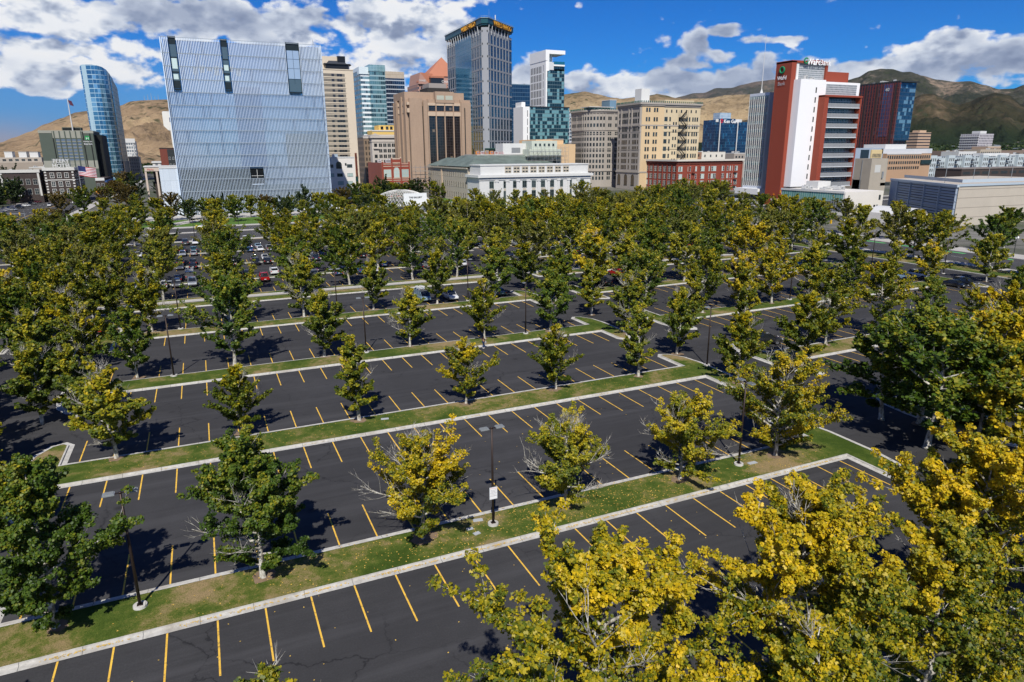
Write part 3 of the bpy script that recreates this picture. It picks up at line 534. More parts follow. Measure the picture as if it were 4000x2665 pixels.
def wheel_mesh(r,wd):
    t=MB(); n=18; prof=[(r*.62,-wd/2),(r*.94,-wd/2),(r,-wd*.3),(r,wd*.3),(r*.94,wd/2),(r*.62,wd/2)]
    vs=[(x,rr*math.cos(2*PI*k/n),rr*math.sin(2*PI*k/n)) for k in range(n) for rr,x in prof]; m=len(prof)
    t.add(vs,[(k*m+j,k*m+j+1,((k+1)%n)*m+j+1,((k+1)%n)*m+j) for k in range(n) for j in range(m-1)])
    rim=MB(); q=[(x,r*.63*math.cos(2*PI*k/n),r*.63*math.sin(2*PI*k/n)) for x in (-wd*.42,wd*.42) for k in range(n)]
    rim.add(q,[tuple(range(n)),tuple(range(2*n-1,n-1,-1))]+[(k,(k+1)%n,(k+1)%n+n,k+n) for k in range(n)])
    for k in range(5):
        a=k*2*PI/5
        for sx in (-1,1): rim.add([(sx*wd*.45,r*.1*math.cos(a+1.57),r*.1*math.sin(a+1.57)),(sx*wd*.45,r*.1*math.cos(a-1.57),r*.1*math.sin(a-1.57)),(sx*wd*.45,r*.58*math.cos(a-.15),r*.58*math.sin(a-.15)),(sx*wd*.45,r*.58*math.cos(a+.15),r*.58*math.sin(a+.15))],[(0,1,2,3)])
    return t.mesh('tyre',TYRE,True),rim.mesh('rim',RIM)
WH={'sedan':wheel_mesh(.33,.22),'suv':wheel_mesh(.37,.24),'pickup':wheel_mesh(.40,.27),'van':wheel_mesh(.36,.24)}
_cache={}
def car_meshes(ty,c):
    if (ty,c) in _cache: return _cache[ty,c]
    T=CT[ty]; p=paint(c); b=MB(); L=T['L']; r={'sedan':.33,'suv':.37,'pickup':.40,'van':.36}[ty]
    loft(b,[(y,ringsec(w_,zl,zh)) for y,w_,zl,zh in T['body']])
    wx=.93 if ty!='sedan' else .88
    for sy in (-1,1):
        for sx in (-1,1):   # dark wheel arches
            n=12; cy=sy*L*.62; x=sx*(T['body'][3][1]+.004); b.add([(x,cy+(r+.06)*math.cos(PI*k/n),r+(r+.06)*math.sin(PI*k/n)*.98) for k in range(n+1)],[tuple(range(n+1))],1)
    b.box(-.7,.7,L-.05,L+.02,.38,.52,1); b.box(-.78,.78,-L-.02,-L+.05,.36,.50,1); b.box(-.22,.22,-L-.03,-L-.02,.62,.74,2)
    if ty=='pickup': b.box(-.80,.80,-2.62,-1.0,1.165,1.17,1)
    body=b.mesh('body',[p,TRIM,PLATE],False)
    g=MB(); loft(g,[(y,roofsec(a,q,zl,zh)) for y,a,q,zl,zh in T['cab']]); glass=g.mesh('windows',CGL)
    f=MB(); y0,y1,z,hw=T['roof']; zz=z+.012
    f.add([(-hw,y0,z-.05),(hw,y0,z-.05),(hw,(y0*2+y1)/3,zz+.01),(hw,y1,z-.05),(-hw,y1,z-.05),(-hw,(y0*2+y1)/3,zz+.01),(-hw*.8,y0-.05,z-.10),(hw*.8,y0-.05,z-.10)],[(0,1,2,5),(5,2,3,4),(0,6,7,1)])
    # pillars
    cab=T['cab']
    for sx in (-1,1):
        for i in range(len(cab)-1):
            y,a,q,zl,zh=cab[i]
            if i in (0,): continue
            f.tube([(sx*(a+.005),y,zl),(sx*(q+.01),y,zh-.04)],.035,4)
        y,a,q,zl,zh=cab[-1]; y2,a2,q2,zl2,zh2=cab[-2]; f.tube([(sx*(a+.0),y,zl+.03),(sx*(q2+.01),y2,zh2-.02)],.04,4)
        y,a,q,zl,zh=cab[0]; y2,a2,q2,zl2,zh2=cab[1]; f.tube([(sx*(a+.0),y,zl+.03),(sx*(q2+.01),y2,zh2-.02)],.05,4)
    if ty=='van':
        for sx in (-1,1): f.box(sx*.905-.02,sx*.905+.02,-2.6,.7,1.22,1.98)
        f.box(-.82,.82,-2.70,-2.66,1.2,1.9)
    roof=f.mesh('roof',p)
    hl=MB(); hl.box(-.17,.17,-.05,.04,-.06,.07); tl=MB(); tl.box(-.13,.13,-.04,.04,-.10,.12)
    _cache[ty,c]=(body,glass,roof,hl.mesh('headlight',LAMPW),tl.mesh('taillight',LAMPR)); return _cache[ty,c]
def car(ty,c,x,y,rz,label,group,z=.006,name=None):
    nm={'sedan':'parked_car','suv':'parked_suv','pickup':'pickup_truck','van':'parked_van'}[ty]
    e=empty(name or nm,(x,y,z),label,{'sedan':'car','suv':'suv','pickup':'pickup','van':'van'}[ty],group,rz)
    body,gl,rf,hl,tl=car_meshes(ty,c); L=CT[ty]['L']; hw=CT[ty]['body'][3][1]; r={'sedan':.33,'suv':.37,'pickup':.40,'van':.36}[ty]
    inst('body',body,e); inst('windows',gl,e); inst('roof',rf,e); zz={'sedan':.62,'suv':.82,'pickup':.92,'van':.85}[ty]
    for sx in (-1,1):
        inst('headlight',hl,e,(sx*(hw-.28),L-.08,zz)); inst('taillight',tl,e,(sx*(hw-.20),-L+.02,zz+.12))
        for sy in (-1,1):
            w_=inst('wheel',WH[ty][0],e,(sx*(hw-.10),sy*L*.62,r)); inst('rim',WH[ty][1],w_)
    return e
rc=random.Random(77)
G1='cars parked in the lot beyond the footpath'
spots=[ # type colour x y nose(+1 north)  label
 ('pickup','red',10.6,158.0,1,'bright red pickup truck parked tail out beside a black car'),
 ('sedan','black',7.4,158.3,1,'black sedan just left of the bright red pickup'),
 ('sedan','black',7.4,166.0,1,'dark car nose to nose behind the black sedan by the red pickup'),
 ('suv','silver',-3.9,158.3,-1,'silver hatchback in front of the white rack van'),
 ('suv','grey',-7.0,158.2,-1,'grey car left of the silver hatchback in the nearest occupied rank'),
 ('sedan','navy',-6.9,165.5,1,'dark blue car behind the grey car in the nearest occupied rank'),
 ('sedan','grey',-6.8,182.8,-1,'grey sedan in the second rank near the left trees'),
 ('sedan','black',-3.9,182.9,1,'black sedan right of the grey sedan in the second rank'),
 ('suv','navy',-6.8,190.2,1,'dark blue car behind the grey sedan of the second rank'),
 ('sedan','black',-3.9,190.0,1,'black car behind the black sedan of the second rank'),
 ('sedan','silver',-6.6,207.5,-1,'silver sedan in the third rank near the left trees'),
 ('sedan','silver',-3.8,207.3,1,'silver car beside the silver sedan in the third rank'),
 ('suv','navy',-6.7,214.5,1,'dark car behind the silver sedan of the third rank'),
 ('suv','teal',-3.8,214.6,1,'teal car behind the silver car of the third rank'),
 ('pickup','grey',-6.2,233.5,1,'dark grey pickup in the farthest rank on the left'),
 ('suv','white',-3.4,233,-1,'white car right of the dark grey pickup in the farthest rank'),
 ('pickup','black',10.6,182.6,-1,'black pickup with chrome grille facing the camera behind the red pickup'),
 ('sedan','grey',10.6,190.2,1,'dark grey car right behind the black chrome pickup'),
 ('sedan','blue',10.9,208.2,1,'bright blue car in the third rank among the trees'),
 ('sedan','white',8.1,215.2,-1,'white sedan left and behind the bright blue car'),
 ('suv','black',10.9,215.4,1,'black car directly behind the bright blue car'),
 ('pickup','white',11.4,234.0,1,'white pickup in the farthest rank above the bright blue car'),
 ('sedan','silver',8.5,234.3,1,'silver sedan left of the white pickup in the farthest rank'),
 ('sedan','pale blue',13.6,215.5,1,'pale blue car right of the black car in the third rank'),
 ('sedan','white',13.7,208.4,-1,'white car right of the bright blue car'),
 ('suv','white',13.4,165.8,1,'white SUV half hidden by the tree right of the red pickup'),
 ('suv','white',24.9,191.2,-1,'white SUV behind the dark blue SUV beyond the footpath'),
 ('suv','navy',25.3,183.0,1,'dark blue SUV parked tail out beyond the footpath'),
 ('sedan','blue',28.1,191,1,'blue car right of the white SUV'),
 ('sedan','maroon',22.4,165.4,-1,'dark purple car facing the camera below the dark blue SUV'),
 ('sedan','blue',39.2,165.6,1,'deep blue hatchback beside a white tree trunk beyond the footpath'),
 ('sedan','silver',44.6,165.8,1,'silver car right of the deep blue hatchback'),
 ('sedan','silver',4.8,183.0,1,'silver sedan three stalls left of the black chrome pickup'),('suv','black',13.4,183.1,1,'black SUV just right of the black chrome pickup'),('sedan','white',13.5,190.2,-1,'white sedan behind the black SUV in the fourth rank'),('suv','silver',5.0,190.3,1,'silver car behind the silver sedan in the fourth rank'),
 ('suv','white',-9.6,158.6,1,'white crossover at the left end of the nearest occupied rank'),('sedan','maroon',-9.6,183.0,-1,'dark red sedan at the left end of the second rank'),('sedan','white',-9.6,190.2,1,'white sedan at the left end of the fourth rank'),('pickup','silver',16.2,207.6,1,'silver pickup right of the white car in the third rank'),('sedan','black',4.9,207.6,1,'black sedan two stalls left of the bright blue car'),('suv','grey',16.4,158.4,1,'grey SUV two stalls right of the bright red pickup'),
 ('pickup','white',102.2,158.8,1,'white pickup with camper shell among the right lot trees'),
 ('sedan','white',99.4,159.0,1,'white car left of the white camper pickup'),
 ('sedan','white',57.0,157.4,1,'white car behind the tree at the end of the first narrow island'),
]
for ty,c,x,y,d,lb in spots: car(ty,c,x,y,0 if d>0 else PI,lb,G1)
G2='cars parked near the grass islands'
spots2=[('suv','white',41.3,121.0,-1,'white crossover facing the camera beside the ladder van'),('sedan','teal',51.2,121.0,1,'teal hatchback under the tree right of the white crossover'),
 ('suv','red',-17.6,121.8,1,'red SUV in the dark shade at the left border'),('suv','navy',-17.4,94.6,1,'dark blue car deep in tree shade at the left border'),
 ('sedan','white',-17.5,210.5,-1,'white car glimpsed between the left border trees'),('sedan','white',-32.5,208.5,1,'white car far left behind the border trees'),
 ('pickup','black',74.8,120.6,1,'black pickup seen tail on in shade across the driveway'),
 ('suv','black',72.4,71.6,.5,'black wagon under the tree at the right lot entrance'),
 ('suv','black',69.5,39.6,1,'dark car in the shade at the lower right edge'),
 ('suv','white',126.9,122.3,-1,'white SUV facing the camera in the right lot'),('sedan','navy',129.6,122.0,-1,'dark blue car next to the white SUV in the right lot'),('sedan','grey',132.4,122.2,-1,'grey car second from the white SUV in the right lot'),
 ('pickup','black',119.0,96.6,1,'black pickup parked tail out behind a white trunk in the right lot'),('suv','black',127.2,98.2,1,'black SUV right of the black pickup in the right lot'),
 ('sedan','black',131.5,112.3,1,'black sedan with red tail lamps in the right lot'),('sedan','maroon',141.8,111.4,1,'dark red car in the right lot beside a black van'),('suv','black',144.6,111.2,1,'black van right of the dark red car'),
 ('sedan','pale blue',136.9,98.2,-1,'pale blue sedan in the right lot beside a white SUV'),('suv','white',141.5,97.4,-1,'white SUV next to the pale blue sedan at the island end'),
 ('sedan','black',138.4,87.4,-1,'black sedan facing the camera by the bare tree'),('suv','black',141.4,87.2,-1,'black car right of the black sedan by the bare tree'),
 ('suv','black',134.2,76.0,1,'dark car in deep shade at the right edge'),('sedan','grey',80.8,122,1,'grey car among the trees across the driveway'),('suv','red',83.5,128.6,1,'red car between trees of the right lot'),('sedan','black',113.5,122.4,1,'black sedan left of the white SUV group')]
for ty,c,x,y,d,lb in spots2:
    car(ty,c,x,y+(0),0 if d==1 else (PI if d==-1 else -1.9),lb,G2)
v=car('van','pale blue',36.2,122.4,PI,'pale blue work van with ladder racks beside the white crossover',G2)
v2=car('van','grey',-4.4,167.0,0,'dark van carrying a white ladder rack near the left trees',G1)
def rack(e,n=3,ladder=True):
    m=MB()
    for k in range(n):
        y=-2.2+k*1.4; m.tube([(-.85,y,2.05),(-.8,y,2.32),(.8,y,2.32),(.85,y,2.05)],.03,5)
    for x in (-.78,.78): m.tube([(x,-2.4,2.34),(x,.8,2.34)],.03,5)
    if ladder:
        for x in (-.55,-.15,.2,.55): m.tube([(x,-2.6,2.40),(x,1.0,2.40)],.03,4)
        for k in range(11): m.tube([(-.55,-2.5+k*.33,2.40),(-.15,-2.5+k*.33,2.40)],.02,4); m.tube([(.2,-2.5+k*.33,2.40),(.55,-2.5+k*.33,2.40)],.02,4)
    inst('ladder_rack',m.mesh('ladder_rack',mat('rack_white',(.7,.7,.7),.5)),e)
rack(v); rack(v2)
# filler: cars the photograph shows only in glimpses between the trees
cols=['white','silver','black','grey','navy','red','white','black','blue','silver']; used={(round(s[2]),round(s[3])) for s in spots+spots2}
n=0
for v_,d in ((158.5,1),(165.6,-1),(183.0,1),(190.1,-1),(207.5,1),(214.6,-1),(233,1)):
    for r0,r1,pr in ((16,54,.45),(70,143,.62)):
        u=.67+2.74*math.ceil((r0-.67)/2.74)+1.37; k=0
        while u<r1:
            k+=1
            if rc.random()<pr and not any(abs(u-a)<2.6 and abs(v_-b)<5 for a,b in used) and n<95:
                ty=rc.choice(['sedan','suv','suv','sedan','pickup']); c=rc.choice(cols); n+=1
                rank={158.5:'first',165.6:'second',183.0:'third',190.1:'fourth',207.5:'fifth',214.6:'sixth',233:'seventh'}[v_]
                car(ty,c,u,v_+shear(u),0 if d>0 else PI,f'{c} {ty}, stall {k} from the {"driveway" if r0>60 else "left"} in the {"right" if r0>60 else "middle"} lot\'s {rank} rank',G1)
            u+=2.74
for i,(ty,c,x,y,rz,lb) in enumerate([('sedan','white',-.6,284.2,PI/2,'white sedan leading on the street before the courthouse lawn'),('suv','white',3.4,284.0,PI/2,'white car close behind the leading sedan on the street'),('sedan','white',42,283.8,PI/2,'white car parked on the street below the lawn centre'),('suv','silver',66,283.6,PI/2,'silver car on the street before the white dome'),('sedan','red',58,250,-PI/2,'red car on the near side of the street'),
 ('suv','white',-76,446,PI,'white SUV on the far avenue, nearest of the moving cars'),('sedan','white',-72.5,494,PI,'white sedan second on the far avenue'),('sedan','silver',-76.5,554,PI,'silver car third on the far avenue'),('suv','white',-76.4,668,PI,'white car fourth on the far avenue'),('suv','white',-79,768,PI,'distant white van on the far avenue'),('sedan','black',-70,700,PI,'black car distant on the far avenue')]):
    car(ty,c,x,y,rz,lb,'cars driving on the streets',z=.02,name='driving_car')
for i in range(11):
    c=['silver','black','white','grey','maroon','silver','black','white','black','red','silver'][i]
    car(['sedan','suv'][i%2],c,-87.6,420+i*15.5,-2.3,f'{c} car parked at an angle, {ORD[i]} along the far avenue','cars parked along the far avenue')
# ------------------------------------------------------------------ street furniture, person
BRONZE=mat('bronze_metal',(.045,.032,.028),.45,.5); HEADM=mat('lamp_head_metal',(.32,.34,.35),.45,.4); LENS=mat('lamp_lens',(.6,.6,.58),.2)
def pole_mesh(h):
    m=MB(); m.tube([(0,0,.12),(0,0,h)],[.10,.07],8); m.box(-.17,.17,-.17,.17,.10,.16); m.box(-.07,.07,-.07,.07,h,h+.12); return m.mesh('pole',BRONZE,True)
bm_=MB(); bm_.tube([(0,0,-.02),(0,0,.14)],[.42,.40],20); BASEM=bm_.mesh('base',KERB)
def head_mesh():
    m=MB(); m.box(-.05,.05,-.02,.30,-.03,.03,0); m.box(-.22,.22,.28,.92,-.03,.05,1)
    for k in range(8): m.box(-.20+k*.053,-.185+k*.053,.34,.86,.05,.10,1)
    m.box(-.16,.16,.42,.86,-.045,-.03,2); return m.mesh('lamp_head',[BRONZE,HEADM,LENS])
HM=head_mesh(); PM=pole_mesh(7.75); PMT=pole_mesh(7.75)
def lot_lamp(x,y,label,rz=PI/2,heads=2,z=.13):
    e=empty('lot_lamp',(x,y,z),label,'street lamp','lamp posts on the parking lot islands',0)
    inst('base',BASEM,e); inst('pole',PM,e)
    for k in range(heads): inst('lamp_head',HM,e,(0,0,7.8),rz+PI*k)
    return e
l0=[(-6.4,42.4,'two-headed lamp post left of centre on the first full island'),(17.2,42.1,'two-headed lamp post with a white notice on the first full island'),(41.0,42.2,'tall lamp post at the right end of the first full island'),
 (57.7,66.6,'single-headed lamp post on the curved tip of the second island'),(-5.8,91.7,'two-headed lamp post at the left of the third full island'),(18.6,91.7,'lamp post in the middle of the third full island'),(43.2,91.3,'single-headed lamp post at the right of the third full island'),
 (-5.5,117.7,'two-headed lamp post at the left of the fourth full island'),(19.3,117.6,'lamp post in the middle of the fourth full island'),(43.6,117.5,'lamp post at the right of the fourth full island'),
 (-3.5,239.7,'lamp post at the street edge above the parked cars'),(94,141.5,'lamp post on the right lot footpath island'),(98.5,92.3,'lamp post behind trees on the right lot third island'),(119,114.5,'two-headed lamp post rising mid right lot'),(150,116,'lamp post by the right lot corner drive'),(150.5,98,'lamp post by the lane along the east lawn'),(137,140,'lamp post at the far end of the right lot path'),(27,187,'lamp post between the parked ranks')]
for i,(x,y,lb) in enumerate(l0):
    l=lot_lamp(x,y,lb,heads=1 if i in (3,6) else 2,rz=PI/2 if i not in (2,6) else 0)
    if i==1:
        s=MB(); s.box(-.32,.32,-.135,-.115,2.15,3.15,0); s.box(-.29,.29,-.1385,-.135,2.18,3.12,1)
        sg=inst('notice_sign',s.mesh('notice_sign',[mat('sign_grey_rim',(.35,.38,.42),.5),mat('sign_white',(.75,.76,.78),.5)]),l)
        tag(sg,'white parking notice with red heading and small dark lettering')
        SIGNPOST=l
TEXTS=[]
def text_mesh(s,size,ext=.01,bold=0,sp=1.0):
    cu=bpy.data.curves.new('t','FONT'); cu.body=s; cu.size=size; cu.extrude=ext; cu.offset=bold; cu.align_x='CENTER'; cu.space_character=sp; cu.resolution_u=2
    o=bpy.data.objects.new('t',cu); col.objects.link(o); bpy.context.view_layer.update(); dg=bpy.context.evaluated_depsgraph_get()
    me=bpy.data.meshes.new_from_object(o.evaluated_get(dg)); col.objects.unlink(o); bpy.data.objects.remove(o); return me
def sign(s,size,m,parent,loc,rz=0,ext=.01,bold=0,name='sign_lettering',flat=False,sx=1,sp=1.0):
    me=text_mesh(s,size,ext,bold,sp); me.materials.clear(); me.materials.append(m); o=bpy.data.objects.new(name,me); col.objects.link(o); o.parent=parent
    o.location=Vector(loc)-Vector(parent.location); o.rotation_euler=(0 if flat else PI/2,0,rz); o.scale=(sx,1,1); return o
REDP=mat('red_lettering',(.55,.02,.02),.5); DARKP=mat('dark_lettering',(.03,.04,.07),.5)
px,py=17.2,42.1
sign('PRIVATE PARKING',.062,REDP,SIGNPOST,(px,py-.142,3.15),ext=.002)
for k,tx in enumerate(['FOR AUTHORIZED','VEHICLES ONLY','ALL OTHER VEHICLES','WILL BE TOWED','AT OWNERS EXPENSE']): sign(tx,.05,DARKP,SIGNPOST,(px,py-.142,3.0-k*.115),ext=.002)
for i,(x,y,w_,d_,lb) in enumerate([(16.35,43.1,.75,.38,'flat grey utility lid behind the signed lamp base'),(15.35,42.2,.5,.3,'small grey utility lid left of the signed lamp base'),(15.6,41.4,.5,.35,'small grey utility lid nearest the kerb'),(14.9,66.2,.8,.4,'flat grey utility lid on the second full island'),(42.3,41.9,.9,.4,'grey lid beside the right lamp on the first island'),(117.6,67.6,.9,.4,'grey lid on the right lot second island')]):
    m=MB(); m.box(-w_/2,w_/2,-d_/2,d_/2,-.02,.02); m.box(-w_/2+.04,w_/2-.04,-d_/2+.04,d_/2-.04,.02,.028)
    o=m.obj('utility_lid',mat('lid_grey',(.38,.40,.42),.7,noise=.1,nscale=3),loc=(x,y,.15)); o.rotation_euler=(0,0,.2*((i%3)-1)); tag(o,lb,'utility lid','utility lids in the grass')
# person walking along the kerb of the third island
def person(x,y,z,rz,label):
    e=empty('person',(x,y,z),label,'person',None,rz)
    J={'pel':(0,0,.95),'sp':(0,0,1.15),'ch':(0,.02,1.36),'nk':(0,.02,1.50),'hd':(0,.05,1.62),'tp':(0,.04,1.74),
       'hl':(-.10,0,.90),'kl':(-.11,.10,.50),'al':(-.11,.02,.09),'tl':(-.12,.20,.04),'hr':(.10,0,.90),'kr':(.11,-.02,.50),'ar':(.11,-.18,.10),'tr':(.12,-.02,.04),
       'sl':(-.18,.01,1.42),'el':(-.24,.02,1.15),'wl':(-.22,.20,.98),'fl':(-.21,.27,.93),'sr':(.18,.01,1.42),'er':(.23,-.03,1.15),'wr':(.2,.16,.99),'fr':(.19,.24,.95)}
    def skin(name,E_,rads,m):
        keys=[];
        for a,b in E_:
            for q in (a,b):
                if q not in keys: keys.append(q)
        me=bpy.data.meshes.new(name); me.from_pydata([J[k] for k in keys],[(keys.index(a),keys.index(b)) for a,b in E_],[]); me.materials.append(m)
        o=bpy.data.objects.new(name,me); col.objects.link(o); o.parent=e; me.attributes
        mod=o.modifiers.new('skin','SKIN'); 
        sv=me.skin_vertices[0].data if me.skin_vertices else None
        if sv is None:
            bpy.context.view_layer.objects.active=o; sv=me.skin_vertices[0].data
        for k,d in zip(keys,sv): d.radius=(rads[k],rads[k]); d.use_root=(k==keys[0])
        s=o.modifiers.new('sub','SUBSURF'); s.levels=2; s.render_levels=2; return o
    SK=mat('skin',(.42,.24,.16),.6)
    try:
        rad=dict(pel=.14,sp=.12,ch=.15,nk=.06,hd=.10,tp=.085,hl=.09,kl=.062,al=.045,tl=.045,hr=.09,kr=.062,ar=.045,tr=.045,sl=.065,el=.045,wl=.033,fl=.035,sr=.065,er=.045,wr=.033,fr=.035)
        skin('body',[('pel','sp'),('sp','ch'),('ch','nk'),('nk','hd'),('hd','tp'),('pel','hl'),('hl','kl'),('kl','al'),('al','tl'),('pel','hr'),('hr','kr'),('kr','ar'),('ar','tr'),('ch','sl'),('sl','el'),('el','wl'),('wl','fl'),('ch','sr'),('sr','er'),('er','wr'),('wr','fr')],rad,SK)
        r2={k:v+.014 for k,v in rad.items()}; r2['pel']=.155; r2['al']=.07; r2['ar']=.07
        skin('jeans',[('pel','hl'),('hl','kl'),('kl','al'),('pel','hr'),('hr','kr'),('kr','ar')],r2,mat('denim',(.018,.035,.085),.85))
        skin('black_top',[('sp','ch'),('pel','sp'),('ch','sl'),('sl','el'),('ch','sr'),('sr','er')],{k:v+.018 for k,v in rad.items()},mat('black_cloth',(.012,.011,.014),.9))
    except Exception as ex: print('person skin',ex)
    m=MB(); m.tube([(0,.03,1.58),(0,.02,1.68),(0,.03,1.77)],[.112,.122,.05],12); m.tube([(0,-.06,1.50),(0,-.05,1.66)],[.07,.10],10); inst('hair',m.mesh('hair',mat('hair_dark',(.02,.013,.01),.7),True),e)
    m=MB()
    for sx,yy in ((-.115,.12),(.115,-.10)):
        m.box(sx-.05,sx+.05,yy-.14,yy+.15,.0,.085)
    inst('shoes',m.mesh('shoes',mat('pale_shoe',(.7,.68,.64),.7)),e); return e
person(34.45,87.0,.0,-1.1,'person in a black top and blue jeans walking by the kerb holding a grey bag')
m=MB(); m.tube([(0,0,-.28),(0,0,-.1),(0,0,.05)],[.13,.16,.07],10); m.tube([(0,-.05,.05),(0,0,.16),(0,.05,.05)],.012,5); m.obj('grey_bag',mat('grey_cloth',(.32,.32,.33),.9),loc=(34.75,86.95,.98)); tag(bpy.data.objects['grey_bag'],'grey bag held in front by the walking person','bag')
# flags
def flag(x,y,h,label,fw,name='flagpole',stripes=True):
    e=empty(name,(x,y,0),label,'flagpole'); m=MB(); m.tube([(0,0,0),(0,0,h)],[.12,.05],8); m.tube([(0,0,h),(0,0,h+.25)],[.12,.12],8); inst('pole',m.mesh('pole',mat('flagpole_metal',(.55,.56,.57),.4,.3)),e)
    f=MB(); nx=14; fh=fw*.58
    def P(i,j): 
        s=i/nx; return (s*fw*.93,.18*fw*.4*math.sin(s*7),h-.3-fh*j/13-s*fw*.16+.05*math.sin(s*9))
    for j in range(13):
        for i in range(nx):
            mi=(2 if (j<7 and i<nx*.42) else (0 if j%2==0 else 1)); f.add([P(i,j+1),P(i+1,j+1),P(i+1,j),P(i,j)],[(0,1,2,3)],mi)
    inst('flag',f.mesh('flag',[mat('flag_red',(.42,.02,.03),.8),mat('flag_white',(.7,.7,.72),.8),mat('flag_blue',(.02,.03,.12),.8)]),e); return e
flag(-50,372,22.5,'tall flagpole flying the striped flag right of the far avenue',7.5)
# warning sign and traffic signals by the avenue
m=MB(); m.tube([(0,0,0),(0,0,4.2)],.07,6); o=empty('warning_sign',(-59,505,0),'orange diamond warning sign on the far avenue','road sign'); inst('post',m.mesh('post',HEADM),o)
m=MB(); m.add([(0,-.12,3.0),(1.9,-.12,4.9),(0,-.12,6.8),(-1.9,-.12,4.9),(0,-.06,3.0),(1.9,-.06,4.9),(0,-.06,6.8),(-1.9,-.06,4.9)],[(0,1,2,3),(7,6,5,4),(0,4,5,1),(1,5,6,2),(2,6,7,3),(3,7,4,0)]); m.tube([(0,-.15,4.3),(0,-.15,5.5)],.12,5,1); inst('panel',m.mesh('panel',[mat('sign_orange',(.85,.35,.02),.5),TRIM]),o)
for i,(x,y,rz,lb) in enumerate([(-58,293,0,'traffic signal mast at the near right corner of the avenue'),(-92,296,0,'traffic signal mast across the avenue crossing'),(272,262,0,'signal mast with yellow housings before the red brick block'),(166,150,PI/2,'signal mast beside the east street')]):
    e=empty('traffic_signal',(x,y,0),lb,'traffic light','traffic signals at the crossings',rz); m=MB(); m.tube([(0,0,0),(0,0,7.4)],[.14,.1],8); m.tube([(0,0,7),(-7,0,7.4)],[.09,.05],6); inst('mast',m.mesh('mast',HEADM),e)
    for k in range(3):
        s=MB(); s.box(-.2,.2,-.2,.2,-.55,.55,0)
        for j,c in enumerate(('r','a','g')): s.tube([(0,-.22,.35-j*.35),(0,-.2,.35-j*.35)],.11,8,1+j)
        inst('signal_head',s.mesh('signal_head',[mat('signal_yellow',(.7,.42,.02),.5),mat('lens_red',(.25,.01,.01)),mat('lens_amber',(.3,.12,.01)),mat('lens_green',(.01,.15,.05))]),e,(-6.6+k*2.6,0,7.0))
def acorn(x,y,h,lb):
    e=empty('street_light',(x,y,0),lb,'street lamp','ornamental street lights'); m=MB(); m.tube([(0,0,0),(0,0,.5),(0,0,h-.6)],[.16,.09,.06],6); m.tube([(-.5,0,h-.6),(.5,0,h-.6)],.04,5); inst('post',m.mesh('post',TRIM),e)
    for s in (-1,1):
        g=MB(); g.tube([(s*.5,0,h-.6),(s*.5,0,h-.25),(s*.5,0,h+.05)],[.16,.26,.08],8); inst('globe',g.mesh('globe',mat('globe_white',(.8,.8,.78),.3),True),e)
for i in range(9): acorn(-56.5 if i%2 else -91.5,305+i*26,5.6,f'twin-globe street light, {ORD[i]} along the far avenue')
for i in range(10): acorn(-40+i*13,289.5,5.4,f'twin-globe street light, {ORD[i]} from the left across the street')
for i in range(5): acorn(189.5,80+i*26,5.4,f'twin-globe street light, {ORD[i]} from the near end beyond the east street')
for i in range(5):
    m=MB(); m.tube([(0,0,0),(0,0,.05)],.2,10,0); m.tube([(0,0,.05),(0,0,.75)],[.14,.03],10,0); o=m.obj('traffic_cone',mat('cone_orange',(.85,.2,.02),.6),loc=[(8.3,243.8,0),(22,244.5,0),(150,262,0),(160,270,0),(120,258,0)][i]); tag(o,f'orange traffic cone, {ORD[i]} from the left along the street','cone','traffic cones on the street')
# ------------------------------------------------------------------ buildings
class Fc:
    """one wall face from p to q; outward side is to the right of the direction p->q"""
    def __init__(s,p,q): s.p=Vector(p); s.q=Vector(q); s.d=(s.q-s.p); s.L=s.d.length; s.d.normalize(); s.n=Vector((s.d.y,-s.d.x)); s.rz=math.atan2(s.d.y,s.d.x)
    def M(s,x,z,o=0): v=s.p+s.d*x+s.n*o; return Matrix.Translation((v.x,v.y,z))@Matrix.Rotation(s.rz,4,'Z')
_win={}
FRW=mat('frame_white',(.6,.6,.58),.5); FRD=mat('frame_dark',(.03,.035,.035),.5); FRG=mat('frame_green_grey',(.10,.15,.14),.5)
def win_mb(w,h,fr=.1,mull=1,bars=0,sill=True,arch=False,proud=.07):
    m=MB(); a=w/2
    if arch:
        n=10; pts=[(-a,0)]+[(a,0)]+[(a*math.cos(PI*k/n),h-a+a*math.sin(PI*k/n)) for k in range(n+1)]
        m.add([(x,-.02,z) for x,z in pts],[tuple(range(len(pts)))],1)
        for i in range(2,len(pts)-1): m.tube([(pts[i][0],-.04,pts[i][1]),(pts[i+1][0],-.04,pts[i+1][1])],fr*.7,4)
        m.box(-a-fr,-a,-proud,.0,0,h-a); m.box(a,a+fr,-proud,.0,0,h-a)
    else:
        m.add([(-a,-.02,0),(a,-.02,0),(a,-.02,h),(-a,-.02,h)],[(0,1,2,3)],1)
        m.box(-a-fr,-a,-proud,0,-.01,h+.01); m.box(a,a+fr,-proud,0,-.01,h+.01); m.box(-a-fr,a+fr,-proud-.004,0,h,h+fr)
    if sill: m.box(-a-fr*1.3,a+fr*1.3,-proud-.08,0,-fr*1.1,0)
    for k in range(mull): x=-a+w*(k+1)/(mull+1); m.box(x-fr*.3,x+fr*.3,-.05,-.015,0,h-(a if arch else 0))
    for k in range(bars): z=h*(k+1)/(bars+1); m.box(-a,a,-.047,-.012,z-fr*.3,z+fr*.3)
    return m
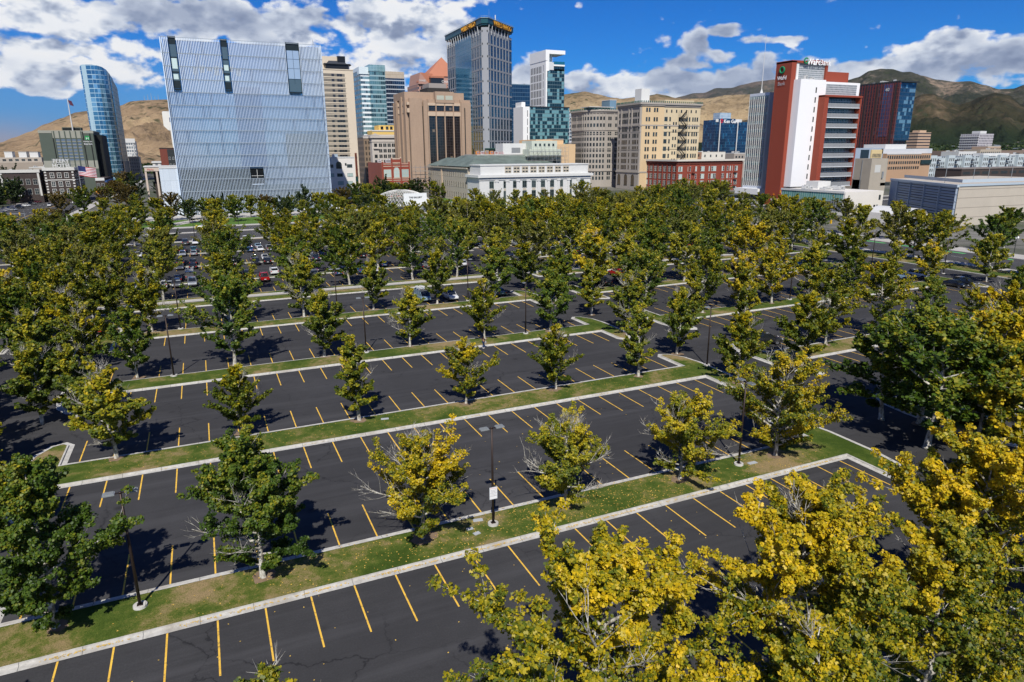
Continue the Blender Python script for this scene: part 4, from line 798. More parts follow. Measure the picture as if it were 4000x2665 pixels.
class Bd:
    def __init__(s,name,loc,label,cat='building',group=None): s.e=empty(name,(loc[0],loc[1],0),label,cat,group); s.n=0; s.rest=MB(); s.restm=None
    def wall(s,poly,z0,z1,m,name='wall',top=None):
        b=MB(); b.prism(poly,z0,z1,top=top); return b.obj(name,m,s.e)
    def box(s,x0,x1,y0,y1,z0,z1,m,name='wall'): b=MB(); b.box(x0,x1,y0,y1,z0,z1); return b.obj(name,m,s.e)
    def mb(s,b,name,m,smooth=False): return b.obj(name,m,s.e,smooth)
    def win(s,f,xs,zs,w,h,frame=FRW,glass=GLASS,name='window',limit=100,**k):
        key=(w,h,frame.name,glass.name,tuple(sorted(k.items()))); 
        if key not in _win: mb=win_mb(w,h,**k); _win[key]=(mb,mb.mesh('window',[frame,glass]))
        mb,me=_win[key]
        for z in zs:
            for x in xs:
                M=f.M(x,z)
                if s.n<limit:
                    o=bpy.data.objects.new(name,me); col.objects.link(o); o.parent=s.e; o.location=M.translation-s.e.location; o.rotation_euler=(0,0,f.rz); s.n+=1
                else:
                    s.restm=s.restm or [frame,glass]; s.rest.M=M; s.rest.add(mb.v,mb.f); s.rest.mi[-len(mb.f):]=mb.mi; s.rest.M=None
    def done(s):
        if s.rest.v: tag(s.rest.obj('window',s.restm,s.e),kind='stuff')
        return s.e
    def strip(s,f,x0,x1,z0,z1,m,name='window',o0=0.0,o1=.06,one=True):
        """slab standing proud of a face"""
        b=MB(); b.M=f.M(0,0); b.box(x0,x1,-o1,-o0,z0,z1); b.M=None; return b.obj(name,m,s.e)
    def strips(s,f,rects,m,name,o1=.06,o0=0):
        b=MB(); b.M=f.M(0,0)
        for x0,x1,z0,z1 in rects: b.box(x0,x1,-o1,-o0,z0,z1)
        b.M=None; return b.obj(name,m,s.e)
def rect(x0,x1,y0,y1): return [(x0,y0),(x1,y0),(x1,y1),(x0,y1)]
def lin(a,b,n): return [a+(b-a)*i/(n-1) for i in range(n)] if n>1 else [(a+b)/2]
def cells(a,b,n): return [a+(b-a)*(i+.5)/n for i in range(n)]
S_=lambda x0,x1,y:Fc((x0,y),(x1,y)); W_=lambda x,y0,y1:Fc((x,y1),(x,y0)); E_=lambda x,y0,y1:Fc((x,y0),(x,y1))
ROOF=mat('flat_roof',(.38,.37,.35),.9,noise=.12,nscale=.6)
def clutter(b,x0,x1,y0,y1,z,n,seed,sz=(1.2,3.5)):
    r=random.Random(seed)
    for i in range(n):
        m=MB(); a=r.uniform(*sz); c=r.uniform(*sz); h=r.uniform(.8,2.2); x=r.uniform(x0+a,x1-a); y=r.uniform(y0+c,y1-c)
        m.box(x-a/2,x+a/2,y-c/2,y+c/2,z+.2,z+h); m.box(x-a/2+.2,x+a/2-.2,y-c/2-.03,y-c/2,z+.4,z+h-.2,1); m.tube([(x,y,z+h),(x,y,z+h+.3)],min(a,c)*.3,10,1); m.box(x-a/2-.1,x+a/2+.1,y-c/2-.1,y+c/2+.1,z,z+.2,1)
        b.mb(m,'roof_unit',[mat('unit_white',(.6,.6,.58),.6,noise=.08,nscale=1),mat('unit_grey',(.22,.23,.24),.6)])
def parapet(b,poly,z,h,m,t=.4,name='parapet'):
    o=MB(); inn=offs(poly,t); n=len(poly); out=offs(poly,-.06)
    ring(o,out,out,z-.0,z+h); ring(o,out,inn,z+h,z+h); ring(o,inn,inn,z+h,z+.02); return b.mb(o,name,m)

# --- glass courthouse ---------------------------------------------------
def courthouse():
    x0,x1,y0,y1,H=-8.4,58.3,345,402,75.2; W=x1-x0
    b=Bd('glass_courthouse',((x0+x1)/2,y0),'huge cube courthouse of pale blue glass behind fine vertical silver fins','courthouse')
    gl=gridmat('courthouse_glass',(.42,.51,.63),(.52,.61,.72),(.24,.32,.42),1.27,5.3,.06,.05,rough=.10,metal=.5,spec=.8,c3=(.25,.34,.46),t3=.88)
    gd=gridmat('courthouse_dark_glass',(.035,.05,.055),(.06,.08,.085),(.16,.2,.21),2.54,5.3,.06,.06,rough=.1,spec=.8)
    b.wall(rect(x0+.9,x1-.9,y0+.9,y1),0,H-1.2,gl,'curtain_wall')
    f=S_(x0+.9,x1-.9,y0+.9); fw=W-1.8
    b.strip(f,0,fw*.50,0,20.2,gd,'dark_glazing',0,.05); b.strip(f,fw*.50,fw,0,13,gridmat('courthouse_mid',(.16,.21,.24),(.22,.27,.3),(.3,.34,.37),1.27,5.3,.06,.05,rough=.15,metal=.2),'grey_glazing',0,.05)
    b.strip(f,fw*.72,fw,20.3,36,gridmat('courthouse_mid2',(.13,.17,.19),(.19,.23,.26),(.3,.34,.37),1.27,5.3,.06,.05,rough=.15,metal=.2),'darker_glazing',0,.05)  # right-hand panes at mid height in a darker grey glass
    b.strip(f,fw*.40,fw*.58,20.3,56,gridmat('courthouse_blue',(.17,.25,.42),(.24,.33,.50),(.3,.36,.45),1.27,5.3,.06,.05,rough=.12,metal=.3),'blue_glazing',0,.045)
    for k in range(7):
        xx=fw*(.16+.045*k); b.strip(f,xx,xx+fw*.03,60.5+(k%3)*.8,63.4+(k%2),mat('courthouse_pale_pane',(.5,.58,.68),.3),'pale_pane',0,.05)
    # roof-level recesses and lower balcony window
    rec=[(.045,.088),(.355,.395),(.765,.852)]
    fins=[MB() for _ in range(4)]; fin2=MB(); led=MB(); NF=104; floors=[0]+[5.3*k for k in range(1,15)]; floors=[z for z in floors if z<H-1]+[H]
    rg=random.Random(3)
    for i in range(NF+1):
        x=x0+W*i/NF; fr=i/NF; fin=fins[0 if fr<.06 else 1 if fr<.37 else 2 if fr<.8 else 3]
        inrec=any(a<fr<c for a,c in rec)
        for k in range(len(floors)-1):
            za,zb=floors[k],floors[k+1]
            if inrec and za>52: continue
            if .455<fr<.545 and 12<za<20: continue
            hi=za>52
            wv=.5*math.sin(fr*6.3+k*.6)+.5
            # each fin blade is turned a little differently floor by floor
            wd=.20+.05*wv if hi else (.15+.06*wv)
            if za<20 and fr<.46: wd*=.8
            sk=0.0
            (fin if hi else fin2).add([(x-wd/2-sk,y0,za+.14),(x+wd/2-sk,y0,za+.14),(x+wd/2+sk,y0,zb-.14),(x-wd/2+sk,y0,zb-.14),(x-wd/2-sk,y0+.30,za+.14),(x+wd/2-sk,y0+.30,za+.14),(x+wd/2+sk,y0+.30,zb-.14),(x-wd/2+sk,y0+.30,zb-.14)],[(0,1,2,3),(1,5,6,2),(4,0,3,7),(7,6,5,4),(3,2,6,7),(4,5,1,0)])
    for side in (x0,x1):
        for j in range(60):
            y=y0+.9*j+.5
            fin2.box(side-.25 if side==x0 else side-.2,side+.2 if side==x0 else side+.25,y-.1,y+.1,.2,H-.3)
    for z in floors[1:-1]:
        segs=[(0,1)]
        if z>52: segs=[(0,rec[0][0]),(rec[0][1],rec[1][0]),(rec[1][1],rec[2][0]),(rec[2][1],1)]
        for a,c in segs: led.box(x0+W*a,x0+W*c,y0+.05,y0+.9,z-.09,z+.09)
    led.box(x0,x1,y0-.05,y0+.2,H-.12,H+.06)
    silver=mat('fin_bright_silver',(.76,.84,.91),.4,.15,.5); silver2=mat('fin_silver',(.60,.70,.81),.4,.15,.5)
    [b.mb(q_,'fin_screen',silver) for q_ in fins]; b.mb(fin2,'lower_fins',silver2); b.mb(led,'floor_ledges',mat('ledge_metal',(.36,.42,.47),.5,.3))
    DK=mat('recess_dark',(.02,.028,.03),.3); GN=mat('recess_glass',(.10,.14,.15),.08,.2,.9); PL=mat('recess_pale',(.55,.68,.66),.3)
    for n_,(a,c) in enumerate(rec):
        q=MB(); xa,xb=x0+W*a+.1,x0+W*c-.1; q.box(xa,xb,y0+.45,y0+.85,54.6,H+.4,1)
        q.box(xa-.12,xa,y0-.1,y0+.9,54.4,H+.5,0); q.box(xb,xb+.12,y0-.1,y0+.9,54.4,H+.5,0); q.box(xa-.12,xb+.12,y0-.25,y0+.9,53.9,54.4,0); q.box(xa,xb,y0+.38,y0+.45,H-2.8,H+.4,0)
        if n_<2:
            q.box(xa+.3,xb-.3,y0+.37,y0+.45,62.6,66.8 if n_==0 else 64.9,2); q.box(xa+.3,xb-.5,y0+.37,y0+.45,58.3,60.4,2)
            q.box(xa,xb,y0+.36,y0+.45,66.9,67.4,0); q.box(xa,xb,y0+.36,y0+.45,60.9,61.5,0); q.box(xa,xb,y0+.35,y0+.45,54.7,57.8,0)
        else:
            q.box(xa+.1,xb-.1,y0+.37,y0+.45,60,H-3,3)
            for z in (60,64.5,68.5): q.box(xa,xb,y0+.34,y0+.37,z,z+.12,0)
            q.box((xa+xb)/2-.06,(xa+xb)/2+.06,y0+.33,y0+.37,58,H-3,0)
        for k in range(int((xb-xa)/.64)): q.box(xa+.64*k,xa+.64*k+.2,y0-.2,y0+.3,53.1,53.9,0)
        b.mb(q,'roof_recess',[DK,GN,PL,mat('recess_sky_glass',(.42,.52,.62),.15,.3)])
    q=MB(); xa,xb=x0+W*.46,x0+W*.54; q.box(xa,xb,y0+.3,y0+.8,13.4,20.2,1); xm=(xa+xb)/2
    q.box(xm-.08,xm+.08,y0+.2,y0+.3,13.6,20,2); q.box(xa,xb,y0+.19,y0+.3,17,17.16,2); q.box(xa-.15,xa,y0-.05,y0+.8,13.2,20.5,0); q.box(xb,xb+.15,y0-.05,y0+.8,13.2,20.5,0); q.box(xa,xb,y0-.05,y0+.8,20.2,20.5,0); q.box(xa,xb,y0-.05,y0+.8,13.1,13.4,3)
    b.mb(q,'balcony_window',[DK,mat('deep_dark_glass',(.008,.010,.012),.08),FRW,silver2])
    b.box(x0+.9,x1-.9,y0+1,y1,H-1.2,H-1,ROOF,'roof')
    m=MB(); m.tube([(x1-2.5,y0+6,H-1),(x1-2.5,y0+6,H+3)],.08,5); m.tube([(x1-2.1,y0+6,H-1),(x1-2.1,y0+6,H+2)],.06,5); b.mb(m,'roof_mast',HEADM)
    b.done()
    a=Bd('annex_pavilion',(x0-3.6,346),'pale blue-white panelled block against the left foot of the glass courthouse')
    a.wall(rect(-15.8,-8.6,345.6,358),0,20.9,gridmat('annex_panel',(.52,.58,.64),(.56,.62,.68),(.36,.42,.47),2.4,5.2,.03,.02,rough=.5,spec=.4),'wall'); a.box(-16,-8.6,345.4,358.2,20.9,21.3,FRW,'coping'); a.done()
courthouse()

# --- far left group ------------------------------------------------------
def left_group():
    # curved blue tower with a gold-mirrored flank
    b=Bd('curved_glass_tower',(-80,800),'slender blue tower with curved front and gold mirrored flank','tower')
    bl=gridmat('tower_blue_glass',(.05,.16,.28),(.10,.30,.45),(.35,.50,.58),3.0,4.2,.05,.13,rough=.1,metal=.55,spec=.9,c3=(.25,.48,.62),t3=.82)
    H=110; pts=[]
    for k in range(13): a=PI*(1.02+.56*k/12); pts.append((-79+13.8*math.cos(a),815+15*math.sin(a)))
    pts=[(-92.6,820)]+pts[1:]
    # front curve, running from the far left round to the flank corner
    cur=[(-92.5,822),(-93,812),(-91,805),(-87,801),(-82,799.5),(-77.5,800),(-73.5,802.5),(-70.5,807),(-69.2,812)]
    top=[(x,y) for x,y in cur]
    poly=cur+[(-69.2,845),(-92.5,845)]
    m=MB(); n=len(poly); hts=[H-1,H-1,H,H,H,H-.5,H-1.5,H-3.5,H-6,H-8,H-3]
    m.add([(p[0],p[1],0) for p in poly]+[(p[0],p[1],h) for p,h in zip(poly,hts)],[(i,(i+1)%n,(i+1)%n+n,i+n) for i in range(n)]+[tuple(range(n,2*n))]); b.mb(m,'curved_curtain_wall',bl)
    gd=gridmat('tower_gold_glass',(.42,.26,.12),(.55,.36,.18),(.25,.17,.09),3.2,4.2,.03,.12,rough=.4,metal=.0,spec=.8,c3=(.06,.05,.05),t3=.9)
    m=MB(); m.add([(-69.0,812,0),(-69.0,878,0),(-69.0,878,95),(-69.0,845,100),(-69.0,812,104),(-80,812,0),(-80,878,0),(-80,878,95),(-80,845,100),(-80,812,104)],[(0,1,2,3,4),(1,6,7,2),(4,3,8,9),(3,2,7,8)]); b.mb(m,'mirrored_flank',gd)
    b.strip(E_(-69.0,812,878),0,9,8,101,gridmat('tower_edge',(.03,.05,.07),(.06,.09,.12),(.30,.30,.28),3,4.2,.2,.12,rough=.2),'corner_glazing',0,.1)
    b.strip(E_(-69.0,812,878),0,60,0,20,mat('tower_podium',(.16,.13,.11),.6,noise=.4,nscale=.3),'podium',0,1.0); b.done()
    # green-grey hotel
    b=Bd('hotel_block',(-84,600),'green-grey hotel slab with ranks of small windows and white crown','hotel')
    gg=mat('hotel_green_render',(.085,.105,.085),.9,noise=.08,nscale=.3); gc=mat('hotel_cream',(.30,.30,.25),.9,noise=.08,nscale=.3); gk=mat('hotel_dark_joint',(.01,.012,.012),.8)
    b.wall(rect(-101,-67.3,600,640),0,43.2,gg,'wall'); b.wall(rect(-67.3,-62.8,606,640),0,41,gk,'side_wing')
    f=S_(-101,-67.3,600)
    b.strip(f,-.05,33.75,17,22.8,gc,'cream_base',0,.04); b.strip(f,8.2,26.6,38.6,43.4,gc,'cream_crown',0,.08)
    for x in (8.0,26.8,31.2): b.strip(f,x,x+.7,18,43.3,gk,'dark_joint',0,.06)
    b.strip(f,-.3,8,42,43.8,gc,'left_coping',0,.2); b.strip(f,27.5,34,42,43.8,gc,'right_coping',0,.2)
    for x in lin(9.2,26,6): b.strip(f,x-.35,x+.35,17,43.5,gg,'pier',0,.3)
    BLU=mat('hotel_window',(.16,.21,.28),.2,.2,.7)
    for i,z in enumerate(lin(18.4,36.6,9)):
        for x in cells(9.6,25.6,5): b.strip(f,x-1.4,x+1.4,z-.55,z-.1,gc,'sill_panel',0,.12); b.win(f,[x],[z],2.7,1.25,frame=FRG,glass=BLU,mull=3,fr=.07,sill=False)
    m=MB(); m.box(-88,-76,612,622,43.2,46.5); m.box(-87.5,-76.5,611.9,612,44,46,1); b.mb(m,'plant_room',[gg,gk]); parapet(b,rect(-101,-67.3,600,640),43.2,.7,gc)
    m=MB(); m.tube([(-81,610,43),(-81,610,66)],[.45,.3],6); b.mb(m,'flag_staff',FRW)
    fl_=MB(); fl_.add([(-81,610,65.5),(-78.6,609.4,64.8),(-77.6,609.8,61.2),(-80,610.2,61.9)],[(0,1,2,3)]); b.mb(fl_,'flag',mat('flag_dark',(.10,.03,.06),.8))
    m=MB(); m.M=f.M(29.6,37.4,.12); m.box(-1.4,1.4,-.1,0,0,2.8); m.M=None; b.mb(m,'green_emblem',mat('emblem_green',(.01,.25,.06),.5)); sign('H',2.6,mat('sign_white_letters',(.8,.8,.8),.5),b.e,(-71.4,599.7,37.6))
    sign('Holiday Inn',1.25,MATS['sign_white_letters'],b.e,(-71.4,599.7,35.9)); sign('Express',1.7,MATS['sign_white_letters'],b.e,(-71.4,599.7,34.0)); b.done()
    # old brown brick hotel with white trim in front
    b=Bd('old_brick_hotel',(-74,480),'dark brick hotel with white stone trim in front of the green-grey slab','hotel')
    br=mat('dark_brown_brick',(.055,.042,.038),.9,noise=.2,nscale=1.5); wt=mat('white_stone_trim',(.55,.54,.5),.8,noise=.08,nscale=1)
    b.wall(rect(-82,-66.8,480,516),0,19.2,br); f=S_(-82,-66.8,480); e=E_(-66.8,480,516)
    for ff in (f,e): b.strip(ff,-.4,ff.L+.4,18.2,19.9,wt,'cornice',0,.6); b.strip(ff,0,ff.L,12.6,13.1,wt,'string_course',0,.15)
    for x in (.3,ff.L and f.L-1.3):
        for k in range(9): b.strip(f,x,x+1.0,4+k*1.6,4.8+k*1.6,wt,'quoin',0,.12)
    b.win(f,cells(2.2,13,3),[9.2,14.2,5],1.7,2.6,frame=wt,glass=GLASS,mull=1,bars=1,fr=.22); b.win(e,cells(1,35,10),[9.2,14.2],1.3,2.4,frame=wt,glass=GLASS,mull=0,bars=1,fr=.12)
    sign('PEERY',3.0,FRW,b.e,(-72.5,481,22.6),ext=.15,bold=.04); sign('HOTEL',3.0,FRW,b.e,(-72.5,481,19.9),ext=.15,bold=.04); m=MB()
    for x in (-77,-72.5,-68): m.tube([(x,481.6,19.2),(x,481.6,25)],.1,4)
    m.tube([(-77.5,481.6,22.3),(-67.5,481.6,22.3)],.1,4); b.mb(m,'sign_frame',HEADM); b.done()
    b=Bd('low_dark_shop',(-92,484),'low dark block with white cornice left of the brick hotel'); b.wall(rect(-104,-84.5,483,510),0,18.4,br); f=S_(-104,-84.5,483); b.strip(f,-.3,19.8,17.2,18.9,wt,'cornice',0,.5); b.win(f,cells(1,18.5,5),[5,10.5],2,3,frame=wt,mull=1,bars=1)
    for x in (.3,18.2): b.strip(f,x,x+1,4,17.2,wt,'corner_pier',0,.2)
    b.done()
    b=Bd('street_corner_shop',(-64,486),'low building with white awning right of the brick hotel'); b.wall(rect(-66,-60.5,560,600),0,11,br); b.strip(E_(-60.5,560,600),0,40,8,9.4,mat('awning_blue',(.03,.08,.22),.7),'awning',0,1.4); b.strip(S_(-66,-60.5,560),0,5.5,9.5,11.4,FRW,'cornice',0,.4); b.win(S_(-66,-60.5,560),cells(0,5.5,2),[4.5],1.5,3,frame=FRW); b.done()
    # long arena building at far left, and its pale neighbours
    b=Bd('convention_building',(-135,700),'long low tan convention building at the far left horizon'); tn=mat('tan_precast',(.32,.27,.22),.9,noise=.1,nscale=.2)
    b.wall(rect(-190,-118.5,700,760),0,21,tn); f=S_(-190,-118.5,700)
    b.strip(f,2,69,5,9.5,mat('green_white_screen',(.38,.46,.40),.7,noise=.2,nscale=.5),'screen',0,.1); b.strip(f,0,71.5,12,13.2,mat('shadow_band',(.06,.06,.06),.9),'recess_shade_band',0,.05)  # dark strip on the flat wall paints the shade of a recess
    for i,(x,w_,h) in enumerate([(46,5.5,29.5),(56,5.5,29.4),(64,6,29.2),(30,7,29)]): m=MB(); m.box(-190+x-w_/2,-190+x+w_/2,712,722,25,h); m.box(-190+x-w_/2-.2,-190+x+w_/2+.2,711.8,722.2,h,h+.4,1); b.mb(m,'roof_housing',[FRW,ROOF])
    b.wall(rect(-186,-120,706,750),21,25,mat('tan_light',(.38,.34,.29),.9,noise=.15,nscale=.4),'upper_storey'); f2=S_(-186,-120,706); b.win(f2,cells(2,64,14),[22],2.4,1.8,frame=tn,sill=False); b.done()
    for i,(x0,x1,y,h,c,lb) in enumerate([(-118,-104,640,17.5,(.42,.38,.33),'cream low building left of the green-grey hotel'),(-150,-121,600,15,(.30,.26,.22),'brown low building at the far left edge'),(-112,-98.5,560,15.5,(.48,.45,.40),'pale flat-roofed building left of the hotel foot')]):
        b=Bd('low_building',((x0+x1)/2,y),lb); b.wall(rect(x0,x1,y,y+25),0,h,mat(f'low_render_{i}',c,.9,noise=.1,nscale=.4)); b.win(S_(x0,x1,y),cells(1,x1-x0-1,5),[h-4,h-8],1.8,2,frame=FRW); parapet(b,rect(x0,x1,y,y+25),h,.5,FRW); clutter(b,x0,x1,y,y+25,h,3,i+4); b.done()
    b=Bd('dark_glass_shop',(-66,300),'dark glazed low building at the far left edge beside the avenue'); b.wall(rect(-112,-98,318,345),0,15.6,gridmat('shop_dark_glass',(.015,.02,.03),(.03,.05,.07),(.05,.07,.08),2,3.8,.08,.2,rough=.1)); b.strip(S_(-112,-98,318),0,14,11.5,13.5,mat('yellow_panel',(.6,.4,.05),.6),'yellow_sign_panel',0,.2); b.box(-112.2,-97.8,317.8,345.2,15.6,16.2,FRD,'roof_edge'); b.done()
    # white tower with curved roof and vertical lettering
    b=Bd('white_curved_block',(-70,950),'white banded building with vertical lettering right of the curved tower'); w1=gridmat('white_banded',(.10,.12,.14),(.25,.28,.3),(.62,.61,.58),2.5,4,.25,.35,rough=.3)
    b.wall(rect(-76,-64.9,950,975),0,42,w1); b.strip(S_(-76,-64.9,950),-.3,11.4,40,44.9,FRW,'crown',0,.5); b.strip(S_(-76,-64.9,950),0,6.5,22,27,FRW,'canopy_band',0,1)
    for k,ch in enumerate('HYROCK'): sign(ch,3.0,FRW,b.e,(-66.8,949.2,37-k*3.9),bold=.05)
    b.done()
    b=Bd('old_dark_block',(-66,960),'dark stone block glimpsed below the white banded building'); b.wall(rect(-79,-60,900,930),0,24,gridmat('stone_dark_grid',(.02,.02,.02),(.08,.08,.07),(.20,.18,.16),2.2,3.6,.45,.4,rough=.5)); b.strip(S_(-79,-60,900),-.4,19.4,23,24.6,tn,'cornice',0,.6); b.done()
    # white hotel slab behind the courthouse edge
    b=Bd('white_hotel_tower',(-12,600),'plain white hotel slab peeking out left of the glass courthouse','hotel'); wh=mat('hotel_white',(.72,.70,.64),.8,noise=.04,nscale=.3)
    m=MB(); m.add([(x,y,z) for y in (600,622) for x,z in ((-15.2,0),(12,0),(12,57.5),(-20,57.7),(-20,47.6),(-17.2,44.6),(-15.8,44.2))],[(0,1,2,3,4,5,6),(13,12,11,10,9,8,7)]+[(i,i+7,(i+1)%7+7,(i+1)%7) for i in range(7)]); b.mb(m,'wall',wh)
    sign('HILTON',4.6,mat('navy_letters',(.02,.04,.12),.5),b.e,(-7.4,599.8,50.5),bold=.06); m=MB(); m.tube([(-10.9,599.7,55.6),(-10.9,599.9,55.6)],1.2,16); m.tube([(-10.9,599.5,55.6),(-10.9,599.7,55.6)],.75,16,1); b.mb(m,'emblem',[MATS['navy_letters'],wh]); parapet(b,rect(-19.5,11.8,600.2,621.8),57.7,.5,FRW); b.done()
    b=Bd('red_brown_flats',(-20,590),'small red-brown apartment block left of the white hotel slab'); b.wall(rect(-24.7,-15,590,610),0,31,mat('red_brown_brick',(.17,.05,.035),.9,noise=.1,nscale=1)); f=S_(-24.7,-15,590); b.strip(f,5,9.7,4,30.5,FRD,'dark_bay',0,.1); b.win(Fc((-19.7,589.85),(-15,589.85)),cells(0,4.7,2),[8,13,18,23],1.1,1.8,frame=FRW); b.box(-25,-14.8,589.8,610,31,31.6,FRD,'roof_edge'); b.done()
    b=Bd('pale_portico',(-20,450),'cream portico building with tall open bays left of the pale annex'); cr=mat('portico_cream',(.55,.46,.38),.9,noise=.06,nscale=.5)
    b.box(-28,-11.6,450,470,17.6,19.9,cr,'entablature'); b.box(-28.4,-11.2,449.7,470.3,19.9,20.5,FRW,'coping'); b.wall(rect(-24,-12,456,470),0,17.6,mat('portico_dark',(.05,.04,.035),.8,noise=.2,nscale=.5),'recessed_wall')
    for x in (-27.6,-22,-16.5,-12): b.box(x-.5,x+.5,450.2,451.4,0,17.6,cr,'column')
    sign('Marks',1.4,mat('sign_red',(.5,.03,.02),.5),b.e,(-25,449.6,18.2)); b.done()
    b=Bd('white_low_hall',(-36,1000),'long white low hall below the tan mountain'); b.wall(rect(-52,-22,1000,1040),0,16,gridmat('white_hall',(.15,.16,.17),(.2,.2,.22),(.62,.60,.56),6,8,.5,.5,rough=.5)); b.box(-53,-21,999,1041,16,18,FRW,'roof'); b.done()
left_group()

# --- centre skyline -------------------------------------------------------
def centre():
    cream=mat('cream_concrete',(.62,.53,.41),.85,noise=.05,nscale=.3)
    b=Bd('beige_tower',(98,520),'tall beige tower with stacked dark window bands right of the courthouse','tower'); b.wall(rect(86,109.3,520,550),0,83.8,cream); f=S_(86,109.3,520)
    wb=gridmat('bronze_ribbon_glass',(.018,.015,.012),(.05,.04,.03),(.10,.085,.06),1.9,50,.08,0,rough=.12,c3=(.20,.17,.12),t3=.6)
    for k in range(22): z=79.4-k*3.46; b.strip(f,.0,17.2,z,z+1.9,wb,'ribbon_window',0,.05); b.strip(f,0,17.4,z-.75,z-.15,cream,'spandrel_ledge',0,.35)
    b.box(86,109.6,519.7,550,83.8,84.4,cream,'roof_edge'); b.box(88,100.5,528,540,84.4,93.6,cream,'penthouse')
    dk=mat('dark_lounge',(.018,.020,.024),.3,.2); m=MB(); m.prism([(91,524),(107,524),(108.5,528),(108.5,540),(91,540)],84.4,88,0); m.prism([(90,523),(108,523),(110,528),(110,541),(90,541)],88,88.5,1); m.prism([(92,525),(106,525),(108,529),(108,540),(92,540)],88.5,90.6,1,top=[(94,527),(104,527),(105,530),(105,538),(94,538)]); b.mb(m,'roof_lounge',[dk,mat('lounge_roof',(.04,.045,.055),.5)]); m=MB(); m.box(100,105.5,526,532,88,93.8); b.mb(m,'roof_plant',dk)
    for k,ch in enumerate('AMERICAN TOWERS'): 
        if ch!=' ': sign(ch,1.6,mat('rust_letters',(.14,.035,.02),.6),b.e,(107.4,519.3,25.2-k*1.45),bold=.03)
    b.strip(f,20.6,22,3.5,27,MATS['rust_letters'],'blade_sign_back',0,.3); b.done()
    # teal tower in three blocks
    b=Bd('teal_glass_tower',(165,700),'pale teal glass tower in three stepped blocks behind the beige tower','tower')
    tg=gridmat('teal_glass',(.10,.22,.25),(.16,.32,.36),(.30,.42,.45),2.1,4.3,.05,.30,rough=.12,metal=.3,c3=(.04,.09,.11),t3=.72,linerough=.3); tw=gridmat('teal_white_bands',(.14,.26,.29),(.30,.42,.46),(.72,.76,.78),2.1,4.3,.03,.42,rough=.15,metal=.2,c3=(.05,.10,.13),t3=.7); tgr=gridmat('teal_grey_side',(.05,.11,.14),(.10,.22,.26),(.20,.22,.23),2.1,4.3,.04,.34,rough=.15,metal=.2,c3=(.16,.30,.34),t3=.7)
    b.wall(rect(154.9,163.2,704,735),0,101,tw,'white_banded_wall'); b.wall([(152.6,735),(153.8,704),(154.9,704),(154.9,735)],0,104,tgr,'side_wall'); b.wall(rect(163.2,178.4,700,735),0,103.5,tg,'teal_wall')
    b.wall(rect(153.5,163.2,703,730),101,107.6,mat('frost_screen',(.62,.70,.73),.3),'frosted_screen'); b.wall(rect(162.4,178.6,699.6,728),103.5,109.5,gridmat('roof_glass',(.20,.36,.38),(.28,.45,.47),(.4,.55,.57),3,3,.04,.04,rough=.15,metal=.3),'glass_screen'); b.done()
    b=Bd('dark_banded_tower',(228,850),'dark blue office tower with pale horizontal bands and tan crown','tower'); b.wall(rect(216.6,240,850,880),0,113,gridmat('navy_ribbon_glass',(.012,.025,.055),(.02,.05,.09),(.42,.45,.48),2.5,5.0,.03,.22,rough=.08,metal=.3,linerough=.5)); b.wall(rect(216.6,240,850,880),113,120.5,gridmat('tan_crown',(.45,.38,.30),(.52,.44,.34),(.35,.28,.2),1.2,9,.2,.05,rough=.6,spec=.3),'crown'); clutter(b,218,238,852,878,120.5,3,2); b.done()
    # white building with the arched window
    wr=mat('white_render',(.70,.67,.62),.85,noise=.05,nscale=.6)
    b=Bd('white_arched_building',(79,430),'small white building with one arched window right of the courthouse foot'); b.wall(rect(70,87.8,430,450),0,24.2,wr); f=S_(70,87.8,430)
    b.box(69.8,88,429.8,450,24.2,24.8,FRW,'coping'); b.win(f,[8.2],[18],3.2,4.0,frame=FRD,arch=True,mull=2,bars=2); b.win(f,[3.2,8.4,14.6],[13.2],3.2,1.8,frame=FRG,glass=BLIND,mull=2); b.win(f,[3.2,14.6],[18.6],3.0,1.7,frame=FRG,mull=2); b.win(f,[8.6,14.2],[8.3],3.2,2.0,frame=FRG,glass=BLIND,mull=2); b.win(f,[12.3],[19.8],.8,1.2,frame=FRD,mull=0)
    b.box(76,79,436,439,24.8,26.4,mat('blue_tank',(.3,.36,.42),.4),'roof_tank'); b.box(88,89.5,431,445,0,13,mat('dark_teal_glass',(.01,.05,.05),.1),'glass_corner'); b.done()
    # ornate pale building with yellow house behind
    st=mat('pale_terracotta',(.50,.46,.42),.85,noise=.08,nscale=.7)
    b=Bd('ornate_pale_building',(148,600),'ornate pale stone office with pedimented cornice behind the red brick hall'); b.wall(rect(138.2,160,600,632),0,42,st); f=S_(138.2,160,600); wf=W_(138.2,600,632)
    for ff in (f,wf): b.strip(ff,-.8,ff.L+.8,39.2,41,st,'cornice',0,1.1); b.strip(ff,-.3,ff.L+.3,36,36.5,st,'string_course',0,.4)
    m=MB(); m.M=f.M(3.2,41); m.prism([(-3.4,-1.2),(3.4,-1.2),(3.4,-.2),(-3.4,-.2)],0,.4); m.add([(-3.4,-1.1,.4),(3.4,-1.1,.4),(0,-1.1,2),(-3.4,-.3,.4),(3.4,-.3,.4),(0,-.3,2)],[(0,1,2),(5,4,3),(0,3,4,1),(1,4,5,2),(2,5,3,0)]); m.M=None; b.mb(m,'pediment',st)
    for x in (7.4,11.2,15,18.8): b.win(f,[x-.75,x+.75],[9,13.6,18.2,22.8,27.4,32],1.1,2.6,frame=FRD,mull=0,bars=1,fr=.08)
    b.win(f,[3.2],[9,13.6,18.2,22.8,32],2.4,2.6,frame=FRD,mull=2,bars=1,fr=.08); b.strip(f,1.2,5.4,30.2,31,st,'balcony',0,1.2); b.done()
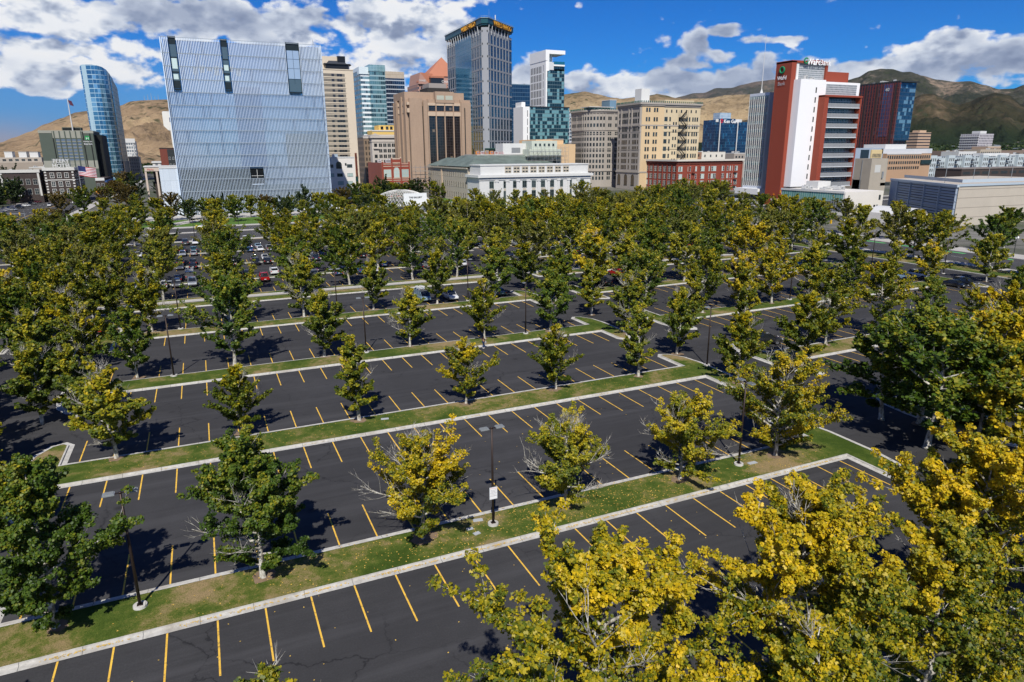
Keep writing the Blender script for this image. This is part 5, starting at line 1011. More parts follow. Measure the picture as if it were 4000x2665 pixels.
    b=Bd('brown_side_building',(135,612),'narrow brown brick building left of the ornate pale office'); b.wall(rect(133,138.1,608,640),0,40,gridmat('brown_brick_bays',(.02,.015,.01),(.05,.035,.02),(.20,.14,.09),2.6,4.6,.5,.4,rough=.5)); b.strip(S_(133,138.1,608),-.2,5.3,39,40.6,st,'cornice',0,.4); b.done()
    b=Bd('yellow_penthouse_block',(165,660),'bright yellow rooftop block above the ornate pale office'); b.wall(rect(153,176,660,680),0,47.3,mat('yellow_render',(.72,.50,.16),.85)); b.wall(rect(160,176,662,680),47.3,52,MATS['yellow_render'],'upper_block'); b.win(S_(160,176,662),[3,8,12],[48.2],2.3,2.6,frame=FRD); b.strip(S_(153,176,660),-.2,23,46.4,47.5,FRW,'cornice',0,.4); b.done()
    # red brick hall
    rb=mat('red_brick',(.26,.055,.035),.9,noise=.1,nscale=1.2); tr=mat('brick_trim_cream',(.55,.42,.32),.85)
    b=Bd('red_brick_hall',(113,430),'small red brick hall with arched centre window and cream trim'); b.wall(rect(104.5,122.3,430,468),0,20.6,rb); f=S_(104.5,122.3,430); b.wall(rect(104.3,104.5,430,468),0,21,mat('pink_side_brick',(.30,.10,.075),.9,noise=.08,nscale=1),'side_wall')
    b.strip(f,6.0,12.2,20.6,23.4,rb,'raised_gable',-.8,.15); b.strip(f,6,12.2,23,23.6,tr,'gable_coping',-.8,.3)
    for x in (0,6,11.6,17): b.strip(f,x,x+.8,0,23.6 if x in(6,11.6) else 21.6,rb,'pilaster',0,.35); b.strip(f,x,x+.8,(23.6 if x in(6,11.6) else 21.6),(24.4 if x in(6,11.6) else 22.3),tr,'finial',-.3,.45)
    for z in (10.1,11.3,18.6,20): b.strip(f,0,17.8,z,z+.4,tr,'trim_course',0,.2)
    b.win(f,[3.4,14.7],[12.2],4.4,4.6,frame=tr,glass=BLIND,mull=2,bars=1,fr=.18); b.win(f,[9.2],[12],3.4,6.2,frame=tr,glass=BLIND,arch=True,mull=1,bars=2,fr=.18); b.win(f,[3.4,14.7],[3.5],4.6,5.6,frame=tr,glass=BLIND,arch=True,mull=2,bars=1,fr=.2); b.win(f,[9.2],[3],3.4,6,frame=tr,mull=1,fr=.2); b.strip(f,6.8,11.6,20.2,21.2,tr,'name_panel',0,.2)
    sign('NEW YORK',.9,rb,b.e,(113.7,429.7,20.35)); clutter(b,105,121,434,466,20.8,6,7); b.done()
    # brown federal tower
    tn=mat('tan_aggregate',(.37,.265,.19),.95,noise=.14,nscale=.9); tc=mat('tan_smooth',(.52,.40,.29),.9)
    x0,x1,y0,y1,H=149.5,198.7,520,562,66.8
    b=Bd('brown_federal_tower',(174,520),'massive tan-brown office block with tall dark window bays','building'); b.wall(rect(x0+1.5,x1,y0+1,y1),0,H-1,tn); f=S_(x0+1.5,x1,y0+1)
    bays=[(13.0,19.1),(19.9,26.1),(26.9,33.1),(33.9,39.2)]; g=gridmat('bronze_curtain',(.010,.008,.007),(.022,.016,.013),(.045,.035,.03),2.0,2.0,.06,.06,rough=.08,c3=(.16,.12,.08),t3=.985)
    b.strip(f,-1.5,8.2,0,H-.6,tn,'left_brick_mass',0,2.4); b.strip(f,39.8,47.6,0,H-3,tn,'right_brick_mass',0,1.6); b.strip(f,9.6,12.6,0,H-2,tn,'brick_pier',0,1.4)
    b.strip(f,8.3,9.5,0,H-6,FRD,'slot_window',0,.1)
    for a,c in bays: b.strip(f,a,c,2,53.5,g,'window_bay',0,.3); b.strip(f,a,c,57.6,61.2,g,'upper_window',0,.3); b.strip(f,a,c,53.8,56.6,tc,'pale_lintel',0,1.2); b.strip(f,a,c,61.3,63.2,tc,'pale_band',0,1.2)
    for x in (12.9,19.2,26.2,33.2,38.8): b.strip(f,x,x+.8,0,66,tn,'fin_pier',0,1.1)
    b.strip(f,19.2,34,63.3,71.4,tn,'raised_front',-3,1.6); b.strip(f,20.2,26,65.5,68.6,mat('pale_green_vent',(.42,.44,.36),.8),'roof_vent',0,1.7); b.strip(f,27.2,33,65.5,68.6,MATS['pale_green_vent'],'roof_vent',0,1.7)
    b.wall(rect(x0-1.5,x0+46,y0+6,y1-4),H-1,71.2,tn,'upper_storey'); b.box(168,186,532,552,71.2,75,mat('dark_plant',(.03,.028,.026),.7),'plant_room'); b.box(170,184,534,550,75,78.6,mat('grey_plant',(.3,.27,.25),.8),'plant_cap'); b.strip(f,42.2,42.6,0,60,FRD,'drain_pipe',-.1,2.6)
    wf=W_(x0,y0,y1)
    for i,y in enumerate(lin(1,38,9)): b.strip(wf,y,y+1.4,0,H-2-(i%3),tn,'flank_fin',-1.4,1.6+.6*(i%2)); b.strip(wf,y+1.6,y+2.4,1,H-8,FRD,'flank_slot',-1.45,.1)
    for y in (9,24,35): b.strip(wf,y,y+5,0,H+1-(y%2)*2,tn,'flank_mass',-1.3,2.6); b.strip(wf,y+5,y+8,56,59,tc,'pale_band',-1.3,1.8); b.strip(wf,y+5,y+8,61.4,63.4,tc,'pale_band',-1.3,1.8)
    b.done()
    # pink pyramid tower behind
    pk=mat('pink_granite',(.42,.24,.19),.8,noise=.06,nscale=.4); pr=mat('copper_roof',(.42,.17,.10),.6,noise=.05,nscale=.3)
    b=Bd('pyramid_roof_tower',(235,720),'pink granite tower with orange pyramid roof behind the brown block','tower'); b.wall(rect(217,254,718,758),0,95,gridmat('pink_granite_grid',(.04,.04,.05),(.07,.07,.08),(.42,.24,.19),3.6,4.2,.5,.45,rough=.3,spec=.4,linerough=.8))
    for gx in (223,):
        m=MB(); m.add([(217,716,95),(229,716,95),(219,716,106),(217,752,95),(229,752,95),(219,752,106),],[(0,1,2),(5,4,3),(0,2,5,3),(1,4,5,2)]); b.mb(m,'gable',pk)
        m=MB(); m.add([(217,717,96.5),(220,717,106.2),(233,717,105.4),(230,717,96.5),(217,724,96.5),(220,724,106.2),(233,724,105.4),(230,724,96.5)],[(0,3,2,1),(1,2,6,5),(2,3,7,6),(0,1,5,4)]); b.mb(m,'sloped_roof',pr)
    m=MB(); m.add([(229,724,104),(266,724,104),(266,752,104),(229,752,104),(250,738,124.5)],[(0,1,4),(1,2,4),(2,3,4),(3,0,4)]); b.mb(m,'pyramid_roof',pr); b.wall(rect(230,265,725,751),95,104,pk,'drum'); m=MB(); m.box(229,243,712,722,88,101); m.box(228.6,243.4,711.6,722,101,102.6,1); b.mb(m,'dark_dormer',[mat('dark_dormer_glass',(.02,.025,.035),.2),pr])
    sign('CHASE',3.4,FRW,b.e,(245.5,711,96.4),bold=.05); sign('CHASE',2.4,FRW,b.e,(221,715.8,97.5),bold=.04); b.done()
    # tall glass and granite tower with cantilevered crown
    poly=[(211,523),(214,521.5),(249,553.5),(249,612),(213,612)]; H=117.5
    b=Bd('bank_tower',(230,560),'tallest tower, grey granite grid and blue glass with teal overhanging crown','tower'); gw=gridmat('bank_grid',(.012,.035,.075),(.03,.08,.14),(.03,.05,.06),2.1,3.0,.08,.10,rough=.07,metal=.35,spec=.9,c3=(.09,.14,.18),t3=.85)
    grn=mat('grey_granite',(.29,.30,.32),.7,noise=.06,nscale=.6)
    core=poly; b.wall(core,0,H,gw,'granite_grid_wall')
    wf=Fc(poly[4],poly[0]); sf=Fc(poly[1],poly[2]); cf=Fc(poly[0],poly[1])
    gl=gridmat('bank_blue_curtain',(.012,.10,.20),(.02,.14,.26),(.04,.18,.26),1.6,3.0,.06,.06,rough=.05,metal=.5,spec=.9)
    b.strip(wf,23,63,0,H-.2,gl,'blue_curtain_wall',0,.35)
    for z in [9.0*k+7.8 for k in range(0,13)]:
        for ff,segs in ((wf,[(0,23),(63,wf.L)]),(sf,[(0,sf.L)])):
            for a,c in segs: b.strip(ff,a,c,z,z+1.3,grn,'granite_course',0,.2)
    for ff,xs in ((sf,[5.3+5.97*k for k in range(8)]),(wf,[.3,6,12,18,22,63,69,75,81])):
        rects=[(x-.75,x+.75,0,H+1.2) for x in xs if x<ff.L-.5]; b.strips(ff,rects,grn,'granite_piers',o1=.26 if ff is sf else .10)
    b.strip(cf,-1.0,cf.L+1.0,0,H+1.5,grn,'corner_pier',0,.5)
    sq=[]
    for k in range(13): z=9.0*k+7.7; sq+= [(-.7,.1,z,z+1.3),(cf.L-.1,cf.L+.7,z,z+1.3)]
    b.strips(cf,sq,FRD,'corner_squares',o1=.62)
    tl=mat('teal_crown_metal',(.03,.11,.12),.35,.5); cp=offs(poly,-1.3); m=MB(); m.prism(offs(poly,2.5),H,H+5.5); b.mb(m,'crown_recess',mat('crown_shadow',(.02,.03,.035),.5))
    m=MB(); m.prism(cp,H+4.2,H+7.8); m.prism(offs(poly,-1.9),H+7.8,H+8.3,1); m.prism(offs(poly,-.4),H+3.0,H+4.2); b.mb(m,'teal_crown',[tl,mat('crown_edge',(.25,.32,.35),.5,.3)])
    rl_=MB(); q=offs(poly,-1.2)
    for i in range(len(q)):
        a=Vector(q[i]);c=Vector(q[(i+1)%len(q)]); n=max(2,int((c-a).length/3))
        for k in range(n): p=a.lerp(c,k/n); rl_.tube([(p.x,p.y,H+8.3),(p.x,p.y,H+9.5)],.08,4)
        rl_.tube([(a.x,a.y,H+9.4),(c.x,c.y,H+9.4)],.08,4)
    b.mb(rl_,'roof_rail',HEADM)
    br_=MB()
    for ff in (wf,sf):
        for k in range(int(ff.L/6)): v=ff.M(2+k*6,0).translation; n=ff.n; br_.tube([(v.x,v.y,H-3),(v.x+n.x*1.0,v.y+n.y*1.0,H+3.6)],.35,5)
    b.mb(br_,'crown_brackets',mat('bracket_pale',(.5,.52,.53),.5))
    AM=mat('amber_letters',(.70,.34,.03),.5); c1=Fc(cp[4],cp[0]); c2=Fc(cp[1],cp[2])
    for ff,x,s in ((c1,62,5.6),(c2,27,5.6)):
        v=ff.p+ff.d*x+ff.n*.5; me=sign('WELLS FARGO',s*.92,AM,b.e,(v.x,v.y,H+4.0),rz=ff.rz,ext=.15,bold=.0); b.strip(ff,x-17,x+17,H+3.4,H+8.2,mat('sign_back_dark',(.03,.015,.01),.6),'sign_backing',0,.3)
    m=MB(); m.tube([(236,570,H+8),(236,570,H+24)],[.25,.06],6); m.tube([(240,566,H+8),(240,566,H+19)],.45,8,1); b.mb(m,'roof_masts',[HEADM,FRW])
    b.strip(sf,3,20,0,17,gridmat('bank_lobby',(.02,.04,.06),(.04,.08,.10),(.18,.22,.26),2.4,4,.1,.08,rough=.08,metal=.2),'lobby_glass',0,2.6); b.done()
    # dark blue tower T, white-framed tower U with podium V
    b=Bd('navy_glass_tower',(348,750),'plain navy glass tower between the bank tower and the white tower','tower'); b.wall(rect(333,362,750,785),0,100.5,gridmat('navy_curtain',(.012,.035,.075),(.02,.06,.12),(.05,.10,.15),3.0,4.4,.06,.14,rough=.08,metal=.4,spec=.9)); b.box(332.8,362.2,749.8,785,100.5,101.6,mat('navy_edge',(.12,.2,.25),.3,.4),'roof_edge'); clutter(b,335,360,752,780,101.6,3,9); b.done()
    wt=mat('bright_white_panel',(.82,.82,.80),.6); gw2=gridmat('mottled_teal_glass',(.012,.035,.045),(.02,.055,.065),(.09,.14,.15),2.6,3.5,.05,.16,rough=.06,metal=.35,spec=.9,c3=(.22,.40,.38),t3=.62)
    b=Bd('white_framed_tower',(335,640),'slim white residential tower with dark glass front and open top frame','tower'); b.wall(rect(325.1,345.9,640,675),0,111,gw2,'glass_wall')
    b.wall(rect(324.7,326.3,639.6,675.3),0,113.5,wt,'white_side_wall'); wf=W_(324.7,639.6,675.3); b.strips(wf,[(x,x+1.7,z,z+6.2) for z in lin(58,103,7) for x in lin(2,24,7)],FRD,'slot_windows',o1=.05); b.strips(wf,[(30,30.7,z,z+6) for z in lin(58,104,7)],FRD,'slot_windows',o1=.05)
    b.box(324.4,328.4,639.3,675.6,113.5,123.4,wt,'white_head'); b.box(326.3,328.4,639.3,675,104,113.5,wt,'white_shoulder'); b.box(328.4,346.2,639.4,660,119.8,123.4,wt,'top_beam'); b.box(328.2,334.5,645,662,111,119.8,wt,'roof_core'); b.box(328.4,346,639.5,662,108.8,110.2,wt,'terrace_slab'); b.box(334,346,640,662,104.4,106,wt,'lower_slab'); b.box(334,345.8,639.7,641,110.2,113,mat('blue_rail_glass',(.02,.16,.24),.1,.2),'glass_rail'); b.strip(S_(328.4,346,639.6),0,5,105,112,mat('white_slats',(.6,.62,.62),.5),'slatted_screen',0,.3); b.done()
    b=Bd('dark_glass_podium_block',(320,634),'wide mottled teal glass block with white edge below the white tower','building'); b.wall(rect(302,346.5,630,639),0,69,gw2,'glass_wall'); b.box(295,302.2,629.5,652,0,69.4,wt,'white_end_wall'); b.box(296.5,300.5,636,650,69.4,74,wt,'stair_head'); b.box(301.8,346.8,629.6,639.2,69,69.9,FRD,'roof_edge'); b.strips(S_(295,302.2,629.5),[(4.6,5.2,z,z+6) for z in lin(6,60,8)],FRD,'slot_windows',o1=.05); b.done()
    b=Bd('balcony_apartment_tower',(440,800),'pale grey apartment tower with balconies left of the curved stone block','building'); b.wall(rect(431,449,800,825),0,76,gridmat('pale_blue_grid',(.07,.10,.13),(.16,.20,.24),(.50,.53,.55),3.4,4.2,.28,.3,rough=.3)); 
    for k in range(15): b.strip(S_(431,449,800),10,17.5,8+k*4.3,8.5+k*4.3,FRW,'balcony',0,1.6)
    b.box(430.6,449.4,799.6,825,76,77,FRW,'roof_edge'); b.done()
    b=Bd('tan_stone_block',(450,760),'small tan stone block with pale roof beside the curved stone block'); b.wall(rect(400,425,700,725),0,35,gridmat('tan_stone_grid',(.03,.03,.03),(.05,.05,.05),(.36,.31,.26),2.4,4,.5,.35,rough=.5)); m=MB(); m.prism(rect(398,427,698,727),35,37,0); m.prism(rect(398,427,698,727),37,41,1,top=rect(404,421,704,721)); b.mb(m,'hipped_roof',[MATS['pale_terracotta'],mat('pale_metal_roof',(.5,.5,.52),.5)]); b.done()
    # orange-tan block with the vertical sign
    ot=mat('orange_tan_render',(.62,.44,.26),.9,noise=.05,nscale=.4)
    b=Bd('tan_office_with_blade_sign',(245,480),'orange-tan office with dark arcaded side wing behind the stone office roof'); b.wall(rect(230.4,270,480,520),0,32.6,ot); b.wall(rect(238,262,485,515),32.6,36,ot,'penthouse'); b.box(252,262,484.6,500,36,36.6,ROOF,'penthouse_roof'); b.win(S_(230.4,270,480),[2,8,14,20,26],[26],1.6,2.4,frame=FRD); b.win(S_(238,262,485),[6,9,16],[33],1.4,1.8,frame=FRD)
    b.wall(rect(212,230.3,484,528),0,29,mat('dark_brown_arcade',(.06,.035,.025),.9,noise=.2,nscale=.6),'side_wing'); b.box(211,231.5,482.6,528,29,30,mat('green_copper_edge',(.05,.14,.12),.5),'copper_cornice'); b.strips(S_(212,230.3,484),[(x,x+.8,18,23) for x in lin(1,17,9)],mat('rust_pier',(.30,.14,.07),.8),'arcade_piers',o1=.5)
    b.strip(S_(230.4,270,480),-1.2,3,22,30.5,mat('blade_sign_blue',(.04,.07,.10),.5),'blade_sign',0,.5); sign('JUDGE',1.5,FRW,b.e,(231.4,479.3,23.2),bold=.03); sign('J',4,FRW,b.e,(230.4,479.3,24.6),bold=.05); clutter(b,214,229,486,520,30,6,12); b.done()
centre()

def stone_office():
    # old stone federal office with green copper roof
    x0,x1,y0,y1,H=120.2,180.6,305,386,17.6
    ws=mat('white_granite',(.60,.60,.58),.85,noise=.07,nscale=.8); cs=mat('cream_stone',(.46,.41,.33),.9,noise=.07,nscale=.8); gr=mat('green_copper_roof',fn=lambda t,b_:(lambda P:(t.put(b_.inputs['Base Color'],t.mix(t.m('LESS_THAN',t.m('FRACT',t.m('DIVIDE',t.sep(P)[0],.9)),.14),t.ramp(t.noise(P,.25,5,.6),[(.3,(.09,.11,.095)),(.55,(.145,.185,.16)),(.75,(.20,.23,.20))]),(.08,.10,.085))),b_.inputs['Roughness'].__setattr__('default_value',.6)))(t.new('ShaderNodeNewGeometry').outputs['Position']))
    b=Bd('stone_office',(150,305),'long white granite office with green copper roof and tall paired windows','building')
    b.wall(rect(x0,x1,y0,y0+16),0,16.4,ws,'granite_front'); b.wall(rect(x0+.4,x1-10,y0+16.01,y1),0,19.4,cs,'cream_wing')
    f=S_(x0,x1,y0); b.strip(f,-1.0,f.L+1.0,15.4,16.6,ws,'main_cornice',-16.5,1.1); b.strip(f,-.4,f.L+.4,14.2,14.7,ws,'string_course',-.1,.35)
    b.wall(rect(x0+1,x1-1,y0+1,y0+15),16.6,21,ws,'attic'); af=S_(x0+1,x1-1,y0+1); b.strip(af,-.3,af.L+.3,20.8,21.3,ws,'attic_coping',-14,.3)
    for x in cells(12,48,8): b.strip(af,x-1.7,x+1.7,17.3,20.4,cs,'attic_panel',0,.06); b.win(Fc((x0+1,y0+.93),(x1-1,y0+.93)),[x-.8,x+.8],[17.6,19.1],1.15,.7,frame=cs,mull=0,fr=.08,sill=False)
    cols_=[6.6]+cells(11,50.5,8)[0:8]+[55]
    for x in cells(11,51,8)+[6.2,55.4]:
        b.win(f,[x],[10.6],2.0,2.9,frame=FRG,mull=1,bars=1,fr=.16); b.win(f,[x],[4.6],2.0,4.2,frame=FRG,mull=1,bars=2,fr=.16); b.win(f,[x],[-.4],1.8,3.6,frame=FRG,mull=1,bars=2,fr=.14); b.strip(f,x-.9,x+.9,9.1,10.2,cs,'carved_panel',0,.1)
    for x in lin(8.7,53.3,9): b.strip(f,x-.7,x+.7,0,13.4,ws,'pilaster',0,.3); b.strip(f,x-1.0,x+1.0,13.4,14.1,ws,'capital',0,.5)
    wf=W_(x0+.4,y0+16.1,y1)
    b.n=0
    for z,h in ((15.2,2.2),(10.2,2.4),(4.6,2.8)): b.win(wf,cells(1,63,18),[z],1.05,h,frame=cs,mull=0,bars=1,fr=.12)
    b.strip(wf,24,25.4,0,19.4,mat('peach_stone',(.55,.42,.30),.9),'peach_pier',0,.4)
    b.strip(wf,-.2,wf.L+.2,19.0,19.7,cs,'eaves_cornice',0,.7)
    m=MB()
    m.add([(x0-.2,y0+14,20.2),(x1-9,y0+14,20.2),(x1-9,y1-20,20.2),(x0-.2,y1-20,20.2),(x0+11,y0+32,25.4),(x1-20,y0+32,25.4),(x1-20,y1-28,25.4),(x0+11,y1-28,25.4)],[(0,1,5,4),(1,2,6,5),(2,3,7,6),(3,0,4,7),(4,5,6,7)])
    m.add([(x0-.2,y1-22,20),(x0+20,y1-22,20),(x0+20,y1,20),(x0-.2,y1,20),(x0+9,y1-22,24.2),(x0+9,y1-8,24.2)],[(3,0,4,5),(0,1,4),(1,2,5,4),(2,3,5)])
    b.mb(m,'copper_roof',gr); m=MB(); m.box(x0+12,x1-21,y0+33,y1-29,25.4,25.9); b.mb(m,'roof_deck',ROOF)
    m=MB(); m.box(x0+27,x0+42,y0+34,y0+44,25.9,31.4); m.box(x0+32,x0+37,y0+33.9,y0+34,26.6,29.2,1); b.mb(m,'stair_house',[mat('unit_white',(.6,.6,.58)),mat('unit_grey',(.22,.23,.24))])
    m=MB(); m.box(x1-22,x1-3,y0+26,y0+40,18,28.4); m.box(x1-20,x1-5,y0+27,y0+39,28.4,32.6); m.box(x1-23,x1-2,y0+25.4,y0+40.6,24.6,25,1); b.mb(m,'scaffolded_penthouse',mat('pale_mint_render',(.50,.54,.46),.9)); 
    b.win(S_(x1-22,x1-3,y0+26),cells(4,17,3),[20.4],2.2,2.6,frame=FRD); b.win(S_(x1-20,x1-5,y0+27),cells(1,14,5),[30],.9,1.1,frame=FRD,mull=0); b.done()
    def scaffold(x0,x1,y0,y1,z0,z1,lb,step=2.4):
        m=MB(); xs=lin(x0,x1,max(2,int((x1-x0)/step)+1)); ys=[y0,y1]; zs=lin(z0,z1,max(2,int((z1-z0)/2)+1))
        for y in ys:
            for x in xs: m.tube([(x,y,z0),(x,y,z1+1)],.06,4)
            for z in zs: m.tube([(x0,y,z),(x1,y,z)],.05,4)
            for i in range(len(xs)-1): m.tube([(xs[i],y,zs[i%len(zs)]),(xs[i+1],y,zs[(i+1)%len(zs)])],.04,4)
        for x in xs:
            for z in zs: m.tube([(x,y0,z),(x,y1,z)],.05,4)
        e=empty('scaffolding',((x0+x1)/2,y0,0),lb,'scaffolding'); m.obj('poles',HEADM,e); p=MB()
        for z in zs[:-1]: p.box(x0,x1,y0+.1,y1-.1,z+.06,z+.12)
        p.obj('planks',mat('scaffold_plank',(.30,.26,.2),.9),e)
    scaffold(x1-25,x1-1,y0+21.5,y0+24.5,20.6,29,'scaffolding around the mint penthouse on the green roof'); scaffold(111,119.2,y1-8,y1+2,0,19,'scaffolding tower at the left rear corner of the stone office')
    r=random.Random(4)
    for i in range(10):
        x=x0+13+i*2.6+(12 if i>4 else 0); m=MB(); h=r.uniform(1.5,2.8); m.box(-.9,.9,-.6,.6,0,h,0); m.box(-1,1,-.7,.7,h,h+.12,1); m.box(-.7,.7,-.64,-.6,.3,h-.3,1)
        o=m.obj('roof_crate',[mat(['crate_orange','crate_white','crate_timber'][i%3],[(.75,.30,.04),(.62,.62,.6),(.5,.38,.2)][i%3],.7),MATS['unit_grey']],loc=(x,y0+35,25.92)); tag(o,f'{["orange","white","timber"][i%3]} building-site crate, {ORD[i]} from the left on the green roof','crate','site crates on the green roof')
    m=MB(); m.tube([(x0+12,y0+33.3,27),(x0+27,y0+33.3,27)],.06,4); m.tube([(x0+12,y0+33.3,26.4),(x0+27,y0+33.3,26.4)],.06,4)
    for k in range(9): m.tube([(x0+12+k*1.85,y0+33.3,25.9),(x0+12+k*1.85,y0+33.3,27)],.06,4)
    tag(m.obj('safety_rail',mat('rail_red',(.6,.06,.04),.6)),'red and white safety rail on the edge of the green roof','railing')
stone_office()

def right_group():
    # twin stone blocks
    gs=mat('grey_limestone',(.36,.325,.285),.9,noise=.09,nscale=.8); gcop=mat('green_cresting',(.05,.11,.09),.7)
    def ornate(x0,x1,y0,y1,H,curve,lb,east=None):
        b=Bd('ornate_stone_block',((x0+x1)/2,y0),lb,'building')
        if curve:
            c=[]; r=13
            for k in range(9): a=PI+PI/2*k/8; c.append((x0+r+r*math.cos(a),y0+r+r*math.sin(a)))
            poly=c+[(x1,y0),(x1,y1),(x0,y1)]
            faces=[Fc(poly[i],poly[i+1]) for i in range(0,9)]+[W_(x0,y0+r,y1)]
        else: poly=rect(x0,x1,y0,y1); faces=[S_(x0,x1,y0),W_(x0,y0,y1)]
        b.wall(poly,0,H-1.5,gs); b.wall(offs(poly,-1.3),H-1.5,H-.3,gs,'cornice'); b.wall(offs(poly,-.5),H-2.8,H-1.5,gs,'frieze'); b.wall(offs(poly,-.4),H*.735,H*.735+.8,gs,'upper_course'); b.wall(offs(poly,-.5),12,12.9,gs,'lower_course')
        for j in range(3): b.wall(offs(poly,-.12),15+j*0+H*.0+13+j*12.0,15+13+j*12.0+.35,gs,'belt_course') if j<2 else None
        cr=MB(); q=offs(poly,-1.1)
        for i in range(len(q)):
            a=Vector(q[i]);c_=Vector(q[(i+1)%len(q)]); n=max(1,int((c_-a).length/1.8))
            for k in range(n): p=a.lerp(c_,(k+.5)/n); cr.tube([(p.x,p.y,H-.3),(p.x,p.y,H+.7),(p.x,p.y,H+1.1)],[.35,.5,.1],6)
        b.mb(cr,'cresting',gcop); b.wall(offs(poly,2),H-.3,H+.2,ROOF,'roof')
        return b,poly,faces
    H=58; b,poly,faces=ornate(277.5,306,470,500,58,True,'grey stone office block with rounded corner and green cresting')
    zs=[5.5,9.0]+[14.2+k*4.15 for k in range(7)]+[45.2,50.2]
    for ff in faces[:9]:
        if ff.L>6: b.win(ff,[3,4.7,9.4,11,13.4],zs,1.15,2.5,frame=FRD,mull=0,bars=1,fr=.07,sill=False)
        else: b.win(ff,[ff.L/2],zs,1.35,2.5,frame=FRD,mull=0,bars=1,fr=.07,sill=False)
    b.win(faces[-1],cells(.5,16.5,8),zs,1.1,2.5,frame=FRD,mull=0,bars=1,fr=.07,sill=False)
    for ff in faces: 
        for x in ([0,ff.L*.5] if ff.L>6 else [0]): b.strip(ff,x-.3,x+.3,43.5,H-2.8,gs,'pilaster',0,.4)
    m=MB(); m.prism(rect(279,297,474,484),H,H+1.6,0); m.prism(rect(277,299,472,486),H+1.6,H+2,1); b.mb(m,'roof_pavilion',[mat('pavilion_glass',(.12,.22,.22),.1),FRW]); m=MB(); m.box(300,306,480,492,H,H+7.5); m.box(299.8,306.2,479.8,492.2,H+7.5,H+7.9,1); b.mb(m,'glass_penthouse',[mat('blue_grey_glass',(.22,.33,.40),.15,.3),FRW]); b.done()
    # Newhouse-like block: grey street flank + yellow brick side
    x0,x1,y0,y1,H=288.2,340,420,449,60.2
    b,poly,faces=ornate(x0,x1,y0,y1,H,False,'tall block with grey stone flank and yellow brick side with dark fire escape')
    yb=mat('yellow_brick',(.60,.45,.27),.92,noise=.06,nscale=1.2); yb2=mat('yellow_brick_pale',(.57,.47,.31),.92,noise=.06,nscale=1.2)
    f=faces[0]; b.strip(f,1.0,19.8,0,H-1.6,yb,'yellow_front',0,.25); b.strip(f,19.9,f.L+.3,0,H-3.4,yb2,'pale_yellow_front',0,.12); b.wall(rect(x0+20,x1-6,y0+.2,y1),H-1.5,H+1.9,yb2,'raised_storey')
    b.strip(f,.4,19.9,H-2.4,H-1.4,gs,'front_cornice',0,.9)
    zs=[5+k*5.05 for k in range(0,10)]
    F1=Fc((x0,y0-.26),(x1,y0-.26)); F2=Fc((x0,y0-.13),(x1,y0-.13))
    zz=[22+k*5.1 for k in range(6)]
    b.win(F1,[5,7.2,11.6,13.8],zz+[H-6.4],1.25,2.6,frame=FRD,mull=0,bars=1,fr=.08)
    zz2=[12+k*5.1 for k in range(8)]
    b.win(F2,[21.7],zz2,2.6,2.7,frame=FRD,mull=2,bars=1,fr=.08); b.win(F2,[25.3,33.6,40.4,42.6,45.6,47.6,49.6],zz2,1.1,2.7,frame=FRD,mull=0,bars=1,fr=.08); b.win(F2,[28.6,30.8],[z+2.4 for z in zz2[:-1]],1.0,2.0,frame=FRD,mull=0,fr=.08); b.win(F2,lin(22,48,7),[H-6.6],.9,1.8,frame=FRD,mull=0,fr=.08)
    wf=faces[1]; zsw=[14.5+k*4.4 for k in range(7)]+[46.5,50.8]; b.win(wf,[2.5,6.8,8.6,10.4,12.2,16,20.5,22.3,24.1,26.6],zsw,1.15,2.6,frame=FRD,mull=0,bars=1,fr=.08)
    for x in (0,4.5,14.2,18,28): b.strip(wf,x,x+.9,43.5,H-2.8,gs,'pilaster',0,.5)
    for x in (4,13,22): b.win(wf,[x],[3],3.4,7.5,frame=gs,arch=True,mull=1,fr=.3)
    b.box(x0+4,x0+11,y0+6,y0+14,H,H+9.4,mat('white_box',(.66,.66,.63),.7),'roof_box'); b.box(x1-5,x1-1,y0+.5,y1,H-3.4,H-.4,gs,'end_cornice')
    e=MB(); fx=x0+36.2
    for k in range(10):
        z=4+k*5.1; e.box(fx-3.4,fx+3.2,y0-2.2,y0-.3,z,z+.12); e.tube([(fx-3.2,y0-2.1,z+1),(fx+3.2,y0-2.1,z+1)],.05,4)
        for s in range(8): e.tube([(fx-3.2+s*.9,y0-2.1,z),(fx-3.2+s*.9,y0-2.1,z+1)],.04,3)
        d=1 if k%2 else -1
        e.tube([(fx-d*2.6,y0-1.9,z),(fx+d*2.6,y0-1.9,z+5.1)],.18,4); e.tube([(fx-d*2.6,y0-1.1,z),(fx+d*2.6,y0-1.1,z+5.1)],.18,4)
        for s in range(9): t_=s/8; e.box(fx-d*2.6+d*5.2*t_-.22,fx-d*2.6+d*5.2*t_+.22,y0-1.9,y0-1.1,z+5.1*t_-.04,z+5.1*t_+.04)
    for sx in (-3.4,3.2): 
        for yy in (-2.2,-.3): e.tube([(fx+sx,y0+yy,0),(fx+sx,y0+yy,55)],.09,4)
    b.mb(e,'fire_escape',mat('black_iron',(.012,.011,.011),.6)); b.done()
    # red brick warehouse block
    x0,x1,y0,y1,H=295.4,352,385,428,20.4; rb=mat('warehouse_brick',(.235,.052,.033),.9,noise=.1,nscale=1); cr=mat('cornice_cream',(.60,.56,.50),.8)
    b=Bd('red_brick_block',((x0+x1)/2,y0),'long red brick block with cream cornice in front of the yellow block'); b.wall(rect(x0,x1,y0,y1),-2,H,rb); f=S_(x0,x1,y0); wf=W_(x0,y0,y1)
    for ff in (f,wf): b.strip(ff,-.9,ff.L+.9,20.2,21.4,cr,'cornice',0,1.3); b.strip(ff,-.2,ff.L+.2,18.2,19.0,mat('dark_brick_band',(.12,.035,.025),.9),'frieze',0,.35)
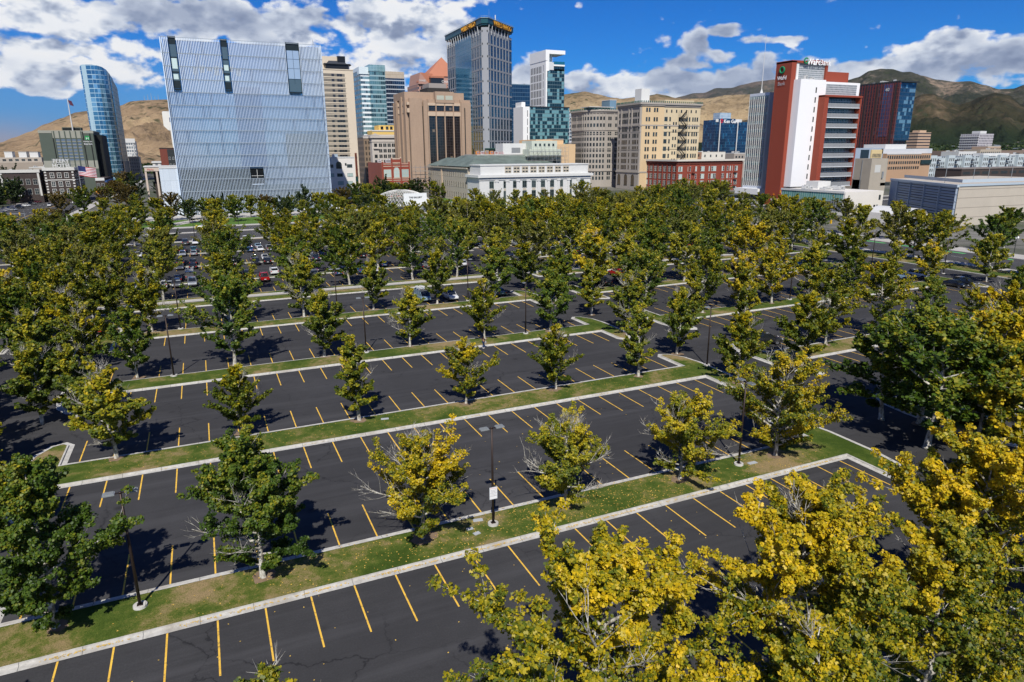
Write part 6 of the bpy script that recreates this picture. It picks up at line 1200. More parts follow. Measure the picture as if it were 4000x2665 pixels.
    rows_=[-.5,4.0,8.6,13.6]; z=[r_ for r_ in rows_]
    for a,n in ((1.2,3),(9.6,2),(16,1),(20,3),(27.5,5),(38.5,2),(43.5,1),(46,2),(50.5,2)):
        xs=[a+1.3*k for k in range(n)]; b.win(f,xs,z,1.0,3.0,frame=FRW,glass=BLIND,mull=0,bars=1,fr=.14)
    for x in lin(0,f.L-.9,7): b.strip(f,x,x+.9,-2,18,rb,'pilaster',0,.35)
    for x in (13.4,50): 
        e=MB()
        for k in range(3): e.box(x0+x-1.4,x0+x+1.4,y0-1.4,y0-.3,3+k*4.7,3.15+k*4.7); e.box(x0+x-1.4,x0+x+1.4,y0-1.42,y0-1.36,3.9+k*4.7,4+k*4.7); e.tube([(x0+x-1,y0-.9,3+k*4.7),(x0+x+1,y0-.9,7.7+k*4.7)],.07,4)
        b.mb(e,'fire_escape',MATS['black_iron'])
    for x in cells(0,wf.L,8): b.win(wf,[x-.9,x+.9],z,1.2,3.1,frame=FRW,glass=BLIND,mull=0,bars=1,fr=.14)
    b.strips(wf,[(x,x+.8,-2,18) for x in lin(0,wf.L-.8,9)],rb,'flank_pilasters',o1=.4); b.box(x0+.5,x1-.5,y0+.5,y1,H,H+.15,ROOF,'roof'); b.done()
    for i,(a,c,y,d,z1,cc,lb) in enumerate([(338,352,440,14,34,(.66,.64,.60),'white rooftop house right of the fire escape'),(352,364,452,10,30,(.64,.62,.58),'pale house with small windows left of the red slab tower'),(364,385,470,18,33,(.30,.17,.11),'brown brick house behind the red block'),(356,374,500,16,44,(.42,.40,.36),'concrete lift house behind the red block'),(318,329,434,6,24.5,(.7,.69,.66),'small white roof house behind the cornice'),(385,410,470,14,32.5,(.66,.62,.54),'cream low house beside the red slab tower')]):
        b=Bd('roofscape_house',((a+c)/2,y),lb); m_=mat(f'roofscape_{i}',cc,.9,noise=.08,nscale=.5); b.wall(rect(a,c,y,y+d),0,z1-7 if i not in(3,) else z1-4,m_); b.win(S_(a,c,y),cells(.5,c-a-.5,4),[z1-10.5 if i!=3 else z1-7],1.1,1.7,frame=FRD,mull=0); parapet(b,rect(a,c,y,y+d),z1-7 if i!=3 else z1-4,.5,FRW if i%2==0 else m_); clutter(b,a,c,y,y+d,z1-6.8 if i!=3 else z1-3.8,2 if c-a>8 else 1,40+i,(1,2)); b.done()
    m=MB(); m.box(354,358,498,499.5,20,46); m.box(353.8,358.2,497.8,499.7,46,46.5); tag(m.obj('brick_chimney',mat('chimney_brick',(.28,.07,.045),.9)),'red brick chimney stack behind the red block roofline','chimney')
    # blue glass office with rooftop name
    b=Bd('blue_glass_office',(700,800),'dark blue mirrored office with white rooftop name sign','building'); bg=gridmat('blue_mirror',(.012,.04,.10),(.02,.07,.16),(.05,.10,.16),2.4,3.9,.05,.05,rough=.06,metal=.5,spec=.9,c3=(.03,.14,.26),t3=.85)
    b.wall(rect(676,716,800,826),0,69,bg); b.wall([(684,796),(708,796),(712,800),(680,800)],0,70.5,bg,'front_bay'); b.wall(rect(716,740,806,826),0,67,bg,'right_wing')
    b.wall(rect(688,708,806,820),69,79,gridmat('penthouse_grid',(.25,.36,.46),(.35,.46,.55),(.6,.64,.68),2,3.3,.12,.12,rough=.3),'penthouse'); 
    for x in (681,713): b.box(x-.7,x+.7,795.4,796,0,69,FRW,'white_fin')
    b.strip(S_(676,684,799.9),0,7,66,70,FRW,'white_louvre',0,.5); b.strip(S_(711,726,799.9),0,12,66,70,FRW,'white_louvre',0,.5)
    sign('Ken Garff',6.8,mat('white_sign_letters',(.85,.85,.85),.5),b.e,(700,795,64.6),bold=.14); m=MB()
    n=18; vs=[]
    for k in range(n+1):
        a=R(50)+R(260)*k/n; vs+=[(683.2+2.5*math.cos(a),795.2,67.4+2.8*math.sin(a)),(683.2+1.5*math.cos(a),795.2,67.4+1.7*math.sin(a))]
    m.add(vs,[(2*k,2*k+2,2*k+3,2*k+1) for k in range(n)]); m.add([(x,y+.3,z) for x,y,z in vs],[(2*k,2*k+1,2*k+3,2*k+2) for k in range(n)]); m.box(683.2,685.7,795.2,795.5,67,68); b.mb(m,'red_ring_emblem',mat('emblem_red',(.7,.02,.03),.5)); b.done()
    # red and white slab tower
    rd=mat('red_metal_panel',(.27,.055,.03),.6,noise=.05,nscale=.4); wh=mat('white_panel',(.80,.80,.80),.5,noise=.02,nscale=.3); wsd=mat('grey_white_panel',(.60,.64,.70),.5,noise=.03,nscale=.3)
    gm=gridmat('tower_screen',(.12,.14,.155),(.20,.22,.24),(.55,.57,.58),.85,.95,.20,.22,rough=.3,spec=.5)
    b=Bd('red_and_white_tower',(280,262),'red and white slab tower with green wreath bank sign','tower')
    b.wall(rect(265,268,262,272),0,68.3,rd,'red_west_slab'); b.wall(rect(268,288.6,263,272),40,67.6,gm,'screen_wall'); b.box(265,289.2,262,272.2,67.6,68.6,rd,'red_cap'); b.box(287.6,288.9,262.1,272.1,45,67.6,rd,'red_east_edge'); b.box(267.9,269.2,261.6,262.0,0,67,mat('white_edge',(.7,.7,.68),.5),'white_edge')
    b.wall(rect(267.2,283.6,257.6,261.95),9.5,59.8,wh,'white_slab'); b.box(283.6,307.1,257.7,263.9,52.3,59.1,wh,'white_head'); b.strip(S_(283.6,307.1,257.7),.6,21.4,52.8,58.1,gm,'screen_panel',0,.08); b.strip(S_(283.6,307.1,257.7),-.9,.0,9.5,58.1,gm,'screen_edge',-.2,.06)
    b.strips(Fc((267.2,257.6),(283.6,257.6)),[(10.1,10.85,z,z+2.5) for z in lin(13.2,53.8,10)],FRD,'slot_windows',o1=.05)
    b.box(279.7,282.4,253.7,259.7,9.3,52.5,rd,'red_pier'); b.box(279.7,305,253.4,259.7,51.9,52.7,rd,'red_head'); b.box(304.0,305,253.7,263.8,9.3,51.9,rd,'red_side'); b.wall(rect(282.4,304,256.8,263.8),9.3,51.9,mat('tower_core_glass',(.03,.04,.045),.15),'office_glass')
    gw_=gridmat('office_window_band',(.02,.028,.03),(.10,.13,.13),(.55,.57,.58),1.1,1.6,.10,.12,rough=.15,z0=.4); rail=gridmat('balcony_rail',(.28,.29,.30),(.33,.34,.35),(.12,.125,.13),.34,40,.35,0,rough=.6,spec=.3)
    for k in range(9):
        z=9.5+k*4.69; b.box(282.4,304,256.5,256.7,z+2.1,z+4.1,gw_,'window_band'); b.box(282.4,304,253.6,256.8,z-.16,z+.16,mat('slab_grey',(.62,.64,.66),.6),'floor_slab'); b.box(282.4,304,253.8,254.0,z+.2,z+2.0,rail,'balcony_rail')
    # west wing with window wall
    b.wall(rect(270,277,280,294),7.5,55.6,wsd,'west_wing'); b.wall(rect(276.8,289.8,275.1,294),7,55.8,wsd,'rear_wing'); ww=W_(270,280,294)
    gw3=gridmat('wing_window_wall',(.05,.11,.12),(.09,.16,.16),(.58,.60,.60),1.0,1.5,.16,.07,rough=.12,c3=(.25,.38,.36),t3=.85); sp=gridmat('wing_spandrel',(.075,.075,.08),(.10,.10,.105),(.58,.60,.60),1.0,9,.16,0,rough=.4)
    for k in range(11): z=9.0+k*4.12; b.strip(ww,.4,13.8,z,z+2.5,sp,'spandrel',0,.06); b.strip(ww,.4,13.8,z+2.5,z+4.1,gw3,'window_band',0,.06)
    b.strips(ww,[(x,x+.14,8.8,53.8) for x in lin(.3,13.7,10)],FRW,'mullions',o1=.3); b.box(266.8,278,279,296,4.6,7.6,wh,'podium_band'); b.box(269,277,280,294,1.8,4.6,mat('podium_dark',(.04,.045,.05),.3),'podium_glass'); b.box(266.5,277.5,278.6,296,-.0,1.8,wsd,'canopy')
    b.box(280,288,264.5,270,68.6,69.6,rd,'roof_plinth'); b.box(290,306,264.2,275,10,64.6,rd,'red_roof_house'); clutter(b,268,282,258.2,261.6,59.8,2,33,(1,1.6))
    m=MB(); m.tube([(272,288,55.6),(272,288,84)],[.2,.05],6); m.tube([(272,288,55.6),(272,288,57.6)],[.9,.3],8); b.mb(m,'antenna_mast',FRW)
    # bank signs with wreath emblem
    WL=mat('white_sign_letters',(.85,.85,.85),.5); GW=mat('wreath_green',(.01,.22,.10),.5)
    def wreath(ff,x,z,r):
        m=MB(); m.M=ff.M(x,z,.25)
        for k in range(12):
            a=k*PI/6; c0=(r*math.cos(a),-.1,r*math.sin(a)); m.tube([(c0[0]-.28*r*math.sin(a),-.1,c0[2]+.28*r*math.cos(a)),(c0[0]+.28*r*math.sin(a),-.1,c0[2]-.28*r*math.cos(a))],.30*r,6)
        m.M=None; b.mb(m,'wreath_emblem',GW)
    fS=Fc((265,262),(289,262)); wreath(fS,8.6,68.6,1.15); o=sign('WaFd',3.7,WL,b.e,(278.6,261.4,67.0),bold=.12); o2=sign('Bank',3.7,WL,b.e,(286.0,261.4,67.0),bold=.02)
    fW=W_(265,262,272); wreath(fW,4.4,64.6,1.35); rz=fW.rz; sign('WaFd',2.4,WL,b.e,(264.7,267.4,60.2),rz=rz,bold=.06); sign('Bank',2.4,mat('silver_letters',(.4,.42,.44),.4),b.e,(264.7,267.4,57.6),rz=rz)
    sign('etStar',2.2,WL,b.e,(264.7,264.6,2.6),rz=rz,bold=.03); m=MB(); m.M=fW.M(6.6,5.6,.2)
    m.add([( (1.0 if k%2==0 else .4)*math.sin(k*PI/4),-.1,(1.0 if k%2==0 else .4)*math.cos(k*PI/4)) for k in range(8)],[tuple(range(8))]); m.M=None; b.mb(m,'orange_star',mat('star_orange',(.75,.22,.02),.5)); b.done()
    # white podium in front
    b=Bd('white_podium_building',(262,214),'low white building with glazed left side at the foot of the red and white tower'); wr=mat('podium_white_render',(.68,.65,.60),.9,noise=.06,nscale=.3)
    b.wall(rect(249,272.3,209.5,245),0,9.8,wr); ww=W_(249,210,245)
    b.strip(ww,.5,34.5,5.8,9.2,gridmat('podium_window',(.10,.26,.23),(.16,.36,.32),(.60,.62,.62),1.25,3.4,.10,.03,rough=.12,z0=5.8),'window_band',0,.08); b.strip(ww,.5,34.5,1.6,5.6,gridmat('podium_spandrel',(.07,.08,.10),(.10,.11,.13),(.55,.57,.58),1.25,2,.12,.05,rough=.3),'lower_panels',0,.08)
    b.strip(ww,-.2,35.2,9.2,10.1,FRW,'fascia',0,.35); f=S_(249,272.3,209.5); b.win(f,[15,18.5],[2.2],.9,1.6,frame=FRD,mull=0); b.win(f,[21.2],[6.2],1,1.8,frame=FRD,mull=1); b.strip(f,19.6,20.6,3.4,4,HEADM,'wall_vent',0,.1)
    clutter(b,251,271,215,243,9.8,6,21,(1.5,4)); b.box(262,270,236,243,9.8,13,FRW,'plant_house'); b.done()
    # dark red residential tower
    b=Bd('dark_red_tower',(654,500),'dark red and black apartment tower with blue glass corner','tower'); rg_=gridmat('dark_red_grid',(.012,.014,.018),(.03,.035,.045),(.105,.022,.018),3.3,3.75,.34,.22,rough=.2,metal=.1,linerough=.6,c3=(.07,.10,.12),t3=.88)
    bgl=gridmat('blue_corner_glass',(.015,.05,.10),(.03,.09,.17),(.02,.04,.07),3.0,3.75,.05,.1,rough=.06,metal=.5,spec=.9,c3=(.20,.34,.42),t3=.80)
    b.wall(rect(650,676.3,500,545),36,92,bgl,'blue_glass_front'); b.wall(rect(648.3,650,497,545),28,92.3,rg_,'red_grid_flank'); b.wall(rect(651,676,503,545),0,36,rg_,'lower_levels')
    wf=W_(648.3,497,545); b.strips(wf,[(x,x+.35,30,92) for x in lin(1,46,15)],mat('dark_red_fin',(.13,.028,.02),.6),'red_fins',o1=.5); b.strip(wf,30,41,40,91,gridmat('red_blue_bay',(.03,.08,.18),(.06,.14,.28),(.16,.03,.025),2.6,3.75,.3,.16,rough=.1,metal=.4),'blue_bay',0,.3)
    for x in (9,22,42.5): b.strip(wf,x,x+2.2,30,90,FRD,'balcony_slot',0,.3)
    sign('40',4.6,FRW,b.e,(647.6,510,84),rz=wf.rz,bold=.08); b.box(648,676.8,496.6,545,92,93.2,FRD,'roof_edge'); clutter(b,650,675,500,540,93.2,7,5,(2,5)); b.done()
    # tan courthouse-like range behind
    b=Bd('tan_brick_office',(575,420),'long tan brick office with three rows of square windows at right'); tb_=mat('tan_brick',(.42,.27,.17),.9,noise=.06,nscale=.5); b.wall(rect(543.5,601,420,450),0,23.4,tb_); f=S_(543.5,601,420); b.win(f,lin(2,42,15),[10.4,14.9],1.6,2.1,frame=FRD,mull=0,fr=.1); b.win(f,lin(2,55,20),[19.3],1.6,2.5,frame=FRD,mull=0,fr=.1)
    b.strip(f,0,44,22.9,23.6,FRW,'coping',0,.3); b.strip(f,44,57,14.5,18,mat('dark_bay_glass',(.02,.04,.045),.1),'glass_bay',0,1.2); b.wall(rect(541,607,424,452),23.6,27.6,mat('pale_grey_panel',(.52,.55,.58),.7,noise=.05,nscale=.3),'attic_storey'); b.wall(rect(553,580,430,452),27.6,31.5,FRW,'penthouse'); b.wall(rect(510,543.4,424,452),0,28.4,mat('blue_grey_panel',(.30,.36,.44),.7),'left_wing'); b.box(528,541,423,430,20,27,mat('gold_panel',(.60,.47,.25),.7),'gold_panel'); b.strip(S_(528,541,423),1,12,20.3,23.6,gridmat('gold_win',(.03,.03,.03),(.05,.05,.05),(.6,.47,.25),1.6,3.4,.4,.1),'windows_row',0,.1); b.strip(S_(510,543.4,424),6,16,18,27,mat('glass_void',(.02,.035,.05),.1),'glass_void',0,.2); b.done()
    cc=mat('raw_concrete',(.36,.32,.26),.95,noise=.12,nscale=.25)
    b=Bd('blank_concrete_block',(382,300),'blank tan concrete block above the parking garage'); b.wall(rect(375.7,390,300,312),-2,21.8,cc); b.wall(rect(375.7,398,306,330),-2,9,cc,'low_wing'); b.strip(S_(375.7,390,300),10,11,10,14,HEADM,'rust_unit',0,.8); b.strip(W_(375.7,300,312),5.4,5.8,-2,21,HEADM,'ladder',0,.2); b.strip(S_(375.7,398,300),10,18.6,5.4,7.2,FRD,'open_deck',-6.2,.0)
    b.strip(S_(375.7,398,306),14.5,22,2.6,4.8,FRD,'open_deck',0,.05); b.strip(S_(375.7,398,306),14.5,22,6.2,8,FRD,'upper_open_deck',0,.05); b.strip(S_(375.7,390,300),3.5,8.5,13.5,18,mat('pale_patch',(.5,.5,.47),.9),'pale_patch',0,.05); b.done()
    # garage: blue-grey slatted west face, concrete south face
    poly=[(248,161),(345,157),(345,215),(290,213),(280,212)]
    b=Bd('parking_garage',(270,165),'big parking garage with blue-grey slatted side and pale concrete end'); gc=mat('garage_concrete',(.46,.41,.34),.95,noise=.10,nscale=.22); sl=mat('garage_slat',(.23,.29,.37),.7,.1,noise=.05,nscale=.4); sd=mat('garage_shadow',(.03,.035,.04),.9)
    b.wall(poly,0,14.6,gc); wf=Fc((280,212),(248,161)); sf=Fc((248,161),(345,157))
    b.strip(wf,0,wf.L,0,14.4,sd,'deck_shade_sheet',0,.1)  # dark sheet behind the slats paints the shade inside the decks
    for k in range(14): z=.4+k*1.0; b.strip(wf,8,wf.L-.2,z,z+.72,sl,'slat',0.1,.35)
    for k in range(6): z=1.2+k*2.55; b.strip(wf,7.6,wf.L,z,z+.14,mat('slat_rail',(.3,.35,.42),.5),'slat_rail',.1,.75)
    b.strip(wf,0,8,0,14.2,sl,'slatted_stair',.1,.5); b.strip(wf,-.3,wf.L+.3,13.9,14.8,mat('garage_coping',(.40,.47,.53),.6),'coping',0,.8); b.strips(wf,[(x,x+.25,0,14) for x in lin(8,wf.L-.5,5)],mat('slat_rail',None),'slat_posts',o1=.8)
    b.strip(sf,-.2,sf.L,14.2,15.0,MATS['garage_coping'],'roof_beam',0,.3); 
    for z in (3,6.5,10,13.0): b.strip(sf,0,sf.L,z,z+.18,mat('concrete_joint',(.33,.29,.24),.95),'joint',0,.05)
    m=MB(); q=offs(poly,4); 
    for i in (0,4):
        a=Vector(q[i]);c_=Vector(q[(i+1)%5]); m.add([(a.x,a.y,15.2),(c_.x,c_.y,15.2),(c_.x,c_.y,16.4),(a.x,a.y,16.4)],[(0,1,2,3)])
    b.mb(m,'roof_wall',MATS['garage_coping'])
    for i in range(6): 
        l=MB(); x,y=262+i*13,176+ (i%2)*14; l.tube([(x,y,14.6),(x,y,20)],.1,5); l.box(x-.6,x+.6,y-.2,y+.2,20,20.2); b.mb(l,'roof_lamp',HEADM)
    b.done()
    b=Bd('white_street_kiosk',(246,185),'white rounded roof hall between the podium building and the garage'); m=MB(); n=10; 
    for k in range(n): a=PI*k/n; a2=PI*(k+1)/n; m.add([(238+6*math.cos(a),168,3+3.4*math.sin(a)),(238+6*math.cos(a2),168,3+3.4*math.sin(a2)),(238+6*math.cos(a2),184,3+3.4*math.sin(a2)),(238+6*math.cos(a),184,3+3.4*math.sin(a))],[(0,3,2,1)])
    b.mb(m,'vaulted_roof',FRW,True); b.box(232,244,168.2,183.8,0,4.2,wr,'wall'); b.strip(S_(232,244,168.2),1,11,.3,2.8,GLASS,'shopfront',0,.05); b.done()
    # grey apartments, brown garage, far towers
    g1=gridmat('apartment_mix',(.03,.035,.04),(.10,.11,.12),(.40,.45,.47),2.7,3.1,.36,.3,rough=.4,c3=(.5,.55,.56),t3=.7)
    b=Bd('grey_apartments',(680,420),'long grey and white apartment terrace with dark balcony bays at right'); lx=[602,627,650,676,702,730,760]; lg=mat('light_grey_cladding',(.46,.52,.54),.8); dgc=mat('dark_balconies',(.035,.035,.04),.7)
    b.wall(rect(602,780,424,450),0,20.5,g1)
    for i,x in enumerate(lx): b.wall(rect(x,x+9,421,424),0,21.6,lg,'grey_bay'); b.win(S_(x,x+9,421),cells(.5,8.5,3),[3,7.5,12,16.5],1.4,2.6,frame=FRW,mull=0); 
    for i,x in enumerate(lx[:-1]):
        for z in (4.5,8.5,12.5,16.5): b.box(x+9.6,x+16,422,424,z,z+1.1,dgc,'balcony')
    b.box(690,730,430,440,20.5,23,FRW,'roof_canopy'); b.done()
    b=Bd('brown_parking_deck',(800,600),'brown parking deck with long openings beyond the grey apartments'); b.wall(rect(820,1010,560,600),0,25,mat('brown_precast',(.21,.155,.125),.9,noise=.1,nscale=.2)); f=S_(820,1010,560)
    for z in (15,20):
        for x in range(6,180,22): b.strip(f,x,x+14,z,z+1.8,FRD,'deck_opening',0,.05)
    b.done()
    b=Bd('dark_deck',(520,300),'low dark brown building behind the garage roof lamps'); b.wall(rect(508,600,330,350),0,12.8,mat('dark_brown_render',(.06,.045,.04),.9)); b.strips(S_(508,600,330),[(x,x+8,9,11) for x in range(2,84,11)],FRD,'openings',o1=.05); b.box(507.6,600.4,329.6,350,12.8,13.4,mat('deck_edge',(.2,.17,.15),.8),'roof_edge'); b.done()
    b=Bd('balconied_tower',(900,560),'grey and white balconied apartment tower on the right horizon','tower'); x0=940; b.wall(rect(948,978,600,625),0,46.5,gridmat('balconied_grid',(.12,.11,.13),(.2,.18,.2),(.50,.49,.50),3,3.2,.25,.3,rough=.6)); wf=W_(948,600,625)
    for k in range(12): b.strip(wf,0,25,6+k*3.3,7.1+k*3.3,FRW,'balcony',0,1.2)
    b.box(955,968,604,615,46.5,50,FRW,'lift_house'); b.done()
    b=Bd('tan_hospital',(1100,800),'small tan banded building at the foot of the dark red tower'); b.wall(rect(828,852,600,615),0,47.5,gridmat('tan_banded',(.05,.04,.035),(.08,.06,.05),(.48,.33,.22),60,3.6,0,.55,rough=.5)); b.box(833,845,602,612,47.5,50,mat('tan_render',(.5,.36,.25),.9),'penthouse'); b.done()
    r=random.Random(8)
    for i,(x,y,w_,h,cc_) in enumerate([(860,540,40,26,(.42,.36,.28)),(905,560,26,30,(.40,.30,.22)),(760,500,30,24,(.6,.6,.58)),(800,470,26,21,(.62,.64,.64)),(930,700,40,26,(.5,.42,.34)),(1150,640,60,26,(.55,.42,.33)),(700,600,40,24,(.2,.2,.2)),(500,560,30,24,(.34,.3,.26)),(420,560,30,26,(.4,.38,.36)),(880,490,34,20,(.45,.45,.45))]):
        b=Bd('mid_rise',(x,y),['tan low block in front of the far tree belt','red-brown roofed block right of the tan low block','white flat block behind the grey apartments','pale grey flat block above the apartment terrace','sandstone block beside the far tree belt','pinkish brick block at the right horizon','dark block beneath the dark red tower','brown block behind the tan brick office wing','grey block behind the red block roofs','grey flat block beyond the apartment terrace'][i]); m_=mat(f'mid_rise_{i}',cc_,.9,noise=.06,nscale=.3); b.wall(rect(x,x+w_,y,y+20),0,h,m_); b.win(S_(x,x+w_,y),cells(1,w_-1,max(3,int(w_/4))),[h-4.2,h-8.2],1.8,1.8,frame=FRD,mull=0); parapet(b,rect(x,x+w_,y,y+20),h,.5,FRW if i%2 else m_); clutter(b,x,x+w_,y,y+20,h,3,60+i); b.done()
right_group()
# latticed dome on the park plaza
def dome():
    cx,cy,rx,ry,h=87.5,325,15.5,16,9.6; e=empty('lattice_dome',(cx,cy,0),'white latticed dome pavilion on the plaza left of the stone office','pavilion'); m=MB(); n=52
    def P(a,el): return (rx*math.cos(a)*math.cos(el),ry*math.sin(a)*math.cos(el),h*math.sin(el)+.4)
    for k in range(n):
        for s in (1,-1):
            pts=[P(2*PI*k/n+s*j*.07,j*PI/2*.92/10) for j in range(11)]; m.tube(pts,.055,3,cap=False)
    for j in range(1,10): m.tube([P(2*PI*k/32,j*PI/2/10.5) for k in range(33)],.07,3,cap=False)
    o=m.obj('lattice_shell',mat('lattice_white',(.66,.65,.62),.6),e,loc=(0,0,0))
    q=MB(); q.box(-3,8,-15.6,-15.2,3.2,9,0); inst('white_screen_panel',q.mesh('panel',mat('panel_white',(.7,.72,.72),.5)),e)
    s=MB(); s.box(8,23,-13,2,0,4.6); s.box(7.7,23.3,-13.3,2.3,4.6,5.0,1); inst('side_wall',s.mesh('side_wall',[mat('pavilion_wall',(.55,.57,.58),.7),GREEN]),e)
    s=MB(); s.box(-8,4,-16.4,-15.4,0,3); inst('dark_entrance',s.mesh('dark_entrance',FRD),e); me=text_mesh('THE GALLERY',1.0,.02,.02); me.materials.append(FRD) if not me.materials else None; o=bpy.data.objects.new('sign_lettering',me); col.objects.link(o); o.parent=e; o.location=(2.6,-15.7,6.8); o.rotation_euler=(PI/2,0,0)
dome()
# ------------------------------------------------------------------ hills behind the city
def hill_fn(cols,dark=None,dk=.5):
    def fn(t,b):
        P=t.new('ShaderNodeNewGeometry').outputs['Position']; N=t.sep(t.new('ShaderNodeNewGeometry').outputs['Normal'])
        n=t.noise(P,.0022,6,.62,.3); n2=t.noise(t.vm('MULTIPLY',P,(1,1,2)),.016,6,.7); k=t.m('ADD',t.m('MULTIPLY',n,.6),t.m('MULTIPLY',n2,.4))
        k=t.m('ADD',k,t.m('MULTIPLY',t.m('SUBTRACT',t.noise(P,.06,4,.7),.5),.12)); c=t.ramp(k,cols)
        # scrub thickets gather in the gullies and on north-facing slopes
        v=t.new('ShaderNodeTexVoronoi'); t.put(v.inputs['Vector'],P); v.inputs['Scale'].default_value=.03
        sc_=t.m('MULTIPLY',t.mr(v.outputs['Distance'],.25,.5,1,0),t.mr(t.noise(P,.0035,4,.6),.5,.58,0,1))
        c=t.mix(t.m('MULTIPLY',sc_,.85),c,(.035,.045,.022))
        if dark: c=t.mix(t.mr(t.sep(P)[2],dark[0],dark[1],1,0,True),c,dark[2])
        t.put(b.inputs['Base Color'],c); b.inputs['Roughness'].default_value=.95; b.inputs['Specular IOR Level'].default_value=.05
        bn=t.new('ShaderNodeBump'); bn.inputs['Strength'].default_value=1; bn.inputs['Distance'].default_value=30; t.put(bn.inputs['Height'],t.noise(P,.012,6,.68)); t.l.new(bn.outputs[0],b.inputs['Normal'])
    return fn
from mathutils import noise as mn
def ridge(name,pts,D,m,depth,base=0,rough=.12,nr=84,seed=0,step=.085,foot=.35):
    """heightfield sector: crest follows (azimuth, elevation) seen from the lot at distance D, falling away in spurs towards the city"""
    az0,az1=pts[0][0],pts[-1][0]; na=int((az1-az0)/step)+1; A=[az0+(az1-az0)*i/(na-1) for i in range(na)]
    def crest(a):
        for i in range(len(pts)-1):
            if pts[i][0]<=a<=pts[i+1][0]+1e-6:
                t=(a-pts[i][0])/(pts[i+1][0]-pts[i][0]); t=t*t*(3-2*t)*.5+t*.5; return pts[i][1]+(pts[i+1][1]-pts[i][1])*t
        return pts[-1][1]
    V=[];Fs=[]
    for i,a in enumerate(A):
        ca=crest(a); Hc=D*math.tan(R(ca))+EYE
        edge=min(1,(a-az0)/1.0+.3,(az1-a)/1.0+.3)
        for j in range(nr):
            t=j/(nr-1)   # 0 at the foot, .72 at the crest, 1 behind
            r=D-depth*(1-t/.72) if t<.72 else D+depth*.4*(t-.72)/.28
            x=r*math.sin(R(a)); y=r*math.cos(R(a)); q=Vector((x/(D*.065),y/(D*.065),seed))
            rid=1-abs(mn.fractal(q,1,2,5))*1.6
            fine=(1-abs(mn.fractal(q*3.4,.9,2,5))*2.0)
            s=min(1,t/.72); env=s**1.25
            z=Hc*(env+(rid-.72)*rough*1.9*math.sin(PI*min(1,s))**.8*(1.0)+(fine-.6)*rough*.42*s*(1-s*.75))
            if t>.72: z=Hc*(1-.6*(t-.72)/.28)
            if t<=.72: z=min(z,Hc*(.02+.98*s)**.55 if s<1 else Hc)
            V.append((x,y,base+z-8*(1-s)))
    for i in range(na-1):
        for j in range(nr-1): k=i*nr+j; Fs.append((k,k+nr,k+nr+1,k+1))
    mb=MB(); mb.v=V; mb.f=Fs; mb.mi=[0]*len(Fs); o=mb.obj(name,m,None,True); return tag(o,kind='structure')
TAN=[(.36,(.13,.095,.055)),(.46,(.25,.175,.105)),(.56,(.33,.235,.14)),(.66,(.40,.30,.17))]
GRNH=[(.40,(.022,.028,.020)),(.48,(.042,.044,.030)),(.55,(.072,.068,.052)),(.62,(.24,.18,.13))]  # green slopes toned darker, with some distance haze put into the colour
hL=[(-16,0.3),(-12.6,.7),(-11.7,.8),(-11,1.1),(-10,1.5),(-9.1,2.0),(-8.1,2.4),(-7.2,2.8),(-6.6,2.9),(-5.3,3.0),(-4.5,3.3),(-3.8,3.6),(-3.1,3.7),(-1.5,3.8),(-.5,3.3),(1.4,2.5),(4.5,1.5),(9,1.0),(14,1.2)]
ridge('mountain',hL,3600,mat('dry_grass_hill',fn=hill_fn(TAN)),1900,seed=1.3,rough=.13)
hM=[(12,1.2),(18,2.0),(23.7,3.5),(26.1,4.0),(28.4,4.4),(29.3,4.5),(30,4.6),(30.9,4.4),(32.2,4.1),(32.9,4.0),(33.9,4.1),(34.9,4.2),(35.7,4.3),(36.3,4.2),(37,4.0),(37.7,3.9),(39.5,3.9),(40.9,4.1),(42.6,4.1),(44.4,4.0),(46.3,3.7),(49,3.2)]
TANM=[(.36,(.08,.075,.035)),(.45,(.22,.16,.09)),(.55,(.34,.25,.145)),(.66,(.42,.32,.18))]
ridge('mountain',hM,4800,mat('tan_green_hill',fn=hill_fn(TANM)),2200,seed=4.1,rough=.12)
blue=[(35.5,3.2),(36.3,3.8),(37.6,4.1),(38.4,4.3),(39.2,4.3),(40,4.6),(40.6,4.6),(41.2,4.6),(41.9,4.8),(43,5),(44.3,5.1),(45.6,4.9),(47.2,4.5),(49.3,4.0),(52,3.8)]
ridge('mountain',blue,12500,mat('far_rock_hill',fn=hill_fn([(.36,(.030,.036,.030)),(.5,(.07,.065,.05)),(.64,(.18,.13,.10))])),4500,seed=7.7,rough=.14,step=.2)
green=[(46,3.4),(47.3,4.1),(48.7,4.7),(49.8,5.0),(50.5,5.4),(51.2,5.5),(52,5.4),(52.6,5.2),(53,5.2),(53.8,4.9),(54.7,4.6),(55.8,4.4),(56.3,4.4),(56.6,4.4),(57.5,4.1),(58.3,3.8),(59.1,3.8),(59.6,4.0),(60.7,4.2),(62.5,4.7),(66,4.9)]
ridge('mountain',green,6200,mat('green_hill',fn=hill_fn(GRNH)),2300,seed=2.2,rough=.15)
foot=[(38,1.0),(42,2.2),(45,2.7),(48.5,2.6),(50.5,2.0),(51.5,2.5),(52.3,3.1),(53.2,3.4),(54.1,3.7),(54.6,3.7),(55.5,3.2),(56.2,2.9),(56.8,3.1),(57.4,3.4),(58.1,3.6),(58.9,3.4),(59.8,2.7),(61,2.6),(65,2.8)]
ridge('mountain',foot,3700,mat('scrub_cloudshade_foothill',fn=hill_fn([(.36,(.018,.022,.012)),(.48,(.045,.040,.022)),(.57,(.10,.075,.045)),(.68,(.19,.14,.085))],dark=(60,150,(.016,.026,.012)))),1500,seed=9.4,rough=.14)  # dark tone low down paints in cloud shadow together with tree cover
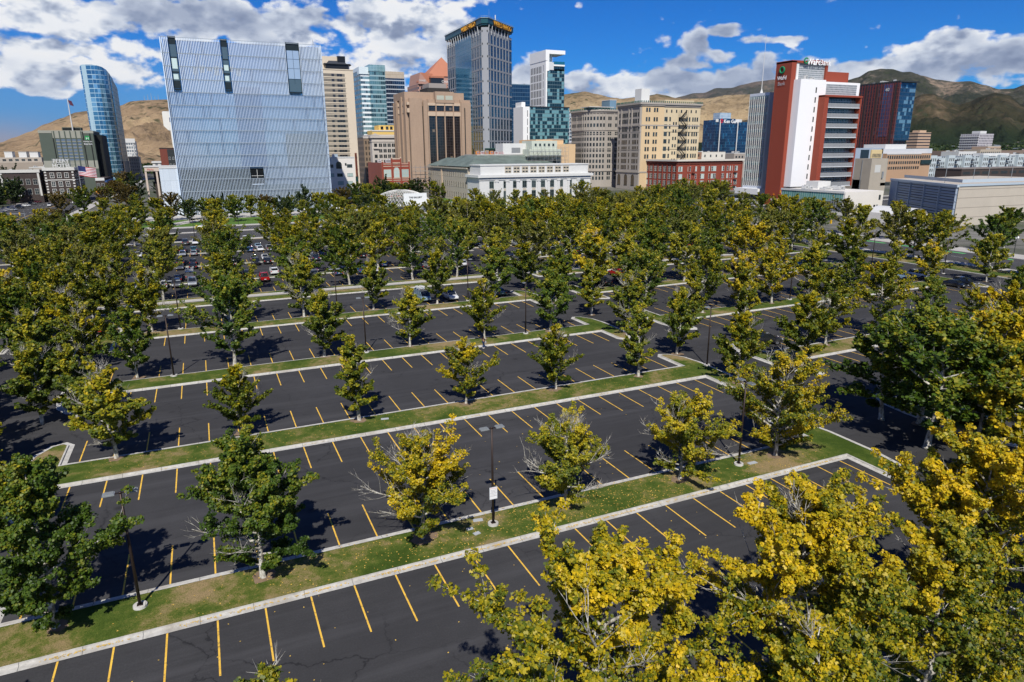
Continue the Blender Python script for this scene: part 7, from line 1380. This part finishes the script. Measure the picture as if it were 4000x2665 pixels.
# wooded lower slopes and the valley's tree cover: crowns beyond counting
def forest(name,az0,az1,r0,r1,n,smin,smax,key,seed,hfun):
    rg=np.random.default_rng(seed); C=[];T=[]
    for i in range(n):
        a=rg.uniform(az0,az1); r=rg.uniform(r0**.5,r1**.5)**2; x=r*math.sin(R(a)); y=r*math.cos(R(a)); s=rg.uniform(smin,smax); z=hfun(a,r); tt=rg.uniform(0,.7)
        for k in range(22):
            d=rg.normal(size=3); d/=np.linalg.norm(d); C.append((x+d[0]*s,y+d[1]*s,z+s*.9+d[2]*s*.85)); T.append(tt+rg.uniform(0,.3))
    C=np.array(C); N=rg.normal(size=C.shape); N[:,2]+=.6; N/=np.linalg.norm(N,axis=1,keepdims=True)
    me=leaf_mesh(name,C,N,(smin+smax)*.42,np.array(T),LEAF[key],'quad'); o=bpy.data.objects.new(name,me); col.objects.link(o); return o
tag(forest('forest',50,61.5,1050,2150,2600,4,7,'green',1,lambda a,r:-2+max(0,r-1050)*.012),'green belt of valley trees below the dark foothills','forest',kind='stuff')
tag(forest('forest',38,50,900,2000,900,4,7,'dark',2,lambda a,r:-2),'dark tree cover behind the central towers','forest',kind='stuff')
tag(forest('forest',-12,6,1100,1750,700,4,6.5,'dark',3,lambda a,r:-2),'scattered dark trees at the foot of the tan mountain','forest',kind='stuff')
tag(forest('forest',50,61.5,2150,3000,2600,6,10,'dark',5,lambda a,r:6+max(0,r-2150)*.045),'woods over the lower foothills, leaves coloured dark for cloud shadow','forest',kind='stuff')  # real tree cover, but the dark leaf colour also carries the cloud shadow
# houses dotted over the lower slopes
def houses():
    m=MB(); m.box(-7,7,-4,4,0,5); m.add([(-7.6,-4.6,5),(7.6,-4.6,5),(7.6,4.6,5),(-7.6,4.6,5),(-7.6,0,8),(7.6,0,8)],[(0,1,5,4),(2,3,4,5),(0,4,3),(1,2,5)],1)
    for x in (-4,0,4): m.box(x-.9,x+.9,-4.06,-4,1.5,3.6,2)
    mm=[m.mesh('hill_house',[mat(f'house_wall_{i}',c,.9),mat(f'house_roof_{i}',d,.9),FRD]) for i,(c,d) in enumerate([((.55,.52,.48),(.12,.10,.09)),((.42,.36,.30),(.2,.2,.21)),((.62,.62,.6),(.10,.12,.14))])]
    r=random.Random(6)
    for i in range(70):
        a=r.uniform(50.8,60.5); d=r.uniform(2000,3000); z=(6+max(0,d-2150)*.045)+7
        o=bpy.data.objects.new('hill_house',mm[i%3]); col.objects.link(o); o.location=(d*math.sin(R(a)),d*math.cos(R(a)),z); o.rotation_euler=(0,0,-R(a)+r.uniform(-.5,.5)); o.scale=(1.3,1.3,1.2)
        tag(o,'small pale house among dark trees on the lower mountain slope','house','houses dotted over the foothills')
houses()
m=MB()
for i in range(5): m.tube([(i*14,0,0),(i*14,0,26+6*(i%3))],[1.2,.5],5); m.box(i*14-4,i*14+4,-3,3,0,4+i%2)
a=-2.9; d=3600; o=m.obj('summit_masts',mat('mast_grey',(.35,.35,.36),.6),loc=(d*math.sin(R(a)),d*math.cos(R(a)),d*math.tan(R(3.6))+EYE-2)); tag(o,'cluster of radio masts on the tan mountain summit','radio mast')

hz=MB(); hz.box(-15000,15000,-3100,17500,-1.2,1500); hm=bpy.data.materials.new('haze'); hm.use_nodes=True; ht=NT(hm.node_tree); ht.n.clear(); ho=ht.new('ShaderNodeOutputMaterial'); hv=ht.new('ShaderNodeVolumePrincipled')
hv.inputs['Color'].default_value=(.80,.88,1,1); hv.inputs['Density'].default_value=.85e-5; hv.inputs['Anisotropy'].default_value=.2; ht.l.new(hv.outputs[0],ho.inputs['Volume'])
tag(hz.obj('haze',hm),'thin blue haze over the city and the mountains','haze',kind='stuff')
